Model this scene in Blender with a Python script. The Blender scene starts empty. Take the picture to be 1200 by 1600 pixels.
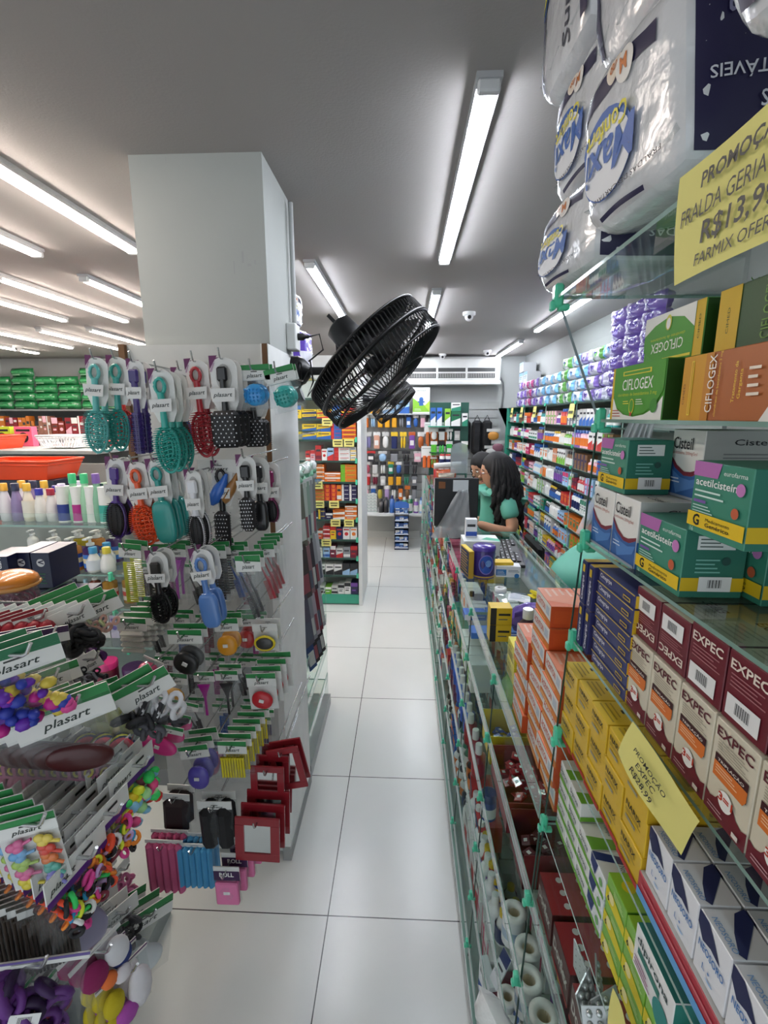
import bpy, math, random
from mathutils import Vector, Matrix
random.seed(11)
PI=math.pi
scn=bpy.context.scene
COL=scn.collection
# ---------------------------------------------------------------- camera, world, exposure
cd=bpy.data.cameras.new('camera'); cam=bpy.data.objects.new('camera',cd); COL.objects.link(cam)
cd.sensor_fit='VERTICAL'; cd.sensor_height=36; cd.sensor_width=27; cd.lens=745/1600*36; cd.clip_start=0.02; cd.clip_end=60
cam.location=(0,0,1.57); cam.rotation_euler=(math.radians(90-11.384),0,math.radians(2.486))
scn.camera=cam
scn.view_settings.view_transform='Standard'; scn.view_settings.look='None'
scn.view_settings.exposure=1.9; scn.view_settings.gamma=1; scn.view_settings.use_curve_mapping=False
scn.cycles.transparent_max_bounces=40; scn.cycles.max_bounces=8; scn.cycles.sample_clamp_indirect=6
W=bpy.data.worlds.new('world'); scn.world=W; W.use_nodes=True
W.node_tree.nodes['Background'].inputs[0].default_value=(.86,.93,1,1); W.node_tree.nodes['Background'].inputs[1].default_value=0.3
LAMP=20
# ---------------------------------------------------------------- materials
def lin(h):
    h=h.lstrip('#'); c=[int(h[i:i+2],16)/255 for i in (0,2,4)]
    return tuple((x/12.92 if x<=.04045 else ((x+.055)/1.055)**2.4) for x in c)+(1,)
MC={}
def mat(h,r=.5,metal=0,kind='p',var=.05,**k):
    key=(h,r,metal,kind,tuple(sorted(k.items())))
    if key in MC: return MC[key]
    m=bpy.data.materials.new(kind+'_'+h.strip('#')); m.use_nodes=True; t=m.node_tree; N=t.nodes; L=t.links
    b=N['Principled BSDF']; out=N['Material Output']; MC[key]=m; c=lin(h)
    m.diffuse_color=c
    if kind=='p':
        no=N.new('ShaderNodeTexNoise'); no.inputs['Scale'].default_value=k.get('scale',9); no.inputs['Detail'].default_value=3
        rp=N.new('ShaderNodeValToRGB'); rp.color_ramp.elements[0].position=.3; rp.color_ramp.elements[1].position=.7
        rp.color_ramp.elements[0].color=tuple(x*(1-var) for x in c[:3])+(1,); rp.color_ramp.elements[1].color=tuple(min(1,x*(1+var)) for x in c[:3])+(1,)
        tc=N.new('ShaderNodeTexCoord'); L.new(tc.outputs['Object'],no.inputs['Vector'])
        L.new(no.outputs['Fac'],rp.inputs['Fac']); L.new(rp.outputs['Color'],b.inputs['Base Color'])
        b.inputs['Roughness'].default_value=r; b.inputs['Metallic'].default_value=metal
        if k.get('coat'): b.inputs['Coat Weight'].default_value=k['coat']; b.inputs['Coat Roughness'].default_value=.08
        if k.get('bump'):
            bp=N.new('ShaderNodeBump'); bp.inputs['Strength'].default_value=k['bump']; bp.inputs['Distance'].default_value=k.get('dist',.004)
            n2=N.new('ShaderNodeTexNoise'); n2.inputs['Scale'].default_value=k.get('bscale',60); n2.inputs['Detail'].default_value=4
            L.new(tc.outputs['Object'],n2.inputs['Vector']); L.new(n2.outputs['Fac'],bp.inputs['Height']); L.new(bp.outputs['Normal'],b.inputs['Normal'])
    elif kind=='e':
        e=N.new('ShaderNodeEmission'); e.inputs[0].default_value=c; e.inputs[1].default_value=k.get('s',1); L.new(e.outputs[0],out.inputs[0])
    elif kind in('g','b'):   # g: flat clear glass sheet ; b: crinkled clear plastic
        tr=N.new('ShaderNodeBsdfTransparent'); tr.inputs[0].default_value=c
        gl=N.new('ShaderNodeBsdfGlossy'); gl.inputs['Roughness'].default_value=r
        fr=N.new('ShaderNodeFresnel'); io=k.get('ior',1.45); ge=N.new('ShaderNodeNewGeometry'); mr=N.new('ShaderNodeMapRange'); mr.inputs[3].default_value=io; mr.inputs[4].default_value=1/io; L.new(ge.outputs['Backfacing'],mr.inputs[0]); L.new(mr.outputs[0],fr.inputs[0])
        mx=N.new('ShaderNodeMixShader'); L.new(tr.outputs[0],mx.inputs[1]); L.new(gl.outputs[0],mx.inputs[2])
        if kind=='b':
            tc=N.new('ShaderNodeTexCoord'); no=N.new('ShaderNodeTexNoise'); no.inputs['Scale'].default_value=k.get('scale',45); no.inputs['Detail'].default_value=5
            bp=N.new('ShaderNodeBump'); bp.inputs['Strength'].default_value=k.get('bs',.45); bp.inputs['Distance'].default_value=.008
            L.new(tc.outputs['Object'],no.inputs['Vector']); L.new(no.outputs['Fac'],bp.inputs['Height'])
            L.new(bp.outputs[0],gl.inputs['Normal']); L.new(bp.outputs[0],fr.inputs['Normal'])
            df=N.new('ShaderNodeBsdfDiffuse'); df.inputs[0].default_value=(.8,.82,.84,1)
            m2=N.new('ShaderNodeMixShader'); m2.inputs[0].default_value=k.get('milk',.12)
            L.new(mx.outputs[0],m2.inputs[1]); L.new(df.outputs[0],m2.inputs[2])
            L.new(fr.outputs[0],mx.inputs[0]); L.new(m2.outputs[0],out.inputs[0])
        else:
            L.new(fr.outputs[0],mx.inputs[0]); L.new(mx.outputs[0],out.inputs[0])
    elif kind=='l':  # tinted liquid / coloured clear plastic
        b.inputs['Base Color'].default_value=c; b.inputs['Roughness'].default_value=r; b.inputs['Transmission Weight'].default_value=.0
        b.inputs['Coat Weight'].default_value=.6
        tr=N.new('ShaderNodeBsdfTransparent'); tr.inputs[0].default_value=c; mx=N.new('ShaderNodeMixShader'); mx.inputs[0].default_value=k.get('op',.6)
        L.new(tr.outputs[0],mx.inputs[1]); L.new(b.outputs[0],mx.inputs[2]); L.new(mx.outputs[0],out.inputs[0])
    return m
GLASS=mat('#f7fcfa',.02,0,'g'); GEDGE=mat('#7fa095',.15,coat=.8); BAG=mat('#f2f5f6',.12,0,'b'); BAGC=mat('#fbfcfc',.1,0,'b',milk=.035,ior=1.35)
WHITE='#e9e9e6'; CHROME=mat('#c9cccc',.25,1); BLACK=mat('#151517',.45); STEEL=mat('#8d9092',.4,.8)
CLIP=mat('#4fc9a0',.35,coat=.4)
# ---------------------------------------------------------------- mesh builder
TXT={}
def text_geo(s,bold=0,shear=0):
    k=(s,bold,shear)
    if k in TXT: return TXT[k]
    cu=bpy.data.curves.new('t','FONT'); cu.body=s; cu.resolution_u=2; cu.offset=bold; cu.shear=shear
    o=bpy.data.objects.new('t',cu); COL.objects.link(o)
    dg=bpy.context.evaluated_depsgraph_get(); me=bpy.data.meshes.new_from_object(o.evaluated_get(dg))
    vs=[tuple(v.co[:2]) for v in me.vertices]; fs=[tuple(p.vertices) for p in me.polygons]
    bpy.data.objects.remove(o); bpy.data.curves.remove(cu); bpy.data.meshes.remove(me)
    if not vs: vs=[(0,0)]
    x0=min(v[0] for v in vs); x1=max(v[0] for v in vs); y1=max(v[1] for v in vs)
    TXT[k]=([(x-x0,y) for x,y in vs],fs,max(1e-6,x1-x0),max(.3,y1)); return TXT[k]
def FR(o,ux,uy):
    ux=Vector(ux).normalized(); uy=Vector(uy).normalized(); n=ux.cross(uy)
    m=Matrix((ux,uy,n)).transposed().to_4x4(); m.translation=Vector(o); return m
def T(x=0,y=0,z=0): return Matrix.Translation((x,y,z))
def R(a,ax='Z'): return Matrix.Rotation(math.radians(a),4,ax)
class MB:
    def __init__(s): s.v=[];s.f=[];s.m=[];s.sm=[];s.mats=[];s.M=Matrix.Identity(4)
    def mi(s,m):
        if isinstance(m,str): m=mat(m)
        if m not in s.mats: s.mats.append(m)
        return s.mats.index(m)
    def add(s,vs,fs,m,smooth=False,M=None):
        b=len(s.v); X=s.M@M if M is not None else s.M
        s.v+=[tuple(X@Vector(v)) for v in vs]; i=s.mi(m)
        for f in fs: s.f.append([b+a for a in f]); s.m.append(i); s.sm.append(smooth)
        return s
    def box(s,x0,x1,y0,y1,z0,z1,m,M=None,bev=0,edge=None):
        if bev>0:
            b=min(bev,(x1-x0)/2.01,(y1-y0)/2.01,(z1-z0)/2.01)
            vs=[];ix={}
            for i,sx in enumerate((x0,x1)):
                for j,sy in enumerate((y0,y1)):
                    for k,sz in enumerate((z0,z1)):
                        dx=b*(1-2*i);dy=b*(1-2*j);dz=b*(1-2*k)
                        ix[i,j,k]=len(vs); vs+=[(sx,sy+dy,sz+dz),(sx+dx,sy,sz+dz),(sx+dx,sy+dy,sz)]
            fs=[]
            q=lambda L:fs.append(L)
            for i in(0,1):
                c=[(i,0,0),(i,1,0),(i,1,1),(i,0,1)]; c=c if i else c[::-1]; q([ix[a] for a in c])
                c=[(0,i,0),(0,i,1),(1,i,1),(1,i,0)]; c=c if i else c[::-1]; q([ix[a]+1 for a in c])
                c=[(0,0,i),(1,0,i),(1,1,i),(0,1,i)]; c=c if i else c[::-1]; q([ix[a]+2 for a in c])
            for i in(0,1):
                for j in(0,1):
                    f=[ix[i,j,0],ix[i,j,1],ix[i,j,1]+1,ix[i,j,0]+1]; q(f if (i!=j) else f[::-1])
                    f=[ix[i,0,j],ix[i,1,j],ix[i,1,j]+2,ix[i,0,j]+2]; q(f if (i==j) else f[::-1])
                    f=[ix[0,i,j]+1,ix[1,i,j]+1,ix[1,i,j]+2,ix[0,i,j]+2]; q(f if (i!=j) else f[::-1])
                    for k in(0,1):
                        a=ix[i,j,k]; q([a,a+1,a+2] if (i+j+k)%2 else [a,a+2,a+1])
            return s.add(vs,fs,m,False,M)
        vs=[(x,y,z) for x in(x0,x1) for y in(y0,y1) for z in(z0,z1)]
        big=[(0,1,3,2),(4,6,7,5),(0,4,5,1),(2,3,7,6),(0,2,6,4),(1,5,7,3)]
        if edge is None: return s.add(vs,big,m,False,M)
        d=[x1-x0,y1-y0,z1-z0]; a=d.index(min(d)); s.add(vs,[big[2*a],big[2*a+1]],m,False,M)
        return s.add(vs,[f for i,f in enumerate(big) if i//2!=a],edge,False,M)
    def slab(s,pts,t,m,F=None,side=None):
        n=len(pts); vs=[(x,y,0) for x,y in pts]+[(x,y,-t) for x,y in pts]
        s.add(vs,[list(range(n)),list(range(2*n-1,n-1,-1))],m,False,F)
        return s.add(vs,[[i,(i+n),((i+1)%n)+n,(i+1)%n] for i in range(n)],side or m,False,F)
    def rect(s,F,x0,y0,x1,y1,m,e=.0004): return s.add([(x0,y0,e),(x1,y0,e),(x1,y1,e),(x0,y1,e)],[(0,1,2,3)],m,False,F)
    def disc(s,F,cx,cy,rx,ry,m,e=.0004,n=18,a0=0,a1=360):
        full=abs(a1-a0)>=360; k=n if full else n+1
        vs=[(cx+rx*math.cos(math.radians(a0+(a1-a0)*i/n)),cy+ry*math.sin(math.radians(a0+(a1-a0)*i/n)),e) for i in range(k)]
        return s.add(vs,[list(range(k))],m,False,F)
    def text(s,F,t,x,y,h,m,w=None,e=.0006,bold=0,shear=0,rot=0,al='l'):
        vs,fs,tw,th=text_geo(t,bold,shear); sy=h/th; sx=(w/tw) if w else sy
        ox={'l':0,'c':-tw*sx/2,'r':-tw*sx}[al]; P=T(x,y,e)@R(rot)@T(ox,0,0)
        return s.add([(a*sx,b*sy,0) for a,b in vs],fs,m,False,(F@P) if F is not None else P)
    def lathe(s,prof,m,n=16,M=None,smooth=True,cap=True):
        vs=[];k=len(prof)
        for r,z in prof:
            for i in range(n): a=2*PI*i/n; vs.append((r*math.cos(a),r*math.sin(a),z))
        fs=[(j*n+i,j*n+(i+1)%n,(j+1)*n+(i+1)%n,(j+1)*n+i) for j in range(k-1) for i in range(n)]
        s.add(vs,fs,m,smooth,M)
        if cap: s.add(vs[-n:],[list(range(n))],m,False,M); s.add(vs[:n],[list(range(n))[::-1]],m,False,M)
        return s
    def tube(s,pts,r,m,n=6,closed=False,M=None):
        P=[Vector(p) for p in pts]; k=len(P); vs=[]; up=Vector((.13,.21,.97))
        for i,p in enumerate(P):
            d=(P[(i+1)%k]-P[i-1]) if closed else (P[min(i+1,k-1)]-P[max(i-1,0)])
            d=d.normalized() if d.length>1e-9 else Vector((0,0,1))
            a=d.cross(up); a=a.normalized() if a.length>.05 else d.cross(Vector((1,0,0))).normalized(); b=d.cross(a)
            rr=r[i] if isinstance(r,(list,tuple)) else r
            for j in range(n): t=2*PI*j/n; vs.append(tuple(p+a*rr*math.cos(t)+b*rr*math.sin(t)))
        fs=[(i*n+j,i*n+(j+1)%n,((i+1)%k)*n+(j+1)%n,((i+1)%k)*n+j) for i in range(k if closed else k-1) for j in range(n)]
        s.add(vs,fs,m,n>4,M)
        if not closed: s.add(vs[:n],[list(range(n))[::-1]],m,False,M); s.add(vs[-n:],[list(range(n))],m,False,M)
        return s
    def blob(s,c,r,m,n=12,p=1,M=None):
        sg=lambda v:math.copysign(abs(v)**p,v); vs=[];h=max(4,n//2)
        for j in range(h+1):
            ph=-PI/2+PI*j/h
            for i in range(n):
                th=2*PI*i/n; vs.append((c[0]+r[0]*sg(math.cos(ph))*sg(math.cos(th)),c[1]+r[1]*sg(math.cos(ph))*sg(math.sin(th)),c[2]+r[2]*sg(math.sin(ph))))
        return s.add(vs,[(j*n+i,j*n+(i+1)%n,(j+1)*n+(i+1)%n,(j+1)*n+i) for j in range(h) for i in range(n)],m,True,M)
    def mesh(s,name):
        me=bpy.data.meshes.new(name); me.from_pydata(s.v,[],s.f); me.polygons.foreach_set('material_index',s.m); me.polygons.foreach_set('use_smooth',s.sm)
        for m in s.mats: me.materials.append(m)
        me.update(); return me
    def build(s,name,parent=None): return put(s.mesh(name),name,parent)
def put(me,name,parent=None,loc=(0,0,0),rz=0,rot=None):
    o=bpy.data.objects.new(name,me); COL.objects.link(o); o.parent=parent; o.location=loc
    o.rotation_euler=rot if rot else (0,0,math.radians(rz)); return o
USED=set()
def tag(o,label,cat,group=None,kind=None):
    o['label']=label; o['category']=cat
    if group: o['group']=group
    if kind: o['kind']=kind
    if label in USED: print('DUPLABEL',label)
    if not 4<=len(label.split())<=16: print('LABELLEN',len(label.split()),label)
    USED.add(label); return o
def empty(name,loc=(0,0,0),rz=0,rot=None): return put(None,name,None,loc,rz,rot)
def kids(o): return [c for c in KID.get(o.name,[])]
KID={}
def copy_tree(o,loc=None,rz=None,rot=None,parent=None):
    c=o.copy(); COL.objects.link(c); c.parent=parent
    for ch in list(o.children): copy_tree(ch,parent=c)
    if loc is not None: c.location=loc
    if rot is not None: c.rotation_euler=rot
    elif rz is not None: c.rotation_euler=(0,0,math.radians(rz))
    return c
def struct(mb,name,kind='structure'): o=mb.build(name); o['kind']=kind; return o
ON=['first','second','third','fourth','fifth','sixth','seventh','eighth','ninth','tenth','eleventh','twelfth','thirteenth','fourteenth','fifteenth','sixteenth','seventeenth','eighteenth','nineteenth']
NUMW=['one','two','three','four','five','six','seven','eight','nine','ten','eleven']
def ordn(i):
    if i<19: return ON[i]
    t=['twentieth','thirtieth','fortieth','fiftieth','sixtieth'];tt=['twenty','thirty','forty','fifty','sixty']; i+=1
    return t[i//10-2] if i%10==0 else tt[i//10-2]+'-'+ON[i%10-1]
# face frames for things that face the aisle (-X), the camera (-Y) or the left gondola's side (+X)
def FX(x,y,z): return FR((x,y,z),(0,-1,0),(0,0,1))
def FY(x,y,z): return FR((x,y,z),(1,0,0),(0,0,1))
def FU(x,y,z): return FR((x,y,z),(1,0,0),(0,1,0))

# ================================================================ SETTING
def floor_mat():
    m=mat('#dcddd9',.16,var=.02,scale=3); t=m.node_tree;N=t.nodes;L=t.links;b=N['Principled BSDF']
    tc=N.new('ShaderNodeTexCoord'); sp=N.new('ShaderNodeSeparateXYZ'); L.new(tc.outputs['Object'],sp.inputs[0]); ms=[]
    for ax,off,st in((0,-.235,.602),(1,.63,.602)):
        a=N.new('ShaderNodeMath');a.operation='ADD';a.inputs[1].default_value=-off+st*40; L.new(sp.outputs[ax],a.inputs[0])
        d=N.new('ShaderNodeMath');d.operation='MODULO';d.inputs[1].default_value=st;L.new(a.outputs[0],d.inputs[0])
        l=N.new('ShaderNodeMath');l.operation='LESS_THAN';l.inputs[1].default_value=.0035;L.new(d.outputs[0],l.inputs[0]);ms.append(l)
    mx=N.new('ShaderNodeMath');mx.operation='MAXIMUM';L.new(ms[0].outputs[0],mx.inputs[0]);L.new(ms[1].outputs[0],mx.inputs[1])
    old=b.inputs['Base Color'].links[0].from_socket; c=N.new('ShaderNodeMix');c.data_type='RGBA'
    L.new(mx.outputs[0],c.inputs[0]);L.new(old,c.inputs[6]);c.inputs[7].default_value=lin('#3f3f3e');L.new(c.outputs[2],b.inputs['Base Color'])
    no=N.new('ShaderNodeTexNoise');no.inputs['Scale'].default_value=2.2;no.inputs['Detail'].default_value=6;L.new(tc.outputs['Object'],no.inputs['Vector'])
    mr=N.new('ShaderNodeMapRange');mr.inputs[3].default_value=.2;mr.inputs[4].default_value=.27;L.new(no.outputs['Fac'],mr.inputs[0]);L.new(mr.outputs[0],b.inputs['Roughness'])
    return m
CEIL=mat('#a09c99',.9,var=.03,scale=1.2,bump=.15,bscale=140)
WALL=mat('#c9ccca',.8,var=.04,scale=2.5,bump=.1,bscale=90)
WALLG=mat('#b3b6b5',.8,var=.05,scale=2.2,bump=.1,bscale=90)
struct(MB().box(-5.3,1.6,-1.2,6.3,-.1,0,floor_mat()),'floor')
struct(MB().box(-5.3,1.6,-1.2,6.3,2.28,2.38,CEIL),'ceiling')
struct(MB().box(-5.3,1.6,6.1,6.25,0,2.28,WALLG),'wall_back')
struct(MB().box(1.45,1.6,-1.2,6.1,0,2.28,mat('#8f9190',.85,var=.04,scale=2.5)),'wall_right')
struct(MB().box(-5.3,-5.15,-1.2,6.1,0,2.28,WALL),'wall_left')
struct(MB().box(-.5,.2,6.08,6.1,0,.09,WALL),'baseboard_back')
c=MB().box(-.775,-.40,1.46,1.76,0,2.28,mat('#aeb2ae',.75,var=.03,scale=3,bump=.1,bscale=70))
cm=mat('#a9abaa',.8)
for (x,z,w,h) in((-.47,2.0,.006,.03),(-.455,1.99,.012,.008),(-.435,1.995,.006,.012),(-.495,1.97,.003,.035),(-.67,2.263,.002,.01)): c.rect(FY(x,1.46,z),0,0,w,h,cm)
struct(c,'trim_1')
struct(MB().box(-.44,-.405,1.79,1.81,1.9,2.27,mat('#c4c6c4',.6)),'trim_2')
# conduit + socket box on the column
o=empty('power_socket_box',(-.398,1.70,1.79)); tag(o,'white surface socket box on the column side with a black plug','socket')
MB().box(-.002,.03,-.035,.035,0,.085,mat('#d8dad7',.5),bev=.003).build('socket_housing',o)
MB().tube([(.014,.028,.085),(.014,.028,.47)],.008,mat('#aeb1b0',.5),8).build('conduit',o)
MB().lathe([(.012,0),(.012,.02),(.007,.024),(.005,.04)],BLACK,10,T(.03,0,.045)@R(90,'Y')).build('plug',o)
# ceiling tubes
def lamp(x,y0,y1,label):
    o=empty('ceiling_light',(x,(y0+y1)/2,2.28)); tag(o,label,'ceiling light','slim fluorescent battens on the ceiling'); h=(y1-y0)/2
    b=MB().box(-.028,.028,-h,h,-.012,0,mat('#c4c6c8',.35,.3)); b.box(-.026,-.019,-h+.02,h-.02,-.022,-.012,mat('#c4c6c8',.35,.3)); b.box(.019,.026,-h+.02,h-.02,-.022,-.012,mat('#c4c6c8',.35,.3)); hs_=b.build('housing',o)
    MB().box(-.024,.024,-h,-h+.022,-.036,-.012,mat('#d6d8d8',.4),bev=.004).build('end_cap',hs_); MB().box(-.024,.024,h-.022,h,-.036,-.012,mat('#d6d8d8',.4),bev=.004).build('end_cap',hs_)
    MB().box(-.0155,.0155,-h+.022,h-.022,-.034,-.013,mat('#f0f5ff' if x>-1 else '#fff0e4',kind='e',s=LAMP)).build('light_tube',o)
for a in((.172,1.17,2.37,'bright white ceiling tube directly over the near end of the aisle'),
 (.173,2.9,4.06,'white ceiling tube over the aisle beyond the nearest one'),
 (.173,4.6,5.8,'farthest white ceiling tube over the aisle, behind the big fan'),
 (-.45,2.37,3.57,'white ceiling tube just right of the column'),
 (-.42,4.15,5.3,'ceiling tube mostly hidden behind the large black fan'),
 (1.077,3.01,4.21,'nearer of the two ceiling tubes above the clerks'),
 (1.09,4.78,5.98,'farther of the two ceiling tubes, near the air conditioner'),
 (-1.16,.95,2.17,'largest ceiling tube left of the column, cut by the photo edge'),
 (-1.6,.98,2.19,'short looking ceiling tube at the left edge, second from the front'),
 (-2.07,2.5,3.66,'long ceiling tube left of the column in the middle distance'),
 (-1.65,2.55,3.75,'ceiling tube whose far end hides behind the column'),
 (-2.5,2.4,3.61,'ceiling tube entering from the left edge behind the long one'),
 (-3.43,3.8,5.0,'far ceiling tube at the left edge of the photo'),
 (-3.0,3.98,5.16,'far long ceiling tube in the left rear of the shop'),
 (-2.57,3.97,5.17,'far ceiling tube touching the column edge in the left rear'),
 (-4.1,4.2,5.4,'farthest left ceiling tube above the green packs')): lamp(*a)
# dome cameras
def dome(x,y,label,s=1):
    o=empty('dome_camera',(x,y,2.28)); tag(o,label,'security camera')
    MB().lathe([(.045*s,0),(.045*s,-.018*s),(.036*s,-.024*s)],mat('#dcdcdb',.4),20).build('base',o)
    MB().blob((0,0,-.03*s),(.03*s,.03*s,.03*s),mat('#cfcfd0',.3),16).build('camera_head',o)
    MB().disc(FR((0,-.028*s,-.036*s),(1,0,0),(0,-.3,1)),0,0,.013*s,.013*s,BLACK,.002).build('lens',o)
dome(.44,3.56,'white dome camera on the ceiling in the middle of the shop')
dome(.9,5.55,'white dome camera on the ceiling right of the air conditioner')
dome(.43,5.85,'small dome camera on the ceiling above the air conditioner')
dome(-3.99,4.98,'white dome camera on the ceiling at the far left')
# small cracks on the ceiling
# air conditioner
o=empty('air_conditioner',(.56,5.96,1.945)); tag(o,'white ceiling-mounted air conditioner with black louvres on the back wall','air conditioner')
aw=mat('#c4c5c2',.45); ad=mat('#3a3b3b',.6)
b=MB().box(-.56,.56,-.10,.13,.0,.30,aw,bev=.02); b.build('casing',o)
for k in range(3):
    x0=-.52+k*.345; g=MB().rect(FY(x0,-.101,.06),0,0,.32,.12,ad)
    for j in range(16): g.box(x0+.008+j*.0195,x0+.012+j*.0195,-.106,-.1,.07,.115,aw)
    g.box(x0,x0+.32,-.108,-.1,.118,.135,aw); g.box(x0,x0+.32,-.108,-.1,.055,.063,aw); g.build('louvre',o)
b=MB().box(-.56,.56,-.14,-.09,-.015,.03,aw,bev=.008); b.build('lower_flap',o)
b=MB().tube([(.56,.02,.1),(.62,.05,.02),(.64,.1,-.1),(.63,.13,-.3)],.012,mat('#77797a',.6)); b.build('drain_hose',o)
# wall fans
def fan(loc,base,axis,Rr,label,near=True):
    o=empty('wall_fan',base); tag(o,label,'fan','black wall fans')
    bk=mat('#0c0c0e',.42); c=Vector(loc)-Vector(base); ax=Vector(axis).normalized(); q=Rr/.235
    # wall plate, joint and arm
    MB().lathe([(.055*q,-.012),(.055*q,.01),(.045*q,.03),(.02*q,.05)],bk,20,R(90,'Y')).build('wall_plate',o)
    mo=c-ax*.12*q
    p=[(.02*q,0,0),(.12*q,-.02*q,.0),(.17*q,-.03*q,.02*q),tuple(mo-ax*.05*q)]
    b=MB().tube(p,[.017*q,.014*q,.016*q,.02*q],bk,8); b.blob(p[2],(.024*q,.02*q,.03*q),bk,10); b.build('arm',o)
    F=Matrix.Translation(c)@ax.to_track_quat('Z','Y').to_matrix().to_4x4()
    m=MB().lathe([(.03*q,-.19*q),(.047*q,-.18*q),(.052*q,-.1*q),(.05*q,-.05*q),(.03*q,-.045*q)],bk,20,F); m.blob((0,0,0),(.012*q,.012*q,.012*q),mat('#b9a824',.5),8,1,F@T(.048*q,0,-.15*q)); m.box(-.006*q,.006*q,-.006*q,.006*q,-.235*q,-.18*q,bk,F@T(.02*q,0,0)); m.build('motor',o)
    g=MB(); Z0=-.062*q;Z1=.068*q; n=96
    def ring(r,z,t): g.tube([(r*math.cos(2*PI*i/48),r*math.sin(2*PI*i/48),z) for i in range(48)],t,bk,5,True,F)
    ring(Rr,Z0,.004*q);ring(Rr*1.015,0,.0075*q);ring(Rr,Z1,.004*q);ring(Rr*.55,Z1+.028*q,.0025*q);ring(Rr*.75,Z0-.018*q,.0025*q)
    for i in range(n):
        a=2*PI*i/n; a2=a+.10; C,S=math.cos,math.sin
        g.tube([(.05*q*C(a-.2),.05*q*S(a-.2),Z0-.035*q),(Rr*.72*C(a-.04),Rr*.72*S(a-.04),Z0-.02*q),(Rr*.95*C(a),Rr*.95*S(a),Z0-.006*q),(Rr*1.01*C(a),Rr*1.01*S(a),Z0+.012*q),(Rr*1.015*C(a2),Rr*1.015*S(a2),Z1-.012*q),(Rr*.95*C(a2+.03),Rr*.95*S(a2+.03),Z1+.006*q),(Rr*.6*C(a2+.12),Rr*.6*S(a2+.12),Z1+.024*q),(.06*q*C(a2+.45),.06*q*S(a2+.45),Z1+.034*q)],.0024*q,bk,4,False,F)
    cg_=g.build('cage',o)
    MB().lathe([(.0,.03*q),(.062*q,.03*q),(.062*q,.036*q),(.03*q,.042*q),(0,.043*q)],bk,24,F@T(0,0,.055*q),cap=False).build('front_badge',cg_)
    hb=MB().lathe([(.035*q,-.02*q),(.035*q,.02*q),(.01*q,.035*q)],bk,16,F).build('hub',o)
    for k in range(3):
        bl=MB();a0=k*120
        vs=[];nn=8
        for i in range(nn+1):
            r=.03*q+(Rr*.9-.03*q)*i/nn; w=math.radians(20+26*math.sin(PI*min(1,i/nn*.8+.1)))
            for s_ in(-1,0,1): a=math.radians(a0)+w*s_+i*.03; vs.append((r*math.cos(a),r*math.sin(a),-.014*q*s_))
        fs=[(i*3+j,i*3+j+1,i*3+j+4,i*3+j+3) for i in range(nn) for j in(0,1)]
        bl.add(vs,fs,mat('#1c1d20',.35),True,F); bl.add([(x,y,z-.002) for x,y,z in vs],[f[::-1] for f in fs],mat('#1c1d20',.35),True,F); bl.build('blade',o)
    return o
f1=fan((-.100,1.62,1.735),(-.386,1.74,1.725),(.70,-.07,-.71),.225,'large black wall fan on the column, tilted down over the aisle')
cb=MB()
cb.tube([(-.01,.02,.05),(.03,-.06,.02),(.035,-.08,-.05),(.0,-.06,-.08)],.0035,BLACK,6)
cb.tube([(.06,-.05,.03),(.07,-.06,-.04),(.05,-.07,-.09),(.085,-.06,-.04),(.11,-.07,-.1)],.003,BLACK,6)
cb.tube([(.055,-.04,.11),(.09,-.03,.12),(.1,-.02,.07),(.05,-.03,.03)],.003,BLACK,6)
cb.tube([(.055,-.05,.0),(.02,-.07,-.07)],.003,BLACK,6); cb.lathe([(.022,-.012),(.026,0),(.022,.012)],BLACK,14,T(.02,-.06,-.085)@R(70,'Y')); cb.build('power_cable',f1)
fan((-.093,3.9,1.675),(-.34,4.0,1.70),(.68,-.10,-.73),.185,'smaller black wall fan farther down the aisle')
# ================================================================ DISPLAY GLASSWORK
def gsheet(b,x0,x1,y0,y1,z0,z1): b.box(x0,x1,y0,y1,z0,z1,GLASS,edge=GEDGE)
def clip(name_parent,x,y,z,rz=0,s=1):
    b=MB(); b.box(-.009*s,.004*s,-.008*s,.008*s,-.016*s,.016*s,CLIP,T(x,y,z)@R(rz),bev=.003*s); b.box(-.013*s,-.006*s,-.006*s,.006*s,-.02*s,-.006*s,CLIP,T(x,y,z)@R(rz),bev=.002*s); b.box(-.002*s,.014*s,-.006*s,.006*s,-.02*s,-.011*s,CLIP,T(x,y,z)@R(rz),bev=.002*s)
    return b.build('corner_clip',name_parent)
UF={1.72:.192,1.566:.258,1.40:.252,1.25:.247,1.09:.236,.933:.225}
XB=.60
unit=empty('glass_display_shelving',(.4,.3,0)); tag(unit,'tall glass display shelving with green clips at the right, stacked with medicine cartons','shelving')
def uput(b,name): o=b.build(name,unit); o.location=(-.4,-.3,0); return o
for z,x in UF.items():
    b=MB(); gsheet(b,x,XB,-.25,.66,z-.004,z); uput(b,'glass_shelf')
    c=clip(unit,x+.004-.4,.66-.3,z,0,.9 if z>.95 else .8)
b=MB(); b.add([(.194,.662,1.72),(.258,.662,1.566),(.252,.662,1.4),(.236,.662,1.09),(.222,.662,.80),(.60,.662,.80),(.60,.662,1.72)],[(0,1,2,3,4,5,6)],GLASS)
b.tube([(.194,.662,1.72),(.258,.662,1.566)],.0022,mat('#6f7d80',.3),4); b.tube([(.258,.662,1.566),(.252,.662,1.4),(.236,.662,1.09),(.222,.662,.80)],.0013,mat('#2c4a40',.3),4)
uput(b,'glass_end_panel')
uput(MB().box(.60,.615,-.25,.67,.80,1.72,mat('#6b706f',.6)),'back_panel')  # out of view, added to block light behind the shelves
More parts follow.
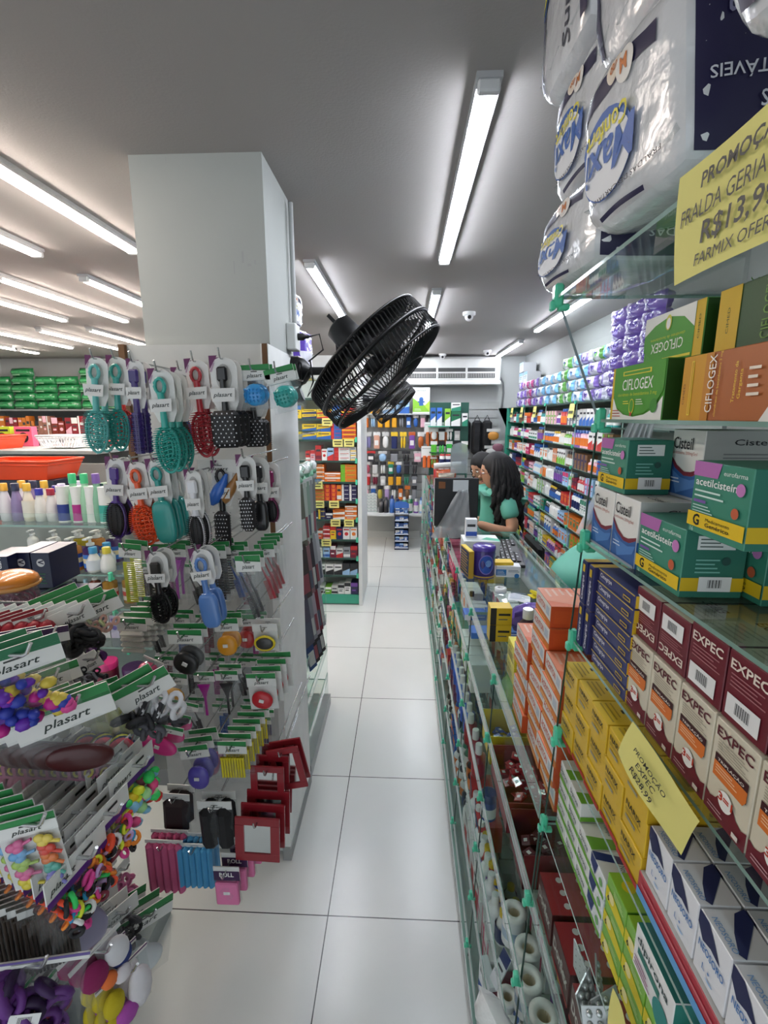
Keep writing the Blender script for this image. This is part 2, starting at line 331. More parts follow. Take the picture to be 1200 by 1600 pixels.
# long low counter below, glass fronted, running to the back of the shop
CL=[(.14,.185),(.30,.190),(.455,.196),(.61,.202),(.78,.212),(.94,.222)]
Y1C=5.15
ctr=empty('glass_counter',(.4,2.5,0)); tag(ctr,'long glass-fronted display counter running down the right side of the aisle','counter')
def cput(b,name): o=b.build(name,ctr); o.location=(-.4,-2.5,0); return o
cput(MB().box(.192,.60,-.3,2.6,0,.09,mat('#8b9592',.5)).box(.192,.42,2.6,Y1C,0,.09,mat('#8b9592',.5)).box(.186,.192,-.3,Y1C,.0,.03,mat('#c9ccca',.3,.5)).box(.180,.19,-.3,Y1C,.085,.10,GEDGE),'plinth')
for k,(z,x) in enumerate(CL[:-1]): 
    b=MB(); gsheet(b,x+.004,.58,-.3,2.6,z-.004,z); cput(b,'glass_shelf'); b=MB(); gsheet(b,x+.004,.40,2.603,Y1C,z-.004,z); cput(b,'glass_shelf')
    b=MB(); gsheet(b,x-.001,x+.001,-.3,Y1C,z-.004,z+.03); cput(b,'glass_lip')
b=MB()
for y0,y1 in((.665,1.475),(1.48,2.60),(2.605,3.6),(3.605,Y1C)):
    g=MB(); gsheet(g,.222,.62 if y1<3 else .43,y0,y1,.932,.94); cput(g,'glass_top')
g=MB(); gsheet(g,.220,.222,.665,Y1C,.935,.98); cput(g,'glass_lip')
cput(MB().box(.585,.60,-.3,.66,.09,.79,mat('#9fa8a6',.6)).box(.585,.60,.66,2.6,.09,.93,mat('#9fa8a6',.6)).box(.405,.42,2.6,Y1C,.09,.93,mat('#9fa8a6',.6)),'back_panel')
cput(MB().box(.19,.42,Y1C,Y1C+.012,.0,.94,mat('#b9bfbd',.5)),'end_panel')
for y in(.66,1.065,1.472,1.9,2.42,3.0,3.6,4.3,5.0):
    g=MB(); 
    if y!=.66: xb=.58 if y<2.6 else .40; g.add([(.188,y,.1),(.222,y,.93),(xb,y,.93),(xb,y,.1)],[(0,1,2,3)],GLASS)
    g.tube([(.188,y,.1),(.222,y,.93)],.0016,mat('#2c4a40',.3),4); cput(g,'glass_divider')
    for z,x in CL: 
        if y>.7 or z<.9: clip(ctr,x-.4,y-2.5,z+.005,0,.75)
# ---------------------------------------------------------------- cartons
def draw(b,F,w,h,D,e0=.0004):
    e=e0
    for d in D:
        e+=.00015; k=d[0]
        if k=='r': b.rect(F,d[1]*w,d[2]*h,d[3]*w,d[4]*h,d[5],e)
        elif k=='q': b.add([(x*w,y*h,e) for x,y in d[1]],[list(range(len(d[1])))],d[2],False,F)
        elif k=='d': b.disc(F,d[1]*w,d[2]*h,d[3]*w,d[4]*w,d[5],e,20)
        elif k=='a': b.disc(F,d[1]*w,d[2]*h,d[3]*w,d[4]*w,d[5],e,20,d[6],d[7])
        elif k=='t':
            o=d[6] if len(d)>6 else {}
            b.text(F,d[1],d[2]*w,d[3]*h,d[4]*h,d[5],(o['w']*w if 'w' in o else None),e+.0001,o.get('b',0),o.get('s',0),o.get('r',0),o.get('al','l'))
        elif k=='l':
            n=d[5]
            for i in range(n):
                y=(d[2]+(d[4]-d[2])*(i+.3)/n)*h; t=(d[4]-d[2])/n*.35*h; x1=d[1]+(d[3]-d[1])*(1-.3*((i*7)%5)/5)
                b.rect(F,d[1]*w,y,x1*w,y+t,d[6],e)
        elif k=='b':
            b.rect(F,d[1]*w,d[2]*h,d[3]*w,d[4]*h,'#e9e9e7',e); wd=d[3]-d[1]; x=d[1]+wd*.28;i=0
            while x<d[1]+wd*.72:
                ww=.004+.006*((i*5+i*i)%3); b.rect(F,x*w,(d[2]+.25*(d[4]-d[2]))*h,min(d[3],x+ww)*w,(d[2]+.8*(d[4]-d[2]))*h,'#1b1b1b',e+.0001); x+=ww+.007+.004*(i%2); i+=1
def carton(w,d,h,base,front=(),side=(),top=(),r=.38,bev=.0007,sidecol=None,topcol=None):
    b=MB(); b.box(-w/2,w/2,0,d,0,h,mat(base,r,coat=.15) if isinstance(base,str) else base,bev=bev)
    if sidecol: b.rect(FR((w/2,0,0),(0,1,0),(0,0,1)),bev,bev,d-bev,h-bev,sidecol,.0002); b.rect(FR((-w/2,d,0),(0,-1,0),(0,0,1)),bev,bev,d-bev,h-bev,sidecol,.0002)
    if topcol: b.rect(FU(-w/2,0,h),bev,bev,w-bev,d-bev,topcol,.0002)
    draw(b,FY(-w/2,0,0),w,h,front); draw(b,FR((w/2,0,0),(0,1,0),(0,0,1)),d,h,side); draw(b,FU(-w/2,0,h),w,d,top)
    return b.mesh('carton')
def item(me,name,label,cat,x,y,z,rz=-90,group=None): return tag(put(me,name,None,(x,y,z),rz),label,cat,group)
# lozenge display boxes on the second shelf (eye level)
cg='#4c9a2a'; cy='#d9b21c'; cg_shaded='#254d12'  # last colour is the box green with the end face's shade painted in
cif_side=[('t','CIFLOGEX',.5,.12,.18,'#5d8a45',{'w':.8,'r':90,'al':'l'})]
CG=carton(.125,.09,.062,cg,[('r',0,0,.05,1,cy),('q',[(.05,0),(1,0),(1,.40),(.88,.2),(.7,.09),(.5,.05),(.3,.09),(.15,.2),(.05,.42)],'#efefe9'),
  ('q',[(.05,.55),(.12,.28),(.3,.12),(.5,.08),(.7,.12),(.88,.27),(1,.5),(1,1),(.05,1)],cg),('t','CIFLOGEX',.24,.55,.2,'#f4f6ee',{'w':.58,'b':.004}),('t','cloridrato de benzidamina 3 mg',.16,.44,.06,'#c8d428',{'w':.74}),
  ('r',.24,.82,.78,.9,'#e8d93a'),('r',.26,.835,.76,.885,cg),('d',.47,.24,.05,.07,'#e8d93a'),('d',.47,.25,.04,.058,cg),('d',.47,.1,.02,.02,'#c23a2a'),('d',.88,.24,.06,.06,'#3a8a2a'),('l',.08,.04,.26,.2,3,'#b04a3a'),('l',.3,.28,.42,.36,2,'#e8d93a'),('l',.56,.26,.7,.38,3,'#dfe6d0')],
  [('t','CIFLOGEX',.62,.08,.16,'#5d8a45',{'w':.8,'r':90})],[('l',.1,.2,.9,.8,4,'#dfe6d0')],sidecol=cg_shaded,topcol='#79a861')
CO=carton(.135,.09,.058,'#b3642b',[('r',0,0,.25,1,'#d59a1d'),('r',.25,0,.33,1,'#c98424'),('t','CIMED',.05,.25,.05,'#7b3b14',{'w':.14,'r':90}),('r',.10,.08,.13,.92,'#ecd13a'),('r',.108,.1,.122,.9,'#d59a1d'),('q',[(.8,0),(1,0),(1,1),(.94,1),(.96,.8),(.93,.5),(.87,.22)],'#ecebe4'),
  ('t','CIFLOGEX',.37,.12,.16,'#f6f0e4',{'w':.36,'r':90,'b':.004}),('t','cloridrato de benzidamina 3 mg',.42,.06,.05,'#e9c23a',{'w':.40,'r':90}),('t','Tratamento da',.58,.25,.06,'#f0cf3a',{'w':.24,'r':90}),('t','Garganta',.63,.3,.06,'#f0cf3a',{'w':.17,'r':90}),('l',.68,.3,.78,.75,4,'#f0e3d0')],
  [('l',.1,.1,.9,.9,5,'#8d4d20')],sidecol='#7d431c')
CU=carton(.115,.08,.052,cg,[('r',.87,0,1,1,cy),('t','CIMED',.95,.3,.06,'#4b5a12',{'w':.2,'r':90}),('q',[(0,.3),(.2,.08),(.5,.0),(.87,0),(.87,.55),(.7,.8),(.45,.9),(.2,.8),(0,.62)],cg),('q',[(0,.62),(.2,.8),(.45,.9),(.7,.8),(.87,.55),(.87,1),(0,1)],'#ecece4'),('t','CIFLOGEX',.72,.42,.2,'#eef3e6',{'w':.56,'r':180,'b':.004}),('t','cloridrato de benzidamina',.74,.52,.06,'#c8d428',{'w':.6,'r':180}),('d',.45,.78,.05,.07,'#cfc94a'),('d',.45,.76,.035,.05,'#ecece4'),('r',.4,.03,.86,.08,'#e8d93a')],
  [('t','CIFLOGEX',.55,.1,.14,'#5d8a45',{'w':.8,'r':90})],sidecol=cg_shaded)
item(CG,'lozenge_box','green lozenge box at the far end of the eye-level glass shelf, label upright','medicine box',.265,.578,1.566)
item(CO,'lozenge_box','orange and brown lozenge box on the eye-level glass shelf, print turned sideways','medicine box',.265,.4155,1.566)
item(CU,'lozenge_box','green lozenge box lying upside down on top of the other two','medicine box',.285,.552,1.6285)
CU2=carton(.11,.08,.055,cg_shaded,[('r',.0,0,.26,1,cy),('t','CIMED',.15,.3,.06,'#4b5a12',{'w':.2,'r':90}),('t','CIFLOGEX',.62,.1,.2,'#6c9b3c',{'w':.42,'r':90})],[('l',.1,.1,.9,.9,4,'#5d8a45')],sidecol='#1d3d0e')
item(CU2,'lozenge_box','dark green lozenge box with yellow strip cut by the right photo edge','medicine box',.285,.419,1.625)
# cisteil and acetilcisteina on the third shelf
ac=['#3c9c86','#2f8a78']
def acet(w,d,h):
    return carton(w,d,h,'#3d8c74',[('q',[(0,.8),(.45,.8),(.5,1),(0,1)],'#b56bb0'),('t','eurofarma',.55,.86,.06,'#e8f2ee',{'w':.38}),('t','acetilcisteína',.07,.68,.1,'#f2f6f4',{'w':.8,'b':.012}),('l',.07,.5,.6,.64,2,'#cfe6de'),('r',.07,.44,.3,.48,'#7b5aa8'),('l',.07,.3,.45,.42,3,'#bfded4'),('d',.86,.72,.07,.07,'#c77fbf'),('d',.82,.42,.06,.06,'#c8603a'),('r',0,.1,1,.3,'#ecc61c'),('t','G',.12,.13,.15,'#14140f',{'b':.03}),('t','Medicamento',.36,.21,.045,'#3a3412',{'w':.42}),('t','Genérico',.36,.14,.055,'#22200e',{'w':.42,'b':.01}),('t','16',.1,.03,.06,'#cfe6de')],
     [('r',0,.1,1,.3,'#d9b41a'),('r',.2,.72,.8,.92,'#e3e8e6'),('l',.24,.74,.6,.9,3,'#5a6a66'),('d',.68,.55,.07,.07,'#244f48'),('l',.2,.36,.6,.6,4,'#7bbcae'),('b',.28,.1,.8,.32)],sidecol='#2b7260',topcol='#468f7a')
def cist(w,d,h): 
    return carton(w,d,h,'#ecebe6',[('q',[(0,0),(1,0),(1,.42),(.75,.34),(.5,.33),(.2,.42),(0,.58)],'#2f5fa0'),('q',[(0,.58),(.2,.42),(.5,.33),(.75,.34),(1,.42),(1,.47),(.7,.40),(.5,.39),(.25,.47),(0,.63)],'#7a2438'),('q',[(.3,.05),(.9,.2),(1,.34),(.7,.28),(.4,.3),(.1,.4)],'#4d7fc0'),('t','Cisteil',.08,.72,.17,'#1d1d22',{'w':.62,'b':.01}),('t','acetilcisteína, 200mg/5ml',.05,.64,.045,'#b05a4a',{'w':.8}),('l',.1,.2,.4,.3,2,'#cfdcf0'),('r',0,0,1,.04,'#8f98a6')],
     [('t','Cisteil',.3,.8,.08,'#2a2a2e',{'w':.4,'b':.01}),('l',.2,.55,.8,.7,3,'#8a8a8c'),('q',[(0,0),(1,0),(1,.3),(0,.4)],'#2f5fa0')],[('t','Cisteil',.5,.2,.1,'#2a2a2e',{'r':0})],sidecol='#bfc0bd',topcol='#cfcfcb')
CC=cist(.062,.1,.077); 
item(CC,'syrup_carton','white and blue syrup carton at the far end of the third shelf','medicine box',.26,.624,1.40)
item(CC,'syrup_carton','white and blue syrup carton second from the far end of the third shelf','medicine box',.26,.5595,1.40)
AA=acet(.085,.058,.066)
item(AA,'sachet_box','teal generic sachet box with purple corner, lower row next to two white syrup cartons','medicine box',.262,.485,1.40)
item(AA,'sachet_box','teal generic sachet box showing its barcode end at the right photo edge','medicine box',.324,.465,1.40)
AB=acet(.076,.052,.064)
item(AB,'sachet_box','teal generic sachet box on top of the farthest white syrup carton','medicine box',.262,.613,1.478)
item(acet(.074,.08,.064),'sachet_box','teal generic sachet box of the upper row at the right photo edge','medicine box',.262,.404,1.467)
item(CC,'syrup_carton','white and blue syrup carton standing between the two upper teal boxes','medicine box',.318,.555,1.478)
item(CC,'syrup_carton','white syrup carton whose grey end shows behind the upper teal box','medicine box',.40,.53,1.478)
item(cist(.062,.1,.075),'syrup_carton','third white syrup carton lying deeper behind the teal sachet boxes','medicine box',.40,.60,1.40)
# flu box stacks and syrup cartons on the fourth shelf
nav='#23285c'
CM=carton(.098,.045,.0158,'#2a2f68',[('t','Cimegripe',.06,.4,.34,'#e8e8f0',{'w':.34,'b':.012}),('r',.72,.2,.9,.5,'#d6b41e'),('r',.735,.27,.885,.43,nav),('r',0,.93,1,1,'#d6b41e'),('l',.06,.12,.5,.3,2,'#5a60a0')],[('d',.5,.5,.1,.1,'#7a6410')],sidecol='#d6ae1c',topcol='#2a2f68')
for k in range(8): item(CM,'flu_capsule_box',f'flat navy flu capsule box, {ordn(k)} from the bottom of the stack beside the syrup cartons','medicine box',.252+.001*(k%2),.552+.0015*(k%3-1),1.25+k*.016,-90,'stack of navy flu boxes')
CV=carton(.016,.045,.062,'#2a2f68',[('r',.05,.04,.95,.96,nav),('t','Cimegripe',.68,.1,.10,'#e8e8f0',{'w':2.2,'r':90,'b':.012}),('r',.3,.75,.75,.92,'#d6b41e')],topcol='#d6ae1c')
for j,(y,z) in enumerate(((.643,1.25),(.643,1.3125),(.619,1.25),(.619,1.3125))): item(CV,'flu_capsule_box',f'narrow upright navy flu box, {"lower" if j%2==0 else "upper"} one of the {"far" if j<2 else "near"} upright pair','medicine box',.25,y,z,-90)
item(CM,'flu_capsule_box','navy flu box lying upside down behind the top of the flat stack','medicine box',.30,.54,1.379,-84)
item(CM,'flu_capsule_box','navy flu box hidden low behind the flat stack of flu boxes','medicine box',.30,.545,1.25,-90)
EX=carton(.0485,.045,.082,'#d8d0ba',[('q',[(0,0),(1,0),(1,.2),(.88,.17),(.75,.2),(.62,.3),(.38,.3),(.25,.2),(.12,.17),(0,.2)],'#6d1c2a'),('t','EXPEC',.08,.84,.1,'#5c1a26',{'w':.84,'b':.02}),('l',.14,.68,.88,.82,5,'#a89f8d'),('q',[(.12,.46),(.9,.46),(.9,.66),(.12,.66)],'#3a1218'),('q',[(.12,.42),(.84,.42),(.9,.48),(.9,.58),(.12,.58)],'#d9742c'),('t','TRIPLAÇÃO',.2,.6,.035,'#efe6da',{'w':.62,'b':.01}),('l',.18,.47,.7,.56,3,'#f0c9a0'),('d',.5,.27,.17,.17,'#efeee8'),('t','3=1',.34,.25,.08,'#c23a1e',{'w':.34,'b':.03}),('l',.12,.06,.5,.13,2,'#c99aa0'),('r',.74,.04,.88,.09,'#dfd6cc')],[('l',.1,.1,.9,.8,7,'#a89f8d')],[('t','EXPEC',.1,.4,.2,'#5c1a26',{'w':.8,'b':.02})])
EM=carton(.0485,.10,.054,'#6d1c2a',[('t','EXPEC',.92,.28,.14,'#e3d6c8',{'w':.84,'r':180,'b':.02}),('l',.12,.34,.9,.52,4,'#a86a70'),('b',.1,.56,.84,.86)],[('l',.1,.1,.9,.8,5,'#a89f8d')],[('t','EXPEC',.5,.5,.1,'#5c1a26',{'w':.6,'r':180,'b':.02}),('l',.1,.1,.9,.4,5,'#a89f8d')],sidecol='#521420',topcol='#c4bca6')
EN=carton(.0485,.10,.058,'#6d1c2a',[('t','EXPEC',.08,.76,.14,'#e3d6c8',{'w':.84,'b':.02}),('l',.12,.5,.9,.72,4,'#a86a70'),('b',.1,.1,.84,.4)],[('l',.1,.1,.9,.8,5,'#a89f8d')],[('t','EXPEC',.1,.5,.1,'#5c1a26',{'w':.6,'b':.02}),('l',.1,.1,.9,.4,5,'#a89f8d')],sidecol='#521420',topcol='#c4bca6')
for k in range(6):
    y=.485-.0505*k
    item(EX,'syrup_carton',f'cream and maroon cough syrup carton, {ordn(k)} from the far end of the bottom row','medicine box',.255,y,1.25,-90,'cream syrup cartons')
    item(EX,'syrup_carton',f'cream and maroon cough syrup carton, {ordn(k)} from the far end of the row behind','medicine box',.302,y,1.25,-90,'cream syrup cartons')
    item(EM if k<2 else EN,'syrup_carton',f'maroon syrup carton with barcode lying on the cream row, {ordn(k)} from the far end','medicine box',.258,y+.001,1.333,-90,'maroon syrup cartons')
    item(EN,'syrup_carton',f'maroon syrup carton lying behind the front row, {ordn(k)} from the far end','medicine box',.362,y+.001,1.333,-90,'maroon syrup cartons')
# yellow nasal boxes on the fifth shelf
ny='#dcb51b'
def narx(stripe): 
    f=[('t','NARIX',.12,.66,.17,'#2b2508',{'w':.66,'b':.015}),('l',.12,.5,.8,.62,2,'#8a741a'),('r',.15,.3,.6,.4,'#8a8468'),('l',.15,.31,.6,.39,2,'#cfc8a0')]
    if stripe: f+=[('r',0,.0,1,.16,'#b3301e')]
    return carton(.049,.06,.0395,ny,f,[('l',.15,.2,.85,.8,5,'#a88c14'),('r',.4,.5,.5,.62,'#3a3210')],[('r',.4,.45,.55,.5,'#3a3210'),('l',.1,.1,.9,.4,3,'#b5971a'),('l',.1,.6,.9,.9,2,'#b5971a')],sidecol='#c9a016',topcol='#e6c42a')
N1,N0=narx(True),narx(False)
for c in range(5):
    for l in range(3):
        item(N1 if l==0 else N0,'nasal_drops_box',f'yellow nasal drops box in column {ordn(c)} from the far end, {["bottom","middle","top"][l]} layer','medicine box',.243+(.0015*((c+l)%2)),.640-.0502*c,1.0905+l*.0405,-90,'yellow nasal drops boxes')
for c in range(5): item(N0,'nasal_drops_box',f'yellow nasal drops box of the second row behind, {ordn(c)} from the far end','medicine box',.306,.640-.0502*c,1.0905,-90,'yellow nasal drops boxes')
TR=carton(.40,.22,.027,'#b3263a',[('r',0,0,1,.35,'#6aa7dc'),('l',.02,.5,.98,.8,1,'#cf6a74')],[('r',0,0,1,.35,'#6aa7dc')],topcol='#c9c9c6')
item(TR,'display_tray','long red and light blue cardboard tray under the white nasal boxes','tray',.242,.215,1.0905)
NS=carton(.0385,.034,.056,'#e6e8ec',[('q',[(0,1),(0,.78),(.2,.6),(.45,.66),(.75,.62),(.5,.86),(.3,1)],'#1d2450'),('t','NEOSORO',.1,.46,.12,'#3f78b8',{'w':.8,'b':.02}),('t','L',.3,.2,.1,'#3f78b8'),('d',.5,.26,.03,.03,'#3f78b8'),('a',.55,.16,.12,.05,'#9cc0e4',180,360)],[('l',.1,.1,.9,.8,5,'#b9bfca')],[('q',[(0,1),(.1,.7),(.5,.4),(.9,.2),(1,.3),(.7,.6),(.3,1)],'#1d2450'),('t','NEOSORO',.2,.1,.14,'#6c93bd',{'w':.7,'b':.01})],topcol='#c3c5c8')
for r in range(4):
    for c in range(7):
        item(NS,'nasal_drops_box',f'white nasal box with navy swoosh, {ordn(c)} from the far end of the {["front","second","third","back"][r]} row','medicine box',.246+r*.036,.392-.0405*c,1.1185,-90,'white nasal drops boxes')
# generic boxes on the sixth shelf
GW=carton(.042,.05,.028,'#e9ebe6',[('r',0,.0,1,.25,'#6fae34'),('t','Dipirona',.08,.5,.26,'#2a3a3a',{'w':.7,'b':.01}),('l',.08,.3,.7,.42,1,'#7a8a8a')],[('r',0,0,1,.25,'#6fae34')],[('q',[(.5,0),(1,0),(1,1),(.7,1)],'#6fae34'),('t','Maxalgina',.1,.6,.12,'#2a3a3a',{'w':.4})],topcol='#e4e8e0')
GB=carton(.042,.05,.028,'#e9ecee',[('q',[(0,1),(0,.5),(.35,.3),(.5,1)],'#24356e'),('r',.0,0,1,.2,'#6fae34'),('d',.75,.55,.12,.12,'#79b36a')],[],[('q',[(0,0),(.3,0),(.55,1),(.3,1)],'#24356e'),('t','Novalgi',.5,.5,.14,'#24356e',{'w':.4})],topcol='#e0e4e2')
GY=carton(.048,.05,.034,'#7dbb34',[('q',[(0,0),(1,0),(1,.35),(.4,.55),(0,.5)],'#e0d21e'),('d',.3,.35,.14,.14,'#f0e6a0'),('l',.4,.6,.9,.85,3,'#cfe6a0'),('t','6',.12,.1,.2,'#22301a',{'b':.02})],[('l',.1,.1,.9,.9,6,'#4d8a24')],[('q',[(0,.6),(.3,.5),(.6,.7),(1,.6),(1,1),(0,1)],'#1d2450'),('d',.4,.3,.16,.16,'#e0d21e')],sidecol='#5c9c28',topcol='#9ccf3c')
z6=.934
for c in range(4):
    for l in range(4 if c<2 else 3):
        item(GW if c<3 else GB,'tablet_box',f'small white and green tablet box, {ordn(c)} column from the far end, {ordn(l)} from the bottom','medicine box',.246,.638-.0435*c,z6+l*.0287,-90,'white and green tablet boxes')
        if l<3: item(GB if c%2 else GW,'tablet_box',f'small white tablet box in the row behind, {ordn(c)} column, {ordn(l)} from the bottom','medicine box',.299,.638-.0435*c,z6+l*.0287,-90,'white and green tablet boxes')
for c in range(5):
    for l in range(3 if c<4 else 2):
        item(GY,'tablet_box',f'green and yellow tablet box, {ordn(c)} column from the far end, {ordn(l)} from the bottom','medicine box',.247,.46-.0495*c,z6+l*.0345,-90,'green and yellow tablet boxes')
        item(GY,'tablet_box',f'green and yellow tablet box behind the front row, {ordn(c)} column, {ordn(l)} from the bottom','medicine box',.30,.46-.0495*c,z6+l*.0345,-90,'green and yellow tablet boxes')
DP=carton(.075,.04,.085,'#e9ebea',[('t','dipirona',.9,.1,.14,'#1f3f3c',{'w':.7,'r':90,'b':.01}),('d',.75,.5,.03,.03,'#e9ebea'),('r',.55,.15,.68,.8,'#2f7a6c'),('d',.2,.25,.22,.22,'#2f8a84')],[],sidecol='#2a7d76',topcol='#2a7d76')
DP2=carton(.07,.05,.05,'#ecedeb',[('t','dipirona',.08,.7,.16,'#1c3a38',{'w':.8,'b':.012}),('r',.12,.45,.7,.6,'#2f7a6c'),('d',.78,.2,.2,.2,'#2f8a84'),('l',.06,.1,.5,.35,3,'#9a4a7a')],[],sidecol='#2a7d76',topcol='#2a7d76')
item(DP2,'tablet_box','white and teal generic tablet carton resting on the green and yellow boxes','medicine box',.242,.372,1.012,-90)
# orange effervescent tablet stack on the counter, seen beside the glass end panel
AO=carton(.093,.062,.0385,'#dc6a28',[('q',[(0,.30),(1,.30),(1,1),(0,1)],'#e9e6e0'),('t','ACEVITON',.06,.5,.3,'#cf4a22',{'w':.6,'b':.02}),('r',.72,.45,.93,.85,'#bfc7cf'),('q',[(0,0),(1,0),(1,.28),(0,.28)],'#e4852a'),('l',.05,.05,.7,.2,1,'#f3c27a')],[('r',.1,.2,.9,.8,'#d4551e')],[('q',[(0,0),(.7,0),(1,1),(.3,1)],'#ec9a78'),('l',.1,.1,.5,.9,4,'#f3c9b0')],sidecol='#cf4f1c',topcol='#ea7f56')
for c,(y,n,dx) in enumerate(((.918,5,0),(.818,8,.004),(.722,6,.0))):
    for l in range(n):
        item(AO,'effervescent_box',f'orange effervescent tablet box, {ordn(l)} from the bottom of the {["far","middle tall","near"][c]} stack','medicine box',.245+dx+.003*((l*7+c)%3-1),y+.003*((l*5)%3-1),.9405+l*.039,-90+((l*13)%5-2),'orange effervescent boxes')
for l in range(8): item(AO,'effervescent_box',f'orange effervescent tablet box of the hidden stack behind the middle one, {ordn(l)} from the bottom','medicine box',.318,.82,.9405+l*.039,-90,'orange effervescent boxes')
# yellow handwritten price signs
py=mat('#e3dc82',.7,var=.03)
def sign(label,pts,lines,name='price_sign',drape=None,ink='#22221a'):
    # pts: top-left, top-right, down vector
    a,b_,d=[Vector(p) for p in pts]; ux=(b_-a); w=ux.length; h=d.length; F=FR(a+d,ux,-d); m=MB(); n=8
    vs=[];
    for j in range(n+1):
        for i in range(n+1):
            u,v=i/n,j/n; vs.append((u*w,v*h,(.0015*math.sin(u*5+v*3)+(drape*(1-v)**2*math.sin(u*4) if drape else 0))))
    m.add(vs,[(j*(n+1)+i,j*(n+1)+i+1,(j+1)*(n+1)+i+1,(j+1)*(n+1)+i) for j in range(n) for i in range(n)],py,True,F)
    o=m.build(name); t=MB()
    for s,x,y,hh,ww,bd in lines: t.text(F,s,x*w,y*h,hh*h,ink,ww*w,.0022+(.003 if drape else 0),bd,.15)
    if lines: t.build('lettering',o)
    tag(o,label,'sign','yellow paper price signs'); return o
sign('large yellow promotion sign hanging below the diaper packs at the top right',((.185,.370,1.728),(.185,.240,1.728),(.004,0,-.068)),[('PROMOÇÃO',.22,.74,.15,.56,.02),('FRALDA GERIATRICA',.06,.5,.14,.86,0),('R$13,99',.24,.26,.18,.5,.015),('FARMIX OFERTA',.2,.08,.10,.62,0)])
sign('creased yellow promotion sign draped over the edge below the cream syrup cartons',((.240,.455,1.258),(.232,.325,1.262),(-.003,.018,-.050)),[('PROMOÇÃO',.22,.62,.14,.5,.01),('EXPEC',.32,.4,.14,.3,.01),('R$28,99',.28,.16,.15,.36,.01)],drape=.003)
sg=sign('yellow paper slip standing at the very bottom right corner of the photo',((.222,.40,.985),(.222,.36,.985),(-.003,-.004,-.05)),[],drape=.006)
# ================================================================ SOFT PACKS
def soft(w,h,d,col,decals=(),nu=14,nv=12,wr=.004,seed=1,p=2.6,film=True,col2=None,rough=.25,bump=.5):
    rn=random.Random(seed); ph=[rn.uniform(0,6.3) for _ in range(8)]
    def prof(t): t=abs(2*t-1); return max(0,1-t**p)**(1/p)
    def S(u,v,side):
        e=prof(u)*prof(v); wv=wr*(math.sin(9*u+ph[0]+5*v)+.6*math.sin(17*v+ph[1]-6*u)+.5*math.sin(23*u+ph[2]))*min(1,e*2)
        x=(u-.5)*w*(1+.02*math.sin(7*v+ph[3])); z=v*h*(1+.02*math.sin(6*u+ph[4])); return Vector((x,side*(d/2*e+wv),z))
    b=MB(); m1=mat(col,rough,coat=.9,bump=bump,bscale=28,dist=.012)
    for sd in(-1,1):
        vs=[tuple(S(i/nu,j/nv,sd)) for j in range(nv+1) for i in range(nu+1)]; fs=[]
        for j in range(nv):
            for i in range(nu):
                f=[j*(nu+1)+i,j*(nu+1)+i+1,(j+1)*(nu+1)+i+1,(j+1)*(nu+1)+i]; fs.append(f if sd<0 else f[::-1])
        b.add(vs,fs,m1,True)
    def onS(q,dd):   # 2D shape list [(verts,faces,mat)] in 0..1 laid on the front or back face
        for vs,fs,m in q:
            o=[]
            for x,y in vs:
                P=S(min(.99,max(.01,x)),min(.99,max(.01,y)),dd); o.append((P.x,P.y+dd*.0016,P.z))
            b.add(o,fs if dd<0 else [f[::-1] for f in fs],m,False)
    for D in decals:
        if D[0]=='t':
            _,t,x,y,hh,ww,mm,rot,bd,sh=D; vs,fs,tw,th=text_geo(t,bd,sh); a=math.radians(rot)
            o=[]
            for vx,vy in vs:
                px,py_=(vx/tw)*ww,(vy/th)*hh*1.0
                if rot%180: o.append((x+(px*math.cos(a)*w-py_*h*math.sin(a))/w,y+(px*w*math.sin(a)+py_*math.cos(a)*h)/h))
                else: o.append((x+px*math.cos(a),y+py_*math.cos(a)))
            onS([(o,fs,mm)],-1)
        elif D[0]=='r':
            _,x0,y0,x1,y1,mm=D[:6]; k=8; vs=[(x0+(x1-x0)*i/k,y0+(y1-y0)*j/k) for j in range(k+1) for i in range(k+1)]
            if len(D)>6: vs=[(x,y+D[6]*math.sin(PI*(x-x0)/(x1-x0))) for x,y in vs]
            onS([(vs,[(j*(k+1)+i,j*(k+1)+i+1,(j+1)*(k+1)+i+1,(j+1)*(k+1)+i) for j in range(k) for i in range(k)],mm)],-1)
        elif D[0]=='d':
            _,cx,cy,rx,ry,mm=D; vs=[(cx,cy)]+[(cx+rx*math.cos(2*PI*i/20),cy+ry*math.sin(2*PI*i/20)) for i in range(20)]
            onS([(vs,[(0,1+i,1+(i+1)%20) for i in range(20)],mm)],-1)
    # crimped seams
    b.add([(-w/2-.006,0,0),(-w/2,0,0),(-w/2,0,h),(-w/2-.006,0,h)],[(0,1,2,3)],BAG); b.add([(w/2,0,0),(w/2+.006,0,0),(w/2+.006,0,h),(w/2,0,h)],[(0,1,2,3)],BAG)
    return b.mesh('pack')
nv_='#1e1a44'; bl='#2c5fae'
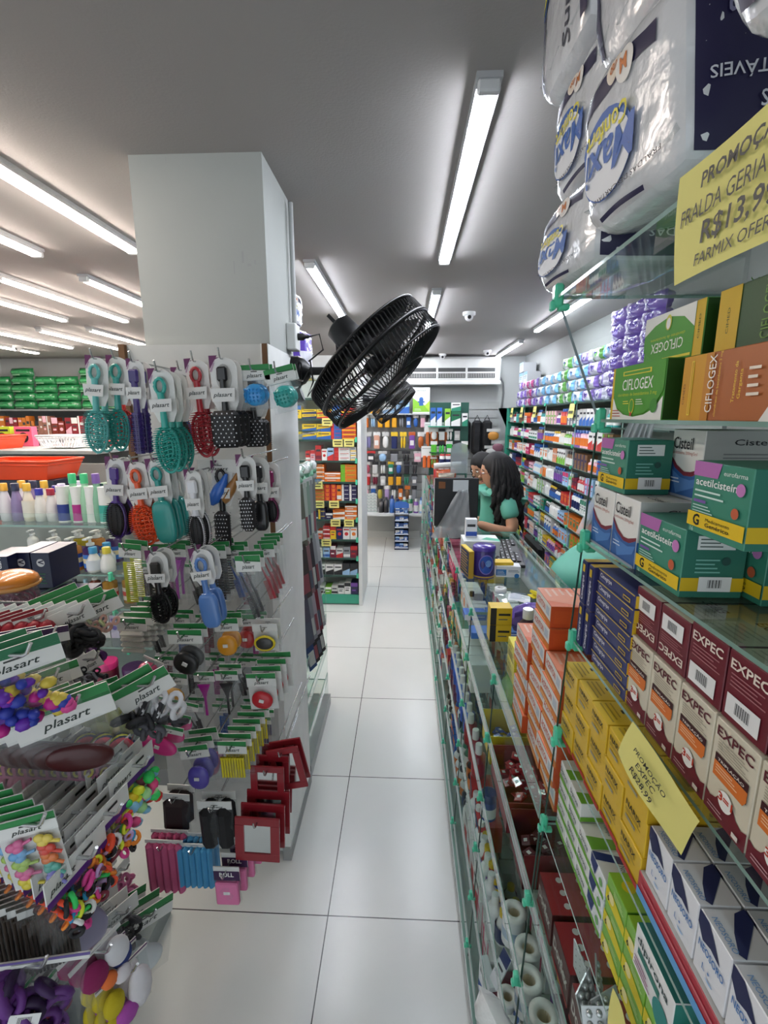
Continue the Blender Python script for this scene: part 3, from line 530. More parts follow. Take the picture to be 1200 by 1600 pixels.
def bagbox(w,h,d,col,front=(),side=(),seed=1,N=14,wr=.004,pw=5.5):
    """plump plastic-wrapped block: rounded box with wrinkles; art laid on the front (-Y) and right (+X) faces"""
    rn=random.Random(seed); ph=[rn.uniform(0,6.3) for _ in range(9)]
    def S(p,off=0):
        x,y,z=p; k=(abs(x)**pw+abs(y)**pw+abs(z)**pw)**(1/pw); k=k if k>0 else 1; x,y,z=x/k,y/k,z/k
        q=1+off+wr/.07*(.5*math.sin(5*x+4*z+ph[0])*math.sin(4*y+ph[1])+.35*math.sin(11*x-8*z+ph[2]+3*y)+.25*math.sin(17*z+13*y+ph[3]+6*x))*.35
        return (x*w/2*q,d/2+y*d/2*q,h/2+z*h/2*q)
    b=MB(); m1=mat(col,.22,coat=1,bump=.55,bscale=26,dist=.010)
    for ax in range(3):
        for sg in(-1,1):
            vs=[]
            for j in range(N+1):
                for i in range(N+1):
                    u,v=2*i/N-1,2*j/N-1; p=[0,0,0]; p[ax]=sg; p[(ax+1)%3]=u; p[(ax+2)%3]=v; vs.append(S(p))
            fs=[(j*(N+1)+i,j*(N+1)+i+1,(j+1)*(N+1)+i+1,(j+1)*(N+1)+i) for j in range(N) for i in range(N)]
            b.add(vs,fs if sg>0 else [f[::-1] for f in fs],m1,True)
    def lay(D,face,k):
        P=(lambda x,y:(2*x-1,-1,2*y-1)) if face=='f' else (lambda x,y:(1,2*x-1,2*y-1)); W,H=(w,h) if face=='f' else (d,h); off=.010+.008*k
        def put_(vs,fs,m): b.add([S(P(x,y),off) for x,y in vs],fs,m,True)
        if D[0]=='t':
            _,t,x,y,hh,ww,mm,rot,bd,sh=D; vs,fs,tw,th=text_geo(t,bd,sh); a=math.radians(rot); o=[]
            for vx,vy in vs:
                X,Y=(vx/tw)*ww*W,(vy/th)*hh*H; o.append((x+(X*math.cos(a)-Y*math.sin(a))/W,y+(X*math.sin(a)+Y*math.cos(a))/H))
            put_(o,fs,mm)
        elif D[0]=='r':
            _,x0,y0,x1,y1,mm=D[:6]; n=8; vs=[(x0+(x1-x0)*i/n,y0+(y1-y0)*j/n) for j in range(n+1) for i in range(n+1)]
            if len(D)>6: vs=[(x,y+D[6]*math.sin(PI*(x-x0)/(x1-x0))) for x,y in vs]
            put_(vs,[(j*(n+1)+i,j*(n+1)+i+1,(j+1)*(n+1)+i+1,(j+1)*(n+1)+i) for j in range(n) for i in range(n)],mm)
        else:
            _,cx,cy,rx,ry,mm=D; vs=[(cx,cy)]+[(cx+rx*math.cos(2*PI*i/24),cy+ry*math.sin(2*PI*i/24)) for i in range(24)]
            put_(vs,[(0,1+i,1+(i+1)%24) for i in range(24)],mm)
    for k,D in enumerate(front): lay(D,'f',k)
    for k,D in enumerate(side): lay(D,'s',k)
    # gathered, heat-sealed tail
    me=b.mesh('pack'); return me
def tailfin(w,h):
    b=MB(); vs=[]
    for j in range(5):
        for i in range(11): vs.append(((i/10-.5)*w*(1-.25*j/4),.006*math.sin(i*2.4+j),h*j/4))
    b.add(vs,[(j*11+i,j*11+i+1,(j+1)*11+i+1,(j+1)*11+i) for j in range(4) for i in range(10)],BAG,True); return b.mesh('sealed_end')
def diaper(seed,w=.19,h=.15,d=.13):
    return bagbox(w,h,d,'#dddfe2',[('r',.04,.72,.80,.84,nv_,.05),('d',.44,.86,.07,.085,'#e9dccb'),('t','80',.41,.83,.07,.06,'#c9722c',0,.008,0),('d',.56,.79,.075,.09,'#e6e2dc'),('t','M',.525,.75,.08,.06,'#c9722c',0,.01,0),
      ('d',.36,.42,.27,.24,bl),('d',.37,.40,.25,.21,'#e4e6ea'),('t','Maxi',.66,.50,.19,.50,bl,180,.02,.2),('t','Confort',.60,.60,.10,.40,'#e2d53a',180,.015,.2),('t','FRALDAS DESCARTÁVEIS',.84,.22,.035,.62,'#2a2a33',180,.005,0),('r',.30,.05,.7,.09,nv_,.02)],
      [('r',.06,.06,.97,.95,nv_),('t','Premium',.85,.75,.14,.6,'#8a86a8',180,.01,.3),('t','DESCARTÁVEIS',.9,.45,.07,.75,'#d9d9e2',180,.01,0),('t','FRALDAS',.9,.32,.07,.45,'#d9d9e2',180,.01,0)],seed)
def softitem(me,label,cat,loc,rot,name='diaper_pack',group=None): return tag(put(me,name,None,loc,rot=[math.radians(a) for a in rot]),label,cat,group)
def dfull(me,w,label,loc,rot):
    o=softitem(me,label,'diaper pack',loc,rot); f=put(tailfin(w*.9,.035),'sealed_end',o,(0,.06,0)); f.rotation_euler=(math.radians(-95),0,0); f.location=(0,.0,.03); return o
dfull(diaper(3,.165,.14,.12),.16,'large white diaper pack with navy side resting on the top glass shelf',(.192,.478,1.745),(7,0,-84))
dfull(diaper(6,.21,.105,.13),.2,'white diaper pack overhanging the top glass shelf just above its green clip',(.192,.665,1.735),(0,3,-88))
dfull(diaper(8,.17,.135,.12),.16,'white diaper pack on top of the farthest one, with orange size dots',(.205,.655,1.845),(4,-2,-86))
def diaperU(seed,w=.18,h=.17,leaf=False):
    D=[('t','Supreme',.70,.08,.14,.85,'#3a3a46',90,.01,.3),('r',.05,.06,.15,.94,nv_),('d',.12,.8,.13,.18,bl),('d',.12,.8,.10,.14,'#e2d53a'),('r',.88,.08,.97,.9,nv_)]
    if leaf: D+=[('d',.3,.62,.05,.14,'#6f9a6a'),('d',.42,.60,.05,.12,'#8fb07a'),('d',.2,.55,.04,.1,'#7fa574')]
    return bagbox(w,h,.12,'#d9dadd',D,[('r',.06,.5,.97,.95,nv_),('t','Supreme',.85,.4,.2,.7,'#3a3a46',180,.02,.3)],seed)
dfull(diaperU(4),.16,'topmost left diaper pack with grey script lettering under the ceiling',(.185,.70,1.985),(0,0,-88))
dfull(diaperU(7,.17),.16,'upper diaper pack with grey script at the top centre of the pile',(.195,.495,1.895),(5,0,-84))
dfull(diaperU(12,.2,.17,True),.16,'diaper pack with a green leaf print at the upper right corner of the photo',(.165,.205,1.745),(8,0,-86))
dfull(diaperU(15,.17,.16),.16,'diaper pack leaning high at the top right corner of the photo',(.21,.32,1.90),(8,0,-86))
softitem(diaper(14,.19,.15,.13),'diaper pack stacked behind the front pile on the top glass shelf','diaper pack',(.42,.52,1.742),(0,0,-84))
# ================================================================ GENERIC SMALL GOODS
def bottle(h,r,body,cap,label=None,shape='round',cw=.55,ch=.18,liq=False,lab2=None,pump=False):
    b=MB(); bm=mat(body,.25,kind='l',op=.75) if liq else mat(body,.3,coat=.5); hb=h*(1-ch); n=14
    if shape=='round': pr=[(r*.9,0),(r,h*.02),(r,hb*.78),(r*.85,hb*.88),(r*cw*.85,hb*.96),(r*cw*.85,hb)]
    elif shape=='slope': pr=[(r*.8,0),(r*.95,h*.03),(r,hb*.25),(r*.9,hb*.6),(r*.6,hb*.88),(r*cw*.85,hb*.97),(r*cw*.85,hb)]
    else: pr=[(r,0),(r,hb*.94),(r*cw,hb)]
    b.lathe(pr,bm,n)
    if label:
        z0,z1=hb*.14,hb*.68; b.lathe([(r*1.012,z0),(r*1.012,z1)],mat(label,.45),n,cap=False)
        if lab2: b.lathe([(r*1.02,z0+(z1-z0)*.35),(r*1.02,z0+(z1-z0)*.7)],mat(lab2,.45),n,cap=False)
    me=b.mesh('bottle'); c=MB(); cmt=mat(cap,.35,coat=.3)
    if pump: c.lathe([(r*.5,hb),(r*.5,hb+h*.07),(r*.2,hb+h*.08),(r*.12,h*.97)],cmt,10); c.box(-r*.3,r*.3,-r*1.1,r*.3,h*.95,h,cmt,bev=.001)
    else: c.lathe([(r*cw,hb),(r*cw,h*.985),(r*cw*.9,h)],cmt,12)
    return me,c.mesh('cap')
def bput(bm,label,cat,x,y,z,rz=0,group=None,name='bottle'):
    o=put(bm[0],name,None,(x,y,z),rz); put(bm[1],'cap',o); return tag(o,label,cat,group)
def jar(h,r,body,lid,label=None):
    b=MB().lathe([(r*.95,0),(r,h*.04),(r,h*.74)],mat(body,.35,coat=.4),18)
    if label: b.lathe([(r*1.01,h*.12),(r*1.01,h*.62)],mat(label,.4),18,cap=False)
    return b.mesh('jar'),MB().lathe([(r*1.04,h*.74),(r*1.04,h*.97),(r*.98,h)],mat(lid,.35,coat=.3),18).mesh('lid')
def small_carton(w,d,h,base,acc,k=0):
    b=MB(); b.box(-w/2,w/2,0,d,0,h,mat(base,.42)); F=FY(-w/2,0,0)
    if k==0: b.rect(F,0,h*.1,w,h*.34,acc); b.rect(F,w*.12,h*.6,w*.85,h*.74,'#33363c')
    elif k==1: b.rect(F,0,h*.68,w,h,acc); b.rect(F,w*.15,h*.3,w*.7,h*.4,acc); b.rect(F,w*.15,h*.5,w*.8,h*.57,'#3a3c42')
    elif k==2: b.add([(0,0,.0004),(w,0,.0004),(w,h*.55,.0004),(0,h*.3,.0004)],[(0,1,2,3)],acc,False,F); b.rect(F,w*.12,h*.68,w*.88,h*.8,'#2b2d33')
    elif k==3: b.disc(F,w*.5,h*.45,w*.28,w*.28,acc); b.rect(F,w*.1,h*.76,w*.9,h*.87,acc)
    else: b.rect(F,0,0,w*.28,h,acc); b.rect(F,w*.38,h*.55,w*.92,h*.68,acc); b.rect(F,w*.38,h*.3,w*.8,h*.36,'#55585e')
    return b.mesh('carton')
CN={'#e6e6e3':'white','#d23b6e':'pink','#2f63b0':'blue','#c23030':'red','#6fb32e':'lime','#7a4aa0':'purple','#e07828':'orange','#2e8a6c':'green','#e8c22a':'yellow','#1f2a5c':'navy','#9fc4e6':'pale blue','#e8b6c4':'pale pink','#7d5a3c':'brown','#3aa6a6':'turquoise','#26262a':'black','#c9c9c6':'grey','#7a1f3a':'wine','#e9dfc4':'cream'}
# right wall shelving --------------------------------------------------
RX=1.2; RZ=[1.665,1.505,1.355,1.205,1.055,.91,.765,.62,.475,.33,.185]
rs=empty('wall_shelving',(1.3,4.3,0)); tag(rs,'green-framed glass wall shelving behind the clerks on the right wall','shelving')
def rput(b,n): o=b.build(n,rs); o.location=(-1.3,-4.3,0); return o
rput(MB().box(1.43,1.45,2.25,5.75,.05,1.95,mat('#8e9391',.7)),'back_board')
for z in RZ: b=MB(); b.box(RX,1.43,2.25,5.72,z-.009,z,mat('#7f9a92',.25,coat=.5),edge=mat('#27413a',.3)); rput(b,'glass_shelf')
for y in(2.75,3.5,4.25,5.0): b=MB(); b.add([(RX+.01,y,.1),(1.43,y,.1),(1.43,y,1.66),(RX+.01,y,1.66)],[(0,1,2,3)],GLASS); b.tube([(RX+.01,y,.1),(RX+.01,y,1.66)],.003,mat('#b4cfc6',.3),4); rput(b,'glass_divider')
b=MB(); b.box(RX-.02,1.44,5.72,5.745,.05,1.66,mat('#2f8f76',.5)); b.add([(RX-.02,5.718,1.66),(RX-.12,5.718,1.66),(RX-.02,5.718,1.44)],[(0,2,1),(0,1,2)],mat('#2f8f76',.5)); rput(b,'end_panel')
for i,z in enumerate(RZ):
    for y in(3.5,4.25,5.0): b=MB(); b.box(-.008,.006,-.008,.008,-.012,.012,CLIP,T(RX-1.3,y-4.3,z)); b.build('corner_clip',rs)
rowcols=[['#c9c9c6','#e6e6e3','#3aa6a6','#7d5a3c','#e6e6e3','#c23030','#c9c9c6'],
 ['#e6e6e3','#e9dfc4','#6fb32e','#7a4aa0','#d23b6e','#e6e6e3','#7d5a3c','#2f63b0'],
 ['#e6e6e3','#e07828','#9fc4e6','#e6e6e3','#d23b6e','#e8b6c4','#2f63b0','#e6e6e3'],
 ['#e6e6e3','#1f2a5c','#9fc4e6','#6fb32e','#7a1f3a','#e8b6c4','#9fc4e6','#e6e6e3'],
 ['#e6e6e3','#2f63b0','#e6e6e3','#6fb32e','#e6e6e3','#c23030','#e6e6e3'],
 ['#2e8a6c','#c23030','#e6e6e3','#9fc4e6','#e6e6e3','#e07828','#c23030','#e6e6e3'],
 ['#e8c22a','#e6e6e3','#2f63b0','#9fc4e6','#e07828','#c23030','#2e8a6c','#e6e6e3'],
 ['#e6e6e3','#1f2a5c','#e6e6e3','#9fc4e6','#e6e6e3','#c23030','#c9c9c6'],
 ['#7a1f3a','#e6e6e3','#7a4aa0','#e8c22a','#e6e6e3','#c23030','#2f63b0'],
 ['#1f2a5c','#c23030','#e6e6e3','#3aa6a6','#e6e6e3','#e8b6c4'],
 ['#e6e6e3','#2f63b0','#c9c9c6','#c23030','#e6e6e3']]
acc=['#2f63b0','#c23030','#7a4aa0','#2e8a6c','#e07828','#d23b6e','#1f2a5c','#6fb32e']
CACHE={}
def goods(rn,c,hmax,kinds=(0,1)):
    kd=rn.choice(kinds); q=(c,kd,rn.randrange(5),rn.randrange(4))
    if q in CACHE: return CACHE[q]
    if kd==0:
        a=acc[(q[2]*3+q[3])%8]; a='#e6e6e3' if a==c else a; w=(.032,.045,.058,.07)[q[3]]; h=hmax*(.62,.78,.9,.7,.85)[q[2]]
        CACHE[q]=(small_carton(w,.07,h,c,a,q[2]),None,w,'carton','medicine box')
    else:
        r=(.017,.021,.025,.02)[q[3]]; h=hmax*(.7,.85,.95,.8,.75)[q[2]]; cp=('#e6e6e3','#26262a','#2f63b0','#c9c9c6','#e8c22a')[q[2]]
        bm=bottle(h,r,c,cp if cp!=c else '#26262a','#e6e6e3' if q[2]%2 else acc[q[3]*2],('round','slope','cyl')[q[2]%3]); CACHE[q]=(bm[0],bm[1],r*2,'bottle','bottle')
    return CACHE[q]
rn=random.Random(5); RWN=0
for ri,z in enumerate(RZ[1:]):
    y=5.66; n=0; cols=rowcols[ri]; ymin=2.85 if ri<6 else 2.6
    ci=0
    while y>ymin:
        c=cols[(ci)%len(cols)] if rn.random()<.8 else rn.choice(list(CN)); ci+=1; rep=rn.choice((2,3,3,4,5)); kk=goods(rn,c,.125,(0,0,1) if ri>4 else (0,1))
        for _ in range(rep):
            y-=kk[2]+.006
            if y<ymin: break
            nm='generic_wall_carton' if kk[3]=='carton' else 'generic_wall_bottle'  # generic made-up stock, cartons and bottles of no particular product
            o=put(kk[0],nm,None,(RX+.012+(kk[2]/2 if kk[1] else 0),y+kk[2]/2,z),-90)
            if kk[1]: put(kk[1],'cap',o)
            tag(o,f'{CN[c]} {kk[3]} on right wall shelf {NUMW[ri]}, {ordn(n)} from its far end',kk[4],f'goods on the {ordn(ri)} shelf of the right wall'); n+=1; RWN+=1
        if rn.random()<.12: y-=.03
# wipes and diaper packs on the wall shelving top
def wipes(c,c2,seed): 
    return soft(.19,.085,.09,c,[('r',.02,.02,.24,.98,c2),('r',.78,.02,.98,.98,c2),('d',.5,.5,.13,.3,c2),('d',.5,.5,.07,.16,'#3a2f78' if c2!='#7fb7dc' else '#1f4f96')],10,8,.003,seed,3,rough=.3,bump=.3)
WP=[wipes('#c9c9d2','#7a5fb0',1),wipes('#ccd0d6','#6fa5ca',2),wipes('#7d66b4','#bfbcd0',3),wipes('#cdd0d2','#558f44',4),wipes('#cbc9d1','#98356e',5)]
WN=['white and purple','white and pale blue','purple','white and green','white and magenta']
rn=random.Random(9); n=0
for ly in range(4):
    y=5.6-.04*ly; k=0
    while y>2.95:
        if ly==0 or (ly==1) or (ly==2 and 5.6>y) or y<4.05:
            a=(0,4,0,1,1,3,1,0,2,2)[min(9,int((5.6-y)/.28))] if ly<3 else (2,1,3)[int(y*5)%3]
            if not(ly==3 and y>4.3): softitem(WP[a],f'{WN[a]} wipes pack atop the wall shelving, layer {["one","two","three","four"][ly]}, {ordn(k)} from far end','wipes pack',(1.29,y-.1,1.667+ly*.088),(0,rn.uniform(-3,3),-90+rn.uniform(-8,8)),'wipes_pack','wipes packs on the wall shelving'); k+=1
        y-=.205
PU=soft(.18,.09,.10,'#6b50a6',[('r',.1,.1,.4,.9,'#d5cfe8'),('d',.68,.5,.14,.3,'#4a2f90')],10,8,.006,8,3,rough=.3)
for ly in range(6):
    for k in range(3):
        softitem(PU,f'purple diaper bag in the near wall pile, {ordn(ly)} layer, {ordn(k)} from near end','diaper pack',(1.27,2.62+.19*k,1.667+ly*.085),(0,(k*5+ly*7)%9-4,-90+(ly*11+k*17)%13-6),'diaper_pack','purple packs in the near pile')
BB=soft(.22,.23,.12,'#3f86c4',[('d',.5,.5,.2,.3,'#7fb7dc'),('r',.1,.1,.9,.2,'#dfe8f0')],12,10,.006,6,3)
softitem(BB,'bright blue soft pack beside the upside-down green box','diaper pack',(1.27,2.42,1.667),(0,0,-70))
for k,(y,z) in enumerate(((5.5,1.93),(5.3,1.93),(5.5,2.04))):
    item(small_carton(.16,.14,.1,'#a9acae','#6c8db0',1),'cardboard_box',f'grey storage carton on the far end of the wall shelving, {ordn(k)}','box',1.27,y,z)
for k,y in enumerate((5.5,5.05,4.55,3.55)): 
    b=MB(); b.add([(0,.05,0),(0,-.05,0),(-.012,-.06,-.1),(-.012,.06,-.1)],[(0,1,2,3)],py); b.add([(-.001,.045,-.02),(-.001,-.045,-.02),(-.004,-.045,-.03),(-.004,.045,-.03)],[(0,1,2,3)],'#4a482a'); b.add([(-.0085,.045,-.05),(-.0085,-.045,-.05),(-.0115,-.045,-.07),(-.0115,.045,-.07)],[(0,1,2,3)],'#4a482a')
    tag(put(b.mesh('price_sign'),'price_sign',None,(RX-.004,y,1.657)),f'small yellow paper sign hanging under the wipes packs, {ordn(k)} from the far end','sign','yellow signs on the wall shelving')
# white plastic sheet hanging behind the near shelving
b=MB(); vs=[]; n=18
for j in range(9):
    for i in range(n+1):
        t=j/8; w=.12+.16*t; x=.97+ (i/n-.5)*w*.75-.13*t; vs.append((x,2.0+.02*math.sin(i*1.9+j*.2),1.60-.52*t))
b.add(vs,[(j*(n+1)+i,j*(n+1)+i+1,(j+1)*(n+1)+i+1,(j+1)*(n+1)+i) for j in range(8) for i in range(n)],mat('#eef0ee',.2,0,'b',milk=.35,scale=8),True)
tag(b.build('plastic_sheet'),'translucent white plastic sheet hanging beside the near display shelving','plastic sheet')
# ================================================================ MIDDLE MEDICINE SHELVING
ms=empty('medicine_shelving',(-.56,3.95,0)); tag(ms,'brightly lit white shelving full of medicine boxes in mid aisle, with a green plinth','shelving')
def mput(b,n): o=b.build(n,ms); o.location=(.56,-3.95,0); return o
MZ=[1.706,1.55,1.387,1.22,1.05,.894,.74,.572,.413,.263,.093]
wt=mat('#dfe1df',.5)
mput(MB().box(-.375,-.345,3.78,4.35,0,2.05,wt),'side_panel'); mput(MB().box(-1.05,-.375,4.0,4.02,0,2.05,mat('#b9bcba',.6)),'back_board')
mput(MB().box(-1.05,-.375,3.79,4.0,.012,.09,mat('#3fa588',.45)).box(-1.05,-.375,3.80,4.0,0,.012,mat('#77797a',.5)),'plinth')
for z in MZ[:-1]: b=MB(); b.box(-1.05,-.378,3.79,4.0,z-.012,z,mat('#9fb0ab',.35)); b.box(-1.05,-.378,3.785,3.79,z-.014,z+.002,mat('#2c4a42',.4)); mput(b,'shelf')
for k,z in enumerate(MZ[:-1]): b=MB(); b.box(-.008,.008,-.008,.008,-.02,.02,CLIP,T(-.385+.56,3.78-3.95,z)); b.build('corner_clip',ms)
def C(w,h,c,a,k,d=.1): return ('c',w,h,c,a,k,d)
rows=[ # (width,height,colour,accent,style,stack)
 [(.075,.1,'#e8c22a','#2f63b0',1,1),(.12,.035,'#e8c22a','#1f2a5c',2,2),(.12,.035,'#e8c22a','#c23030',2,2),(.07,.1,'#9fc4e6','#2f63b0',1,1),(.12,.04,'#c23030','#e8c22a',0,2)],
 [(.115,.06,'#e8c22a','#2f63b0',2,2),(.115,.06,'#e8c22a','#2f63b0',2,2),(.085,.03,'#2f63b0','#c23030',4,4),(.115,.032,'#d9552a','#e8c22a',0,4)],
 [(.04,.075,'#c23030','#e6e6e3',0,1),(.04,.08,'#e8b6c4','#c23030',1,1),(.05,.12,'#c23030','#7a1f3a',0,1),(.045,.09,'#e6e6e3','#c23030',3,1),(.055,.1,'#9fc4e6','#c23030',2,1),(.13,.034,'#e6e6e3','#c23030',4,3),(.05,.034,'#e6e6e3','#e8c22a',0,3)],
 [(.06,.11,'#c9602a','#e07828',1,1),(.10,.034,'#e07828','#e6e6e3',0,4),(.13,.035,'#e07828','#e6e6e3',1,2),(.13,.034,'#e07828','#6fb32e',4,4)],
 [(.05,.045,'#d9552a','#c9c9c6',1,2),(.12,.026,'#c98a24','#c23030',0,5),(.05,.033,'#c23030','#e07828',3,4),(.05,.033,'#c23030','#e07828',3,4),(.04,.13,'#e07828','#e6e6e3',0,1),(.062,.033,'#2a2450','#e6e6e3',4,4),(.062,.033,'#2a2450','#e6e6e3',4,4)],
 [(.06,.05,'#1f2a5c','#e6e6e3',0,1),(.06,.04,'#2a2450','#e8c22a',4,2),(.06,.05,'#2a2450','#e6e6e3',1,1),(.1,.04,'#e07828','#e6e6e3',2,2),(.1,.037,'#e07828','#e6e6e3',1,3)],
 [(.045,.07,'#d9552a','#c9c9c6',1,1),(.06,.035,'#c23030','#e6e6e3',0,3),(.05,.11,'#e8c22a','#c23030',1,1),(.055,.1,'#1f2a5c','#c23030',3,1),(.06,.1,'#e6e6e3','#c23030',3,1),(.06,.1,'#e6e6e3','#e07828',3,1)],
 [(.06,.08,'#e6e6e3','#c9c9c6',1,1),(.06,.085,'#9fc4e6','#2f63b0',0,1),(.05,.1,'#7a1f3a','#e6e6e3',1,1),(.06,.08,'#c9c9c6','#c23030',2,1),(.06,.09,'#8a8d92','#e6e6e3',0,1),(.06,.1,'#7a1f3a','#c23030',1,1)],
 [(.07,.09,'#e6e6e3','#26262a',2,1),(.07,.09,'#e6e6e3','#26262a',2,1),(.07,.09,'#e6e6e3','#26262a',2,1),(.065,.1,'#26262a','#9fc4e6',2,1),(.065,.1,'#26262a','#9fc4e6',2,1)],
 [(.055,.07,'#c9c9c6','#26262a',0,1),(.055,.06,'#6fb32e','#e6e6e3',1,1),(.055,.07,'#c9c9c6','#26262a',0,1),(.055,.08,'#e6e6e3','#26262a',1,1),(.055,.1,'#e6e6e3','#26262a',1,1),(.06,.1,'#2a2450','#7a4aa0',1,1)]]
CN.update({'#d9552a':'red-orange','#c9602a':'dull orange','#c98a24':'amber','#2a2450':'dark purple','#8a8d92':'slate grey'})
for ri,row in enumerate(rows):
    x=-.385; base=MZ[ri+1] if ri+1<len(MZ) else .093; base=MZ[ri+1]
    for j,(w,h,c,a,k,st) in enumerate(row[::-1]):
        me=small_carton(w-.004,.11,h,c,a,k)
        for s_ in range(st):
            t='' if st==1 else f', {ordn(s_)} from stack bottom'
            item(me,'tablet_carton',f'{CN[c]} box on {ordn(ri)} medicine shelf, {ordn(j)} from right{t}','medicine box',x-w/2,3.80,base+s_*(h+.001),0,f'boxes on the {ordn(ri)} medicine shelf')
        x-=w
k=0
for x,z in((-.61,1.55),(-.53,1.387),(-.44,1.387),(-.70,1.05),(-.69,.894),(-.57,.894),(-.56,.74),(-.45,.74),(-.64,.572)):
    b=MB(); F=FY(-.04,-.001,-.06); b.box(-.04,.04,-.001,0,-.06,.0,py); b.rect(F,.01,.035,.07,.045,'#5a5830',.001); b.rect(F,.015,.015,.065,.025,'#5a5830',.001)
    tag(put(b.mesh('price_tag'),'price_tag',None,(x,3.781,z+.004)),f'yellow price tag on the mid-aisle medicine shelving, {ordn(k)} from the top','sign','yellow tags on the medicine shelving'); k+=1
# ================================================================ BACK WALL
sl=empty('slatwall_panel',(0,6.05,0)); tag(sl,'grey slatwall panel on the back wall holding hanging packs','wall panel')
b=MB()
for i in range(13): b.box(-.60,1.15,6.03,6.06,.45+i*.1,.542+i*.1,mat('#a9acaa',.6))
o=b.build('slats',sl); o.location=(0,-6.05,0)
o=MB().box(-.6,.3,5.55,6.03,.40,.42,mat('#c9cccb',.5)).build('lower_shelf',sl); o.location=(0,-6.05,0)
o=MB().box(-.6,.5,5.8,6.03,1.585,1.60,mat('#b9bcba',.5)).build('upper_shelf',sl); o.location=(0,-6.05,0)
# small hanging packs
def minipack(w,h,c,a,k):
    b=MB(); b.box(-w/2,w/2,-.002,0,-h*.25,0,mat(a,.5)); 
    if k==0: b.blob((0,-.012,-h*.6),(w*.42,.014,h*.36),mat(c,.4),10,.8)
    elif k==1: b.box(-w*.42,w*.42,-.02,0,-h,-h*.25,mat(c,.35),bev=.006)
    elif k==2:
        for s_ in(-1,1): b.blob((s_*w*.2,-.01,-h*.62),(w*.17,.012,h*.36),mat(c,.4),8,.8)
    else: b.box(-w*.4,w*.4,-.006,0,-h,-h*.2,mat(c,.35)); b.rect(FY(-w*.4,-.006,-h),w*.1,h*.2,w*.7,h*.5,'#e6e6e3',.001)
    return b.mesh('hanging_pack')
hr=[(1.585,[('#7d5a3c','#c9602a'),('#e07828','#e6e6e3'),('#9fc4e6','#c9c9c6'),('#e8a822','#26262a'),('#e8a822','#26262a'),('#e8a822','#26262a'),('#8a8d92','#26262a'),('#2f63b0','#1f2a5c'),('#2f63b0','#e6e6e3'),('#e8b6c4','#c9c9c6'),('#8a8d92','#26262a')],.15),
 (1.38,[('#a59cc0','#c9c9c6'),('#8a86b8','#c9c9c6'),('#d9a48c','#e6e6e3'),('#e6e6e3','#c9c9c6'),('#1f2a5c','#e8c22a'),('#e8c22a','#e8c22a'),('#7a4aa0','#c9602a'),('#b5602a','#e6e6e3'),('#b5602a','#e6e6e3')],.2),
 (1.15,[('#c23030','#26262a'),('#3a3a3e','#c23030'),('#9fc4e6','#c9c9c6'),('#8a8d92','#26262a'),('#26262a','#26262a'),('#e8b6c4','#c9c9c6'),('#26262a','#c23030')],.13),
 (1.02,[('#3a8ac0','#e6e6e3'),('#a84a5a','#c9c9c6'),('#c9c9c6','#26262a'),('#e6e6e3','#26262a'),('#2e8a6c','#e8c22a'),('#2f63b0','#e6e6e3'),('#26262a','#26262a'),('#3a3a3e','#26262a')],.15),
 (.87,[('#c23030','#e6e6e3'),('#c23030','#e8b6c4'),('#7a1f3a','#e6e6e3'),('#c9c9c6','#26262a'),('#e8a822','#26262a'),('#e8a822','#26262a'),('#2e8a6c','#1f4f3a'),('#8a8d92','#26262a')],.14),
 (.72,[('#6f8f5a','#26262a'),('#e8b6c4','#c9c9c6'),('#2f63b0','#e6e6e3'),('#c9b84a','#26262a'),('#b59cc8','#e6e6e3'),('#e6e6e3','#26262a'),('#e07828','#26262a'),('#7d5a3c','#e07828'),('#8a8d92','#26262a')],.17)]
pc={'#b5602a':'rust','#a59cc0':'lilac','#8a86b8':'violet','#d9a48c':'salmon','#3a3a3e':'charcoal','#3a8ac0':'sky blue','#a84a5a':'rose','#e8a822':'golden','#6f8f5a':'sage green','#c9b84a':'mustard','#b59cc8':'lavender'}; CN.update(pc)
for ri,(z,cs,h) in enumerate(hr):
    n=len(cs); x0,x1=-.56,(.30 if ri<3 else .12)
    for j,(c,a) in enumerate(cs):
        x=x0+(x1-x0)*j/(n-1); me=minipack((x1-x0)/n*.82,h,c,a,(ri+j)%4 if c not in('#e8a822',) else 1)
        for dd in(0,1):
            o=tag(put(me,'hanging_pack',None,(x+.004*dd,5.86+.06*dd,z-.005*dd)),f'{CN[c]} pack on back wall hook row {["one","two","three","four","five","six"][ri]}, {ordn(j)} from left, {["front","rear"][dd]}','hanging pack',f'packs on the {ordn(ri)} hook row of the back wall')
        MB().tube([(0,-.06,.004),(0,0,.0),(0,.17,.0)],.003,CHROME,4).build('wall_hook',sl).location=(x,5.86-6.05,z-.01)
# big header-card packs sticking out
for k,(x,z,c) in enumerate(((.36,1.50,'#b5602a'),(.33,1.23,'#d9682a'))):
    o=empty('hanging_pack',(x,5.55,z)); tag(o,f'{"upper" if k==0 else "lower"} orange pack with wide white header hanging at the back wall','hanging pack')
    MB().box(-.14,.14,-.003,0,-.13,0,'#e3e3df').box(-.13,.13,-.004,-.003,-.03,-.025,'#8a8a8a').build('header_card',o); b=MB()
    for i in range(5): b.box(-.12+i*.05,-.08+i*.05,-.02,.05,-.25,-.11,mat(c,.4),bev=.008)
    b.build('contents',o)
for k in range(2): item(small_carton(.07,.06,.22,'#e08a9c','#e8b6c4',4),'pink_pack',f'pink pack hanging at the right end of the back wall hooks, {ordn(k)}','hanging pack',.32+k*.085,5.6,.78,0)
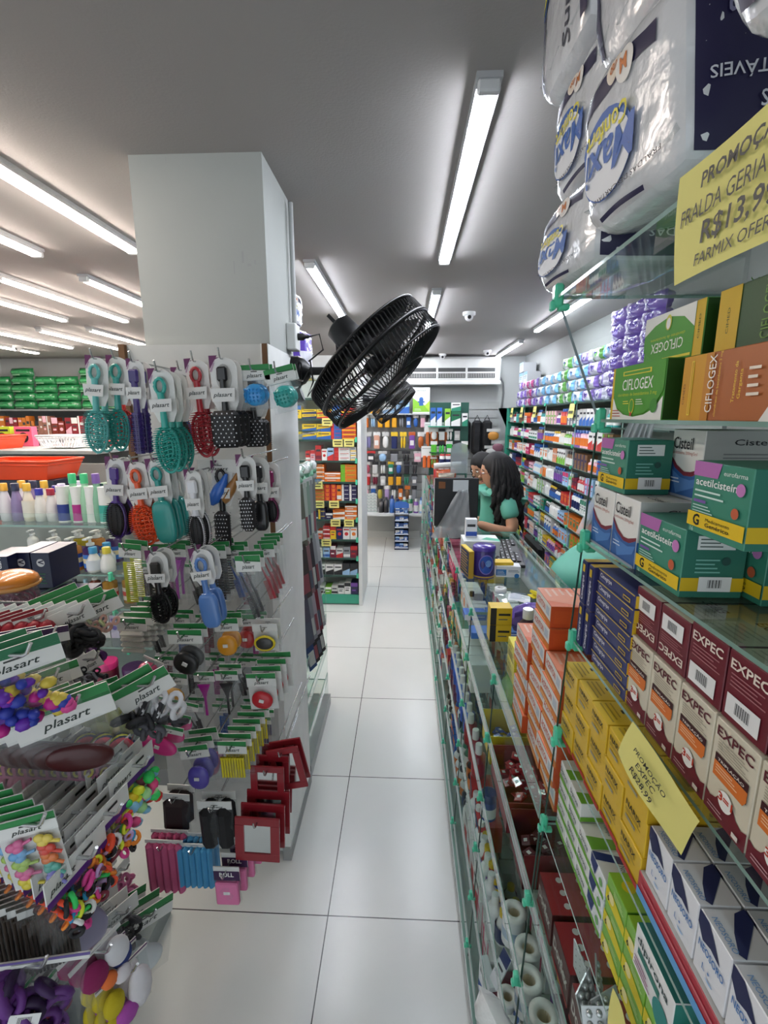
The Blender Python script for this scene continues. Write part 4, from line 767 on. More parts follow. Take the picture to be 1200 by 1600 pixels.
# boxes on upper shelf, poster box
PB=carton(.20,.08,.30,'#e8eae6',[('q',[(0,.06),(1,.06),(1,.2),(.6,.35),(.2,.5),(0,.6)],'#8cc63a'),('q',[(1,.06),(1,.5),(.7,.3)],'#b7d94a'),('d',.5,.55,.12,.12,'#3a72b8'),('r',.38,.3,.62,.55,'#2f5fa8'),('r',.3,.42,.7,.47,'#2f5fa8'),('t','airmed',.25,.86,.06,'#3f6f5a',{'w':.5}),('l',.1,.1,.5,.2,2,'#dfe6d0')],[])
item(PB,'boxed_inhaler','white and lime boxed appliance with a blue figure on the upper back shelf','box',.19,5.82,1.60,0)
for k,(x,w,h,c,a) in enumerate(((-.5,.12,.12,'#e6e6e3','#e8c22a'),(-.36,.12,.10,'#e6e6e3','#e8a822'),(-.2,.14,.11,'#e6e6e3','#9fc4e6'),(-.03,.16,.15,'#9fc4e6','#2f63b0'))): item(small_carton(w,.1,h,c,a,2),'boxed_product',f'pale box on the upper back shelf, {ordn(k)} from the left','box',x,5.84,1.60,0)
# lower shelf stock
for i in range(6):
    for j in range(4): item(small_carton(.045,.05,.036,'#d9dedc','#9fb0ac',0),'tape_box',f'small white box in low back block, column {["one","two","three","four"][j]}, {ordn(i)} from bottom','box',-.50+j*.047,5.7,.42+i*.037,0,'block of small white boxes')
for k,(x,c,a) in enumerate(((-.28,'#26262a','#3a3a3e'),(-.22,'#26262a','#3a3a3e'),(-.15,'#2f63b0','#1f2a5c'),(-.08,'#3a8ac0','#1f2a5c'),(.0,'#2e8a6c','#e6e6e3'),(.07,'#1f6f4a','#e6e6e3'),(.14,'#7a4aa0','#c9c9c6'),(.21,'#9fc4e6','#2f63b0'),(.28,'#1f2a5c','#e6e6e3'))): 
    CN['#1f6f4a']='dark green'; bput(bottle(.17+.02*(k%3),.03,c,a,'#e6e6e3' if k>3 else None,'cyl'),f'{CN[c]} bottle on the low shelf of the back wall, {ordn(k)} from the left','bottle',x,5.68,.42)
# floor display stand
o=empty('floor_display_stand',(-.03,5.5,0)); tag(o,'narrow navy cardboard floor display of blue boxes in front of the back wall','display stand')
nb=mat('#1b2542',.5)
MB().box(-.085,.085,.0,.2,0,.02,nb).box(-.085,-.08,0,.2,0,.5,nb).box(.08,.085,0,.2,0,.5,nb).box(-.085,.085,.19,.2,0,.52,nb).build('cabinet',o)
for k in range(6): MB().box(-.08,.08,0,.19,.02+k*.083,.026+k*.083,nb).rect(FY(-.08,-.001,.02+k*.083),0,0,.16,.016,'#c9d3e0',0).build('shelf',o)
MB().slab([(-.085,0),(.085,0),(.085,.05),(.05,.075),(-.03,.08),(-.085,.06)],.006,'#3f6fc0',FY(0,0,.51)).build('topper',o)
for k in range(6):
    for j in range(3): item(small_carton(.046,.06,.045+.008*((k+j)%2),('#2f63b0','#3a5aa0','#e6e6e3')[(k+j)%3] if True else 0,('#e6e6e3','#9fc4e6','#2f63b0')[(k+j)%3],(k+j)%4),'small_box',f'small box in the blue floor display, {ordn(k)} tier from floor, {ordn(j)} from left','box',-.08+j*.05,5.51,.026+k*.083,0,'boxes in the floor display')
CN['#3a5aa0']='blue'
# green accessory rack at the counter's far end
o=empty('accessory_rack',(.45,5.45,0)); tag(o,'dark green accessory rack at the far counter end, with a top shelf','rack')
gr=mat('#1f4f42',.5)
MB().box(-.17,.27,.1,.12,.9,1.72,gr).box(-.19,.05,-.06,.1,1.45,1.46,mat('#3fa588',.4)).box(-.17,.27,-.06,.1,1.16,1.165,gr).build('back_panel',o)
for x in(-.17,.25): MB().box(x,x+.02,.08,.12,0,.95,gr).build('leg',o)
rk=[(.31,1.46,'#2f63b0',.055,.20,'blue'),(.38,1.46,'#3a6fd0',.055,.20,'bright blue'),(.47,1.46,'#8cc63a',.06,.19,'green and white'),(.56,1.46,'#1f6f4a',.1,.16,'dark green'),(.66,1.46,'#e6e6e3',.06,.14,'white'),(.56,1.625,'#e6e6e3',.1,.09,'white upper')]
for k,(x,z,c,w,h,nm) in enumerate(rk): item(small_carton(w,.06,h,c,'#e6e6e3' if c!='#e6e6e3' else '#2e8a6c',2),'boxed_product',f'{nm} box on the top of the green accessory rack','box',x,5.4,z,0)
k=0
for z,cs,h in((1.43,('#e6e6e3','#dfe2e0','#e6e6e3','#c9c9c6'),.13),(1.29,('#5fbf3a','#3fc04a','#3fc04a','#3a6f6a','#8fae5a'),.16),(1.11,('#6f9a3a','#1f2a5c','#c9c84a','#2f4f8a','#2f4f8a'),.09)):
    for j,c in enumerate(cs): CN.setdefault(c,{'#dfe2e0':'white','#5fbf3a':'bright green','#3fc04a':'vivid green','#3a6f6a':'teal','#8fae5a':'olive','#6f9a3a':'moss green','#c9c84a':'yellow','#2f4f8a':'navy blue'}.get(c,'grey')); item(minipack(.075,h,c,'#26262a' if j%2 else '#e6e6e3',(j+k)%4),'hanging_pack',f'{CN[c]} pack hanging on the green accessory rack, row {["one","two","three"][k]}, {ordn(j)} from the left','hanging pack',.33+j*.087,5.5,z,0)
    k+=1
for k,(x,c) in enumerate(((.33,'#c23030'),(.38,'#e6e6e3'),(.44,'#e6e6e3'),(.5,'#e6e6e3'),(.39,'#e6e6e3'),(.45,'#e6e6e3'))):
    bput(bottle(.12,.028,c,'#c23030' if c!='#c23030' else '#e6e6e3','#1f2a5c' if k>1 else None,'cyl',.9,.15),f'white and red tub at the counter far end, {ordn(k)} in the cluster','bottle',x,5.0,.94+(.122 if k>3 else 0))
# black bags hanging on the back wall at right
for k,x in enumerate((.60,.74,.88,1.0)):
    b=MB(); b.box(-.06,.06,-.05,.03,-.42+.04*(k%2),0,mat('#121316',.55,bump=.6,bscale=12,dist=.03),bev=.03); b.tube([(-.03,0,0),(0,-.01,.06),(.03,0,0)],.006,BLACK); tag(put(b.mesh('black_bag'),'black_bag',None,(x,5.98,1.52)),f'black bag hanging on the back wall slats, {ordn(k)} from the left','bag','black bags on the back wall')
for k,(x,z,c) in enumerate(((1.06,1.42,'#c98a3a'),(1.12,1.28,'#8a5a6a'),(1.04,1.22,'#c9c9c6'))): 
    item(minipack(.16,.14,c,'#c9c9c6',0),'hanging_pack',f'{["tan","mauve","pale grey"][k]} clear pack hanging in the far right corner','hanging pack',x,5.85,z,0)
# ================================================================ GOODS INSIDE THE COUNTER
def tape(r,h):
    b=MB().lathe([(r,.0),(r,h)],mat('#e2e4e4',.4),20,cap=False); b.lathe([(r*1.08,h*.93),(r*1.08,h),(r*.55,h),(r*.5,h*.9),(r*.5,.1*h)],mat('#ecece8',.4),20,cap=False); b.lathe([(r*1.01,h*.25),(r*1.01,h*.55)],mat('#9fb4c8',.4),20,cap=False)
    b.lathe([(r*.5,.9*h),(r*.47,h*.2),(0.001,h*.2)],mat('#d9cfb8',.6),16,cap=False); return b.mesh('tape_roll')
TP=tape(.024,.075); TP2=tape(.020,.065)
k=0
for y in(.845,.775,.72,.665,.60,.555): item(TP,'tape_roll',f'white medical tape roll upright in the counter, {ordn(k)} of the front row from far end','tape roll',.243 if k%2==0 else .255,y,.455,0,'white tape rolls'); k+=1
k=0
for y in(.80,.745,.70,.66,.615,.57,.50): item(TP2,'tape_roll',f'narrower white tape roll one shelf lower behind the glass, {ordn(k)} from the far end','tape roll',.228,y,.30,0,'narrow tape rolls'); k+=1
item(tape(.03,.12),'tape_roll','tall white wound roll near the bottom edge of the photo','tape roll',.245,.49,.455,0)
# trays of sachets and red headache boxes
def tray(w,d,h,c,inner,lab,n=14):
    b=MB(); m=mat(c,.45); F=FY(-w/2,0,0)
    b.box(-w/2,w/2,0,.002,0,h*.8,m).box(-w/2,-w/2+.002,0,d,0,h*1.1,m).box(w/2-.002,w/2,0,d,0,h*1.1,m).box(-w/2,w/2,d-.002,d,0,h*1.3,m).box(-w/2,w/2,0,d,0,.002,m)
    if lab: b.text(F,lab,w*.08,h*.2,h*.4,'#e6e6e3',w*.8,.0006,.02)
    r_=random.Random(n)
    for i in range(n):
        M=T(r_.uniform(-w*.36,w*.36),r_.uniform(.02,d-.02),h*.3+i*h*.03)@R(r_.uniform(0,360))@R(r_.uniform(-25,25),'X'); b.box(-.014,.014,-.010,.010,-.0015,.0015,mat(inner,.25,coat=.6),M,bev=.0014); b.box(-.004,.004,-.004,.004,.0015,.002,'#e0dcd8',M)
    return b.mesh('sachet_tray')
item(tray(.20,.12,.075,'#8c2a2e','#a81f28','',34),'sachet_tray','open red carton tray full of glossy red sachets inside the counter','tray',.245,1.06,.61,-90)
item(tray(.13,.12,.08,'#d9c22a','#2f4f9a','',14),'sachet_tray','open yellow carton tray with dark blue packets inside the counter','tray',.245,1.25,.61,-90)
item(tray(.12,.13,.075,'#6a1a20','#5a2a34','',16),'sachet_tray','open dark red tray of brown sachets beside the green clip','tray',.25,.885,.61,-90)
DR=carton(.085,.13,.07,'#5c1c22',[('t','Dorflex',.08,.4,.32,'#d9d2cc',{'w':.84,'b':.03}),('r',.0,.0,1,.1,'#a8262e')],[],[('d',.2,.25,.07,.07,'#e6e0dc'),('d',.5,.25,.07,.07,'#e6e0dc'),('d',.8,.25,.07,.07,'#e6e0dc'),('d',.2,.55,.07,.07,'#e6e0dc'),('d',.5,.55,.07,.07,'#e6e0dc'),('d',.8,.55,.07,.07,'#e6e0dc')],sidecol='#471419',topcol='#a8262e')
for k,y in enumerate((.76,.665,.57,.475)): item(DR,'tablet_box',f'dark red pain relief box standing behind the tape rolls, {ordn(k)} from the far end','medicine box',.275,y,.61,-90)
def blister(c):
    b=MB().box(-.022,.022,0,.002,0,.05,mat(c,.3,.7)); 
    for i in range(3):
        for j in range(4): b.blob((-.013+i*.013,-.001,.008+j*.0115),(.0045,.0035,.0045),mat('#d9dcdc',.2,.6),8)
    return b.mesh('blister_strip')
for k in range(9): tag(put(blister('#c9cccc'),'blister_strip',None,(.255+.02*(k%2),.38+.02*k,.785),rot=(math.radians(-60+k*7),0,math.radians(-90+k*23))),f'silver blister strip loose on the glass shelf in the counter, {ordn(k)} from the near end','blister strip','loose silver blister strips')
rn=random.Random(21)
def rowfill(z,x,y0,y1,hmax,cols,kinds,nm,gap=.004,xj=.01):
    y=y1;n=0
    while y>y0:
        c=rn.choice(cols); rep=rn.choice((1,2,3,4)); q=goods(rn,c,hmax,kinds)
        for _ in range(rep):
            y-=q[2]*1+gap
            if y<y0: break
            o=put(q[0],'generic_counter_carton' if q[3]=='carton' else 'generic_counter_bottle',None,(x+(q[2]/2 if q[1] else 0)+rn.uniform(0,xj),y+q[2]/2,z),-90+rn.uniform(-4,4))  # generic filler goods, contents not specified
            if q[1]: put(q[1],'cap',o)
            tag(o,f'{CN.get(c,"pale")} {q[3]} {nm}, {ordn(min(n,68))} from its far end',q[4],nm); n+=1
MIX=['#e6e6e3','#e6e6e3','#c23030','#2f63b0','#9fc4e6','#e07828','#d23b6e','#26262a','#6fb32e','#c9c9c6','#7a1f3a','#2e8a6c']
DARK=['#e6e6e3','#e6e6e3','#26262a','#c9c9c6','#7a1f3a','#2f63b0','#2e8a6c','#c23030','#e6e6e3']
rowfill(.14,.215,.55,2.2,.11,DARK,(0,0,1),'along the lowest counter shelf')
rowfill(.30,.222,.9,3.3,.12,DARK,(1,1,0),'along the second counter shelf')
rowfill(.455,.228,2.05,4.6,.12,MIX,(0,1),'along the third counter shelf')
rowfill(.61,.235,1.50,4.9,.12,MIX,(0,1),'along the fourth counter shelf')
rowfill(.78,.245,1.62,4.9,.11,MIX,(0,0,1),'along the top counter shelf')
rowfill(.14,.215,2.4,4.8,.12,MIX,(0,1),'on the far lowest counter shelf',.012)
rowfill(.30,.222,3.4,4.9,.12,MIX,(0,1),'on the far second counter shelf',.012)
rowfill(.61,.37,.55,2.9,.11,['#e6e6e3','#9fc4e6','#2f63b0','#c9c9c6','#e8c22a'],(0,),'behind on the fourth counter shelf')
rowfill(.78,.36,1.25,3.0,.10,['#e6e6e3','#c9c9c6','#2f63b0','#e8c22a'],(0,),'behind on the top counter shelf')
rowfill(.455,.33,.5,2.4,.10,['#e6e6e3','#c9c9c6','#9fc4e6','#7a1f3a','#26262a'],(0,0,1),'behind on the third counter shelf')
rowfill(.30,.32,.6,2.2,.10,['#e6e6e3','#c9c9c6','#7a1f3a'],(0,1),'behind on the second counter shelf')
rowfill(.14,.30,.6,2.0,.10,['#e6e6e3','#c9c9c6','#2f63b0'],(0,1),'behind on the lowest counter shelf')
bb=bottle(.11,.021,'#2a5fc4','#e6e6e3','#2a56b8',None,.5,.3); rb=bottle(.11,.022,'#8f1f28','#e6e6e3','#a82a30',None,.5,.3)
for k in range(9): bput(bb if k<8 else rb,f'{"blue" if k<8 else "red"} bottle with white cap in the line inside the counter, {ordn(k)} from its far end','bottle',.236+.003*(k%2),1.98-.062*k,.455,0,'blue bottles with white caps')
for k in range(2): bput(rb,f'dark red bottle with white cap after the blue ones, {ordn(k)} of two','bottle',.24,1.40-.07*k,.455)
bput(bottle(.08,.022,'#2a3f8c','#1f2f6c','#e6e6e3','cyl',.98,.3),'navy blue capped tub beside the sachet tray in the counter','bottle',.245,1.17,.455)
clw=bottle(.1,.02,'#e9ebea','#ecedea','#d9dcdc','round',.5,.25)
for k in range(7): bput(clw,f'small clear white bottle on the second counter shelf near end, {ordn(k)} from the far end','bottle',.236,1.32-.055*k,.30,0,'small white bottles in the counter')
gp=soft(.13,.12,.03,'#6fa82e',[('r',.1,.3,.9,.7,'#9fc84a')],8,8,.003,3,3); softitem(gp,'lime green pouch standing inside the counter below the yellow boxes','pouch',(.33,1.42,.615),(-8,0,-90),'pouch')
wb=soft(.17,.13,.05,'#e4e8e6',[('r',.40,.10,.93,.97,'#2f9a4a'),('r',.45,.75,.88,.85,'#24456e'),('l',0,0,0,0) if 0 else ('r',.5,.7,.95,.74,'#24456e')],12,10,.006,13,3)
softitem(wb,'white and green soft bag standing at the counter edge, bottom of the photo','bag',(.195,.60,.455),(12,0,-68),'plastic_bag')
for k,(y,z) in enumerate(((.93,.14),(.80,.145),(.70,.15))):
    item(small_carton(.07,.02,.1,'#e6e8ec','#3a62a8',(2,4,1)[k]),'tablet_box',f'flat white and blue packet on the lowest counter shelf, {ordn(k)} from the far end','medicine box',.205,y,z,-80)
for k,(y,z,a) in enumerate(((.86,.305,20),(.77,.305,-15),(.68,.305,30))): tag(put(small_carton(.03,.003,.08,('#e6e8ec','#e6e8ec','#24306c')[k],('#24306c','#3a62a8','#e6e8ec')[k],1),'test_strip_pack',None,(.21,y,z),rot=(math.radians(-25),0,math.radians(-90+a))),f'slim white and navy packet leaning on the front glass lip, {ordn(k)} from the far end','packet')
b=MB().box(-.03,.03,0,.002,0,.05,py); tag(put(b.mesh('price_slip'),'price_slip',None,(.20,.83,.145),rot=(math.radians(-20),0,math.radians(-70))),'small crumpled yellow price slip low in the counter','sign')
# ================================================================ ON THE COUNTER TOP
ZC=.9405
b=MB().lathe([(.042,0),(.044,.004),(.044,.112),(.042,.115)],mat('#35207a',.28,coat=.6),28); can=b.mesh('milk_can'); o=put(can,'milk_formula_can',None,(.318,1.84,ZC)); tag(o,'large purple formula can with a round blue emblem on the counter','can')
MB().lathe([(.0455,.112),(.0455,.124),(.04,.13),(.0,.13)],mat('#4a2f9a',.3,coat=.5),28,cap=False).build('lid',o)
b=MB()
for a in(-120,-60,-90): pass
def band(b,r,z0,z1,a0,a1,m,n=14):
    vs=[];
    for i in range(n+1):
        a=math.radians(a0+(a1-a0)*i/n); vs+=[(r*math.cos(a),r*math.sin(a),z0),(r*math.cos(a),r*math.sin(a),z1)]
    b.add(vs,[(2*i,2*i+2,2*i+3,2*i+1) for i in range(n)],m)
def oval_on(b,r,zc,ac,ra,rz,m,n=24):
    vs=[(r*math.cos(math.radians(ac)),r*math.sin(math.radians(ac)),zc)]
    for i in range(n): t=2*PI*i/n; a=math.radians(ac+ra*math.cos(t)); vs.append((r*math.cos(a),r*math.sin(a),zc+rz*math.sin(t)))
    b.add(vs,[(0,1+i,1+(i+1)%n) for i in range(n)],m)
oval_on(b,.0446,.06,-85,40,.04,'#8f7ac8'); oval_on(b,.0449,.06,-85,36,.036,'#2c56b4'); oval_on(b,.0452,.065,-75,16,.014,'#7fa8e0'); band(b,.0446,.006,.012,-170,0,'#c9a04a'); b.build('label_print',o)
WB=carton(.16,.12,.085,'#dfe3e2',[('r',0,.0,1,.12,'#bfc9c8'),('l',.06,.3,.9,.7,4,'#8fa0a8')],[],[('q',[(.5,.3),(1,.0),(1,.4),(.7,.6)],'#3fb08c'),('l',.1,.1,.5,.6,3,'#9fb4b4')],topcol='#e6eae8')
item(WB,'supply_box','white box with a teal swoosh lid behind the purple can','box',.345,2.06,ZC,0)
item(small_carton(.05,.04,.085,'#e4e6ea','#2f56b0',0),'supply_box','small white and blue carton standing on the white box by the monitor','box',.305,2.12,ZC+.086,0)
item(carton(.115,.02,.11,'#c9a026',[('r',.03,.04,.97,.96,'#2a2f5c'),('l',.1,.1,.9,.9,8,'#c9a026')],[],topcol='#e0c23a'),'supply_box','thin yellow and navy box standing edge-on at the left of the purple can','box',.245,1.86,ZC,-80)
item(carton(.095,.05,.045,'#e9ebec',[('r',0,.15,.42,.7,'#2f7ab8'),('l',.04,.2,.38,.6,3,'#dfe8f0'),('l',.5,.45,.95,.7,2,'#4a5a6a'),('d',.85,.15,.1,.1,'#2f7ab8')],[]),'supply_box','white and blue box under a yellow one, right of the purple can','box',.415,1.83,ZC,-4)
item(carton(.075,.05,.012,'#e6c02a',[],[],topcol='#e6c02a'),'supply_box','flat yellow box lying on the white and blue one by the keyboard','box',.40,1.84,ZC+.0455,3)
tp=MB().lathe([(.02,0),(.021,.002),(.021,.018),(.012,.019),(.011,.004)],mat('#e2e3e1',.4),20,cap=False); tag(put(tp.mesh('tape'),'sticky_tape_roll',None,(.352,1.66,ZC)),'small white sticky tape roll on the counter glass before the can','tape roll')
rc=MB(); vs=[];
for j in range(7):
    for i in range(5): vs.append(((i/4-.5)*.075,(j/6-.5)*.075,.004*math.sin(j*1.0)+.003*math.sin(i*1.3)+.004))
rc.add(vs,[(j*5+i,j*5+i+1,(j+1)*5+i+1,(j+1)*5+i) for j in range(6) for i in range(4)],mat('#e8eaec',.6),True); 
for j in range(5): rc.rect(FU(-.03,-.028+j*.013,.011),0,0,.05-.01*(j%2),.003,'#4a6a9a')
tag(put(rc.mesh('receipt'),'receipt',None,(.405,1.60,ZC),-15),'crumpled white receipt with blue print on the counter glass','receipt')
# keyboard
kb=empty('computer_keyboard',(.475,2.16,ZC),-97); tag(kb,'black computer keyboard lying on the counter beside the clerk','keyboard')
MB().box(-.21,.21,-.062,.062,0,.014,mat('#17181a',.4),bev=.003).build('key_tray',kb)
km=mat('#26272a',.35,coat=.2)
for r in range(5):
    ky=MB(); n=15; 
    for c in range(n):
        if r==4 and 3<c<9: continue
        ky.box(-.2+c*.0245,-.179+c*.0245,-.052+r*.021 if True else 0,-.034+r*.021,.014,.02,km,bev=.0015); 
        if (c*3+r*5)%7<3: ky.rect(FU(-.196+c*.0245,-.048+r*.021,.0202),0,0,.010,.008,'#cfd2d4')
    ky.build('key_row',kb)
# monitor seen from behind with papers, bag and acrylic shield
mo=empty('computer_monitor',(.275,2.50,ZC)); tag(mo,'black monitor seen from behind on the counter, with papers taped to it','monitor')
bs_=MB().box(-.115,.115,0,.02,.05,.31,mat('#17181b',.4),bev=.004).build('back_shell',mo); MB().box(-.02,.02,.0,.015,0,.1,BLACK).lathe([(.075,0),(.075,.008),(.05,.014)],BLACK,20).build('stand',mo)
MB().box(-.02,.06,-.004,0,.24,.30,mat('#c9cdd0',.5)).box(-.095,-.06,-.004,0,.255,.29,mat('#7a4a24',.5)).build('taped_note',bs_)
o=MB(); sh=[(-.045,0),(.045,0),(.045,.12),(.035,.15),(.0,.16),(-.035,.15),(-.045,.12)]; o.slab(sh,.004,mat('#dfe6e6',.1,0,'b',milk=.25,scale=4),FY(0,0,0)); tag(put(o.mesh('acrylic_shield'),'acrylic_shield',None,(.285,2.51,1.275)),'rounded clear acrylic plate standing above the monitor','acrylic shield')
bg=MB(); vs=[];
for j in range(9):
    for i in range(9):
        u,v=i/8,j/8; w_=.03+.10*v; vs.append(((u-.5)*w_*1.6-.06*v,-.01-.05*v+.012*math.sin(i*2.1+j),-.24*v))
bg.add(vs,[(j*9+i,j*9+i+1,(j+1)*9+i+1,(j+1)*9+i) for j in range(8) for i in range(8)],mat('#c9cdd0',.12,0,'b',milk=.3,scale=30),True)
tag(put(bg.mesh('plastic_bag'),'plastic_bag',None,(.30,2.43,1.20)),'grey translucent plastic bag hanging in front of the monitor','bag')
wr=empty('wire_rack',(.235,2.72,ZC)); tag(wr,'white wire rack of navy and yellow packets at the counter front edge','rack')
b=MB(); wm=mat('#dfe2e2',.4)
for z in(0,.06,.12,.18,.24): b.tube([(-.06,-.05,z),(.06,-.05,z),(.06,.05,z),(-.06,.05,z)],.003,wm,5,True)
for x,y in((-.06,-.05),(.06,-.05),(.06,.05),(-.06,.05)): b.tube([(x,y,0),(x,y,.27)],.003,wm,5)
b.build('wire_frame',wr)
for k in range(4): item(small_carton(.085,.06,.045,('#2a2f5c','#e8c22a','#2a2f5c','#2a2450')[k],('#e8c22a','#2a2f5c','#e6e6e3','#e8c22a')[k],4),'packet_box',f'{("navy","yellow","navy and white","purple")[k]} packet box stacked in the white wire rack, {ordn(k)} from the bottom','box',.235,2.70,ZC+.003+k*.06,0)
softitem(soft(.11,.06,.05,'#c9603a',[('r',.1,.3,.9,.7,'#e6d9c9')],8,6,.003,3,3),'rust red pouch lying on top of the white wire rack','pouch',(.235,2.70,1.215),(0,0,0),'pouch')
o=MB().lathe([(.017,0),(.017,.15),(.013,.152)],mat('#e2e0da',.5),14,R(90,'Y')); tag(put(o.mesh('paper_roll'),'paper_roll',None,(.165,2.70,1.292),rot=(0,math.radians(-4),0)),'rolled white paper leaning over the wire rack','paper roll')
# purple diaper pack, bottles and yellow cartons near the orange stack
softitem(soft(.20,.055,.12,'#6a4fb4',[('r',.05,.1,.95,.35,'#4a2f90'),('d',.45,.55,.15,.3,'#8f7ad0'),('t','baby',.5,.6,.2,.2,'#e6e6f0',20,.03,.3),('r',.84,.1,.97,.9,'#e4e4ea')],12,8,.004,3,3),'purple diaper pack lying on the counter glass behind the dark bottles','diaper pack',(.425,1.37,ZC+.002),(-62,0,-4))
for k,(x,a) in enumerate(((.44,20),(.50,-25))):
    b=MB().box(-.028,.028,-.018,.018,0,.003,mat('#e8d422',.5)).box(-.022,.0,-.018,.018,.003,.012,mat('#e8d422',.5),R(20,'Y')); tag(put(b.mesh('price_card'),'price_card',None,(x,1.50,ZC+.05),a),f'{"folded" if k==0 else "flat"} bright yellow price card lying by the purple pack','sign')
db=bottle(.13,.024,'#3a1420','#dfe2e4','#3a1f30','round',.6,.2)
bput(db,'dark syrup bottle with clear white cap, left of the pair behind the yellow cartons','bottle',.330,1.20,ZC); bput(db,'dark syrup bottle with clear white cap, right of the pair behind the yellow cartons','bottle',.395,1.22,ZC)
YB=carton(.075,.05,.045,'#e6d62a',[('t','Carbo',.1,.66,.16,'#2a2a1a',{'w':.5}),('l',.08,.12,.9,.55,5,'#3a3a20')],[('l',.1,.1,.9,.9,5,'#4a4a24')],[('t','Carb',.3,.2,.14,'#2a2a1a')],topcol='#eadf4a')
for k in range(3): item(YB,'medicine_carton',f'bright yellow carton stacked left of the orange boxes, {ordn(k)} from the bottom','medicine box',.318,1.03,ZC+k*.0455,0)
for k in range(2): item(YB,'medicine_carton',f'bright yellow carton in the low pile before the tall yellow one, {ordn(k)} from the bottom','medicine box',.262,1.08,ZC+k*.0455,-90)
for k in range(2): item(small_carton(.06,.045,.05,'#e8c22a','#26262a',4),'medicine_carton',f'brown edged yellow carton behind the dark bottles, {ordn(k)} from the bottom','medicine box',.275,1.27,ZC+k*.051,0)
jm=jar(.05,.024,'#8f989c','#a8b0b4'); o=put(jm[0],'jar',None,(.285,.985,ZC)); put(jm[1],'lid',o); tag(o,'small grey lidded jar between the yellow cartons and orange boxes','jar')
for k,(x,y,c) in enumerate(((.25,1.62,'#e6e6e3'),(.33,1.63,'#3f78c8'),(.26,1.52,'#3f78c8'),(.34,1.53,'#e6e6e3'))): tag(put(small_carton(.075,.06,.02,'#3f6fc0',c,4),'tablet_box',None,(x,y-.06,.875-.02*(k//2)),rot=(0,0,0)),f'flat blue and white box seen through the counter glass, {ordn(k)} of four','medicine box')
# ================================================================ PEOPLE
def skin(name,pts,edges,m,parent,root=0,sub=2,loc=(0,0,0)):
    me=bpy.data.meshes.new(name); me.from_pydata([p[:3] for p in pts],edges,[]); me.materials.append(mat(m,.6) if isinstance(m,str) else m); pass
    o=put(me,name,parent,loc); s=o.modifiers.new('skin','SKIN'); s.use_smooth_shade=True
    for i,p in enumerate(pts): r=p[3]; me.skin_vertices[0].data[i].radius=(r,p[4] if len(p)>4 else r); me.skin_vertices[0].data[i].use_root=(i==root)
    u=o.modifiers.new('sub','SUBSURF'); u.levels=sub; u.render_levels=sub; return o
SK='#b98a6c'; TEAL='#5aa892'; HAIR=mat('#0a0809',.7)
def hand(parent,P,rot,m,side=1):
    # palm with four unequal curled fingers and a thumb; local +X = fingers forward, palm down
    p=[(-.03,0,0,.017),(0,0,0,.022,.014),(.035,0,0,.024,.012)]; e=[(0,1),(1,2)]
    for k,(yy,l) in enumerate(((-.026,.06),(-.009,.07),(.009,.066),(.026,.052))):
        b=len(p); p+=[(.045,yy,0,.0085),(.045+l*.45,yy*1.1,-.006,.0078),(.045+l*.75,yy*1.15,-.02,.007),(.045+l*.88,yy*1.15,-.034,.006)]; e+=[(2,b),(b,b+1),(b+1,b+2),(b+2,b+3)]
    b=len(p); p+=[(.01,side*.03,-.004,.0095),(.035,side*.05,-.012,.0085),(.055,side*.056,-.02,.007)]; e+=[(1,b),(b,b+1),(b+1,b+2)]
    o=skin('hand',p,e,m,parent,0,1); o.location=P; o.rotation_euler=[math.radians(a) for a in rot]; return o
def head(parent,P,rz,tilt=0,glasses=False,skinc=SK,s=1):
    h=MB(); m=mat(skinc,.5); M=T(*P)@R(rz)@R(tilt,'Y')@Matrix.Scale(s,4)   # local: faces +X
    vs=[];n=24;q=18
    for j in range(q+1):
        ph=-PI/2+PI*j/q; z=.115*math.sin(ph)
        for i in range(n):
            th=2*PI*i/n; c,sn=math.cos(th),math.sin(th); r=math.cos(ph)**.85 if abs(ph)<PI/2 else 0
            x=.092*r*c;y=.074*r*sn
            if z<0: y*=1-.32*(-z/.115)**1.5; x*=(1-.18*(-z/.115)) if c>0 else (1-.45*(-z/.115))
            if c>.6: x+=.006*math.exp(-((z+.09)/.025)**2)*(c-.6)/.4 - .010*math.exp(-((z-.005)/.018)**2)*math.exp(-((abs(y)-.03)/.016)**2)
            if c>.8: x+=.007*math.exp(-((z+.052)/.012)**2)*math.exp(-(y/.02)**2)
            vs.append((x,y,z))
    h.add(vs,[(j*n+i,j*n+(i+1)%n,(j+1)*n+(i+1)%n,(j+1)*n+i) for j in range(q) for i in range(n)],m,True,M)
    h.blob((.098,0,-.022),(.014,.012,.011),m,10,1,M); h.blob((.092,0,-.004),(.009,.008,.022),m,10,1,M)
    for sd in(-1,1):
        h.blob((.0,sd*.073,-.015),(.016,.007,.028),m,10,1,M)
    h.blob((.088,0,-.052),(.009,.02,.005),mat('#8f4a44',.5),10,1,M)
    for sd in(-1,1): h.blob((.076,sd*.030,.004),(.011,.013,.007),mat('#e6e2dc',.3),10,1,M); h.blob((.085,sd*.030,.004),(.004,.006,.006),mat('#1d120e',.3),8,1,M); h.tube([(.080,sd*.015,.022),(.083,sd*.03,.027),(.072,sd*.047,.021)],.003,HAIR,5,False,M)
    o=h.build('head',parent)
    if glasses:
        g=MB(); gm=mat('#7a3a34',.3)
        for sd in(-1,1): g.tube([(.096,sd*.031+.021*math.cos(a),.002+.017*math.sin(a)) for a in [2*PI*k/16 for k in range(16)]],.0018,gm,5,True,M); g.tube([(.094,sd*.052,.006),(.03,sd*.079,.004),(.0,sd*.078,-.002)],.0018,gm,5,False,M)
        g.tube([(.097,-.01,.004),(.1,0,.007),(.097,.01,.004)],.0018,gm,5,False,M); g.build('glasses',o)
    return M
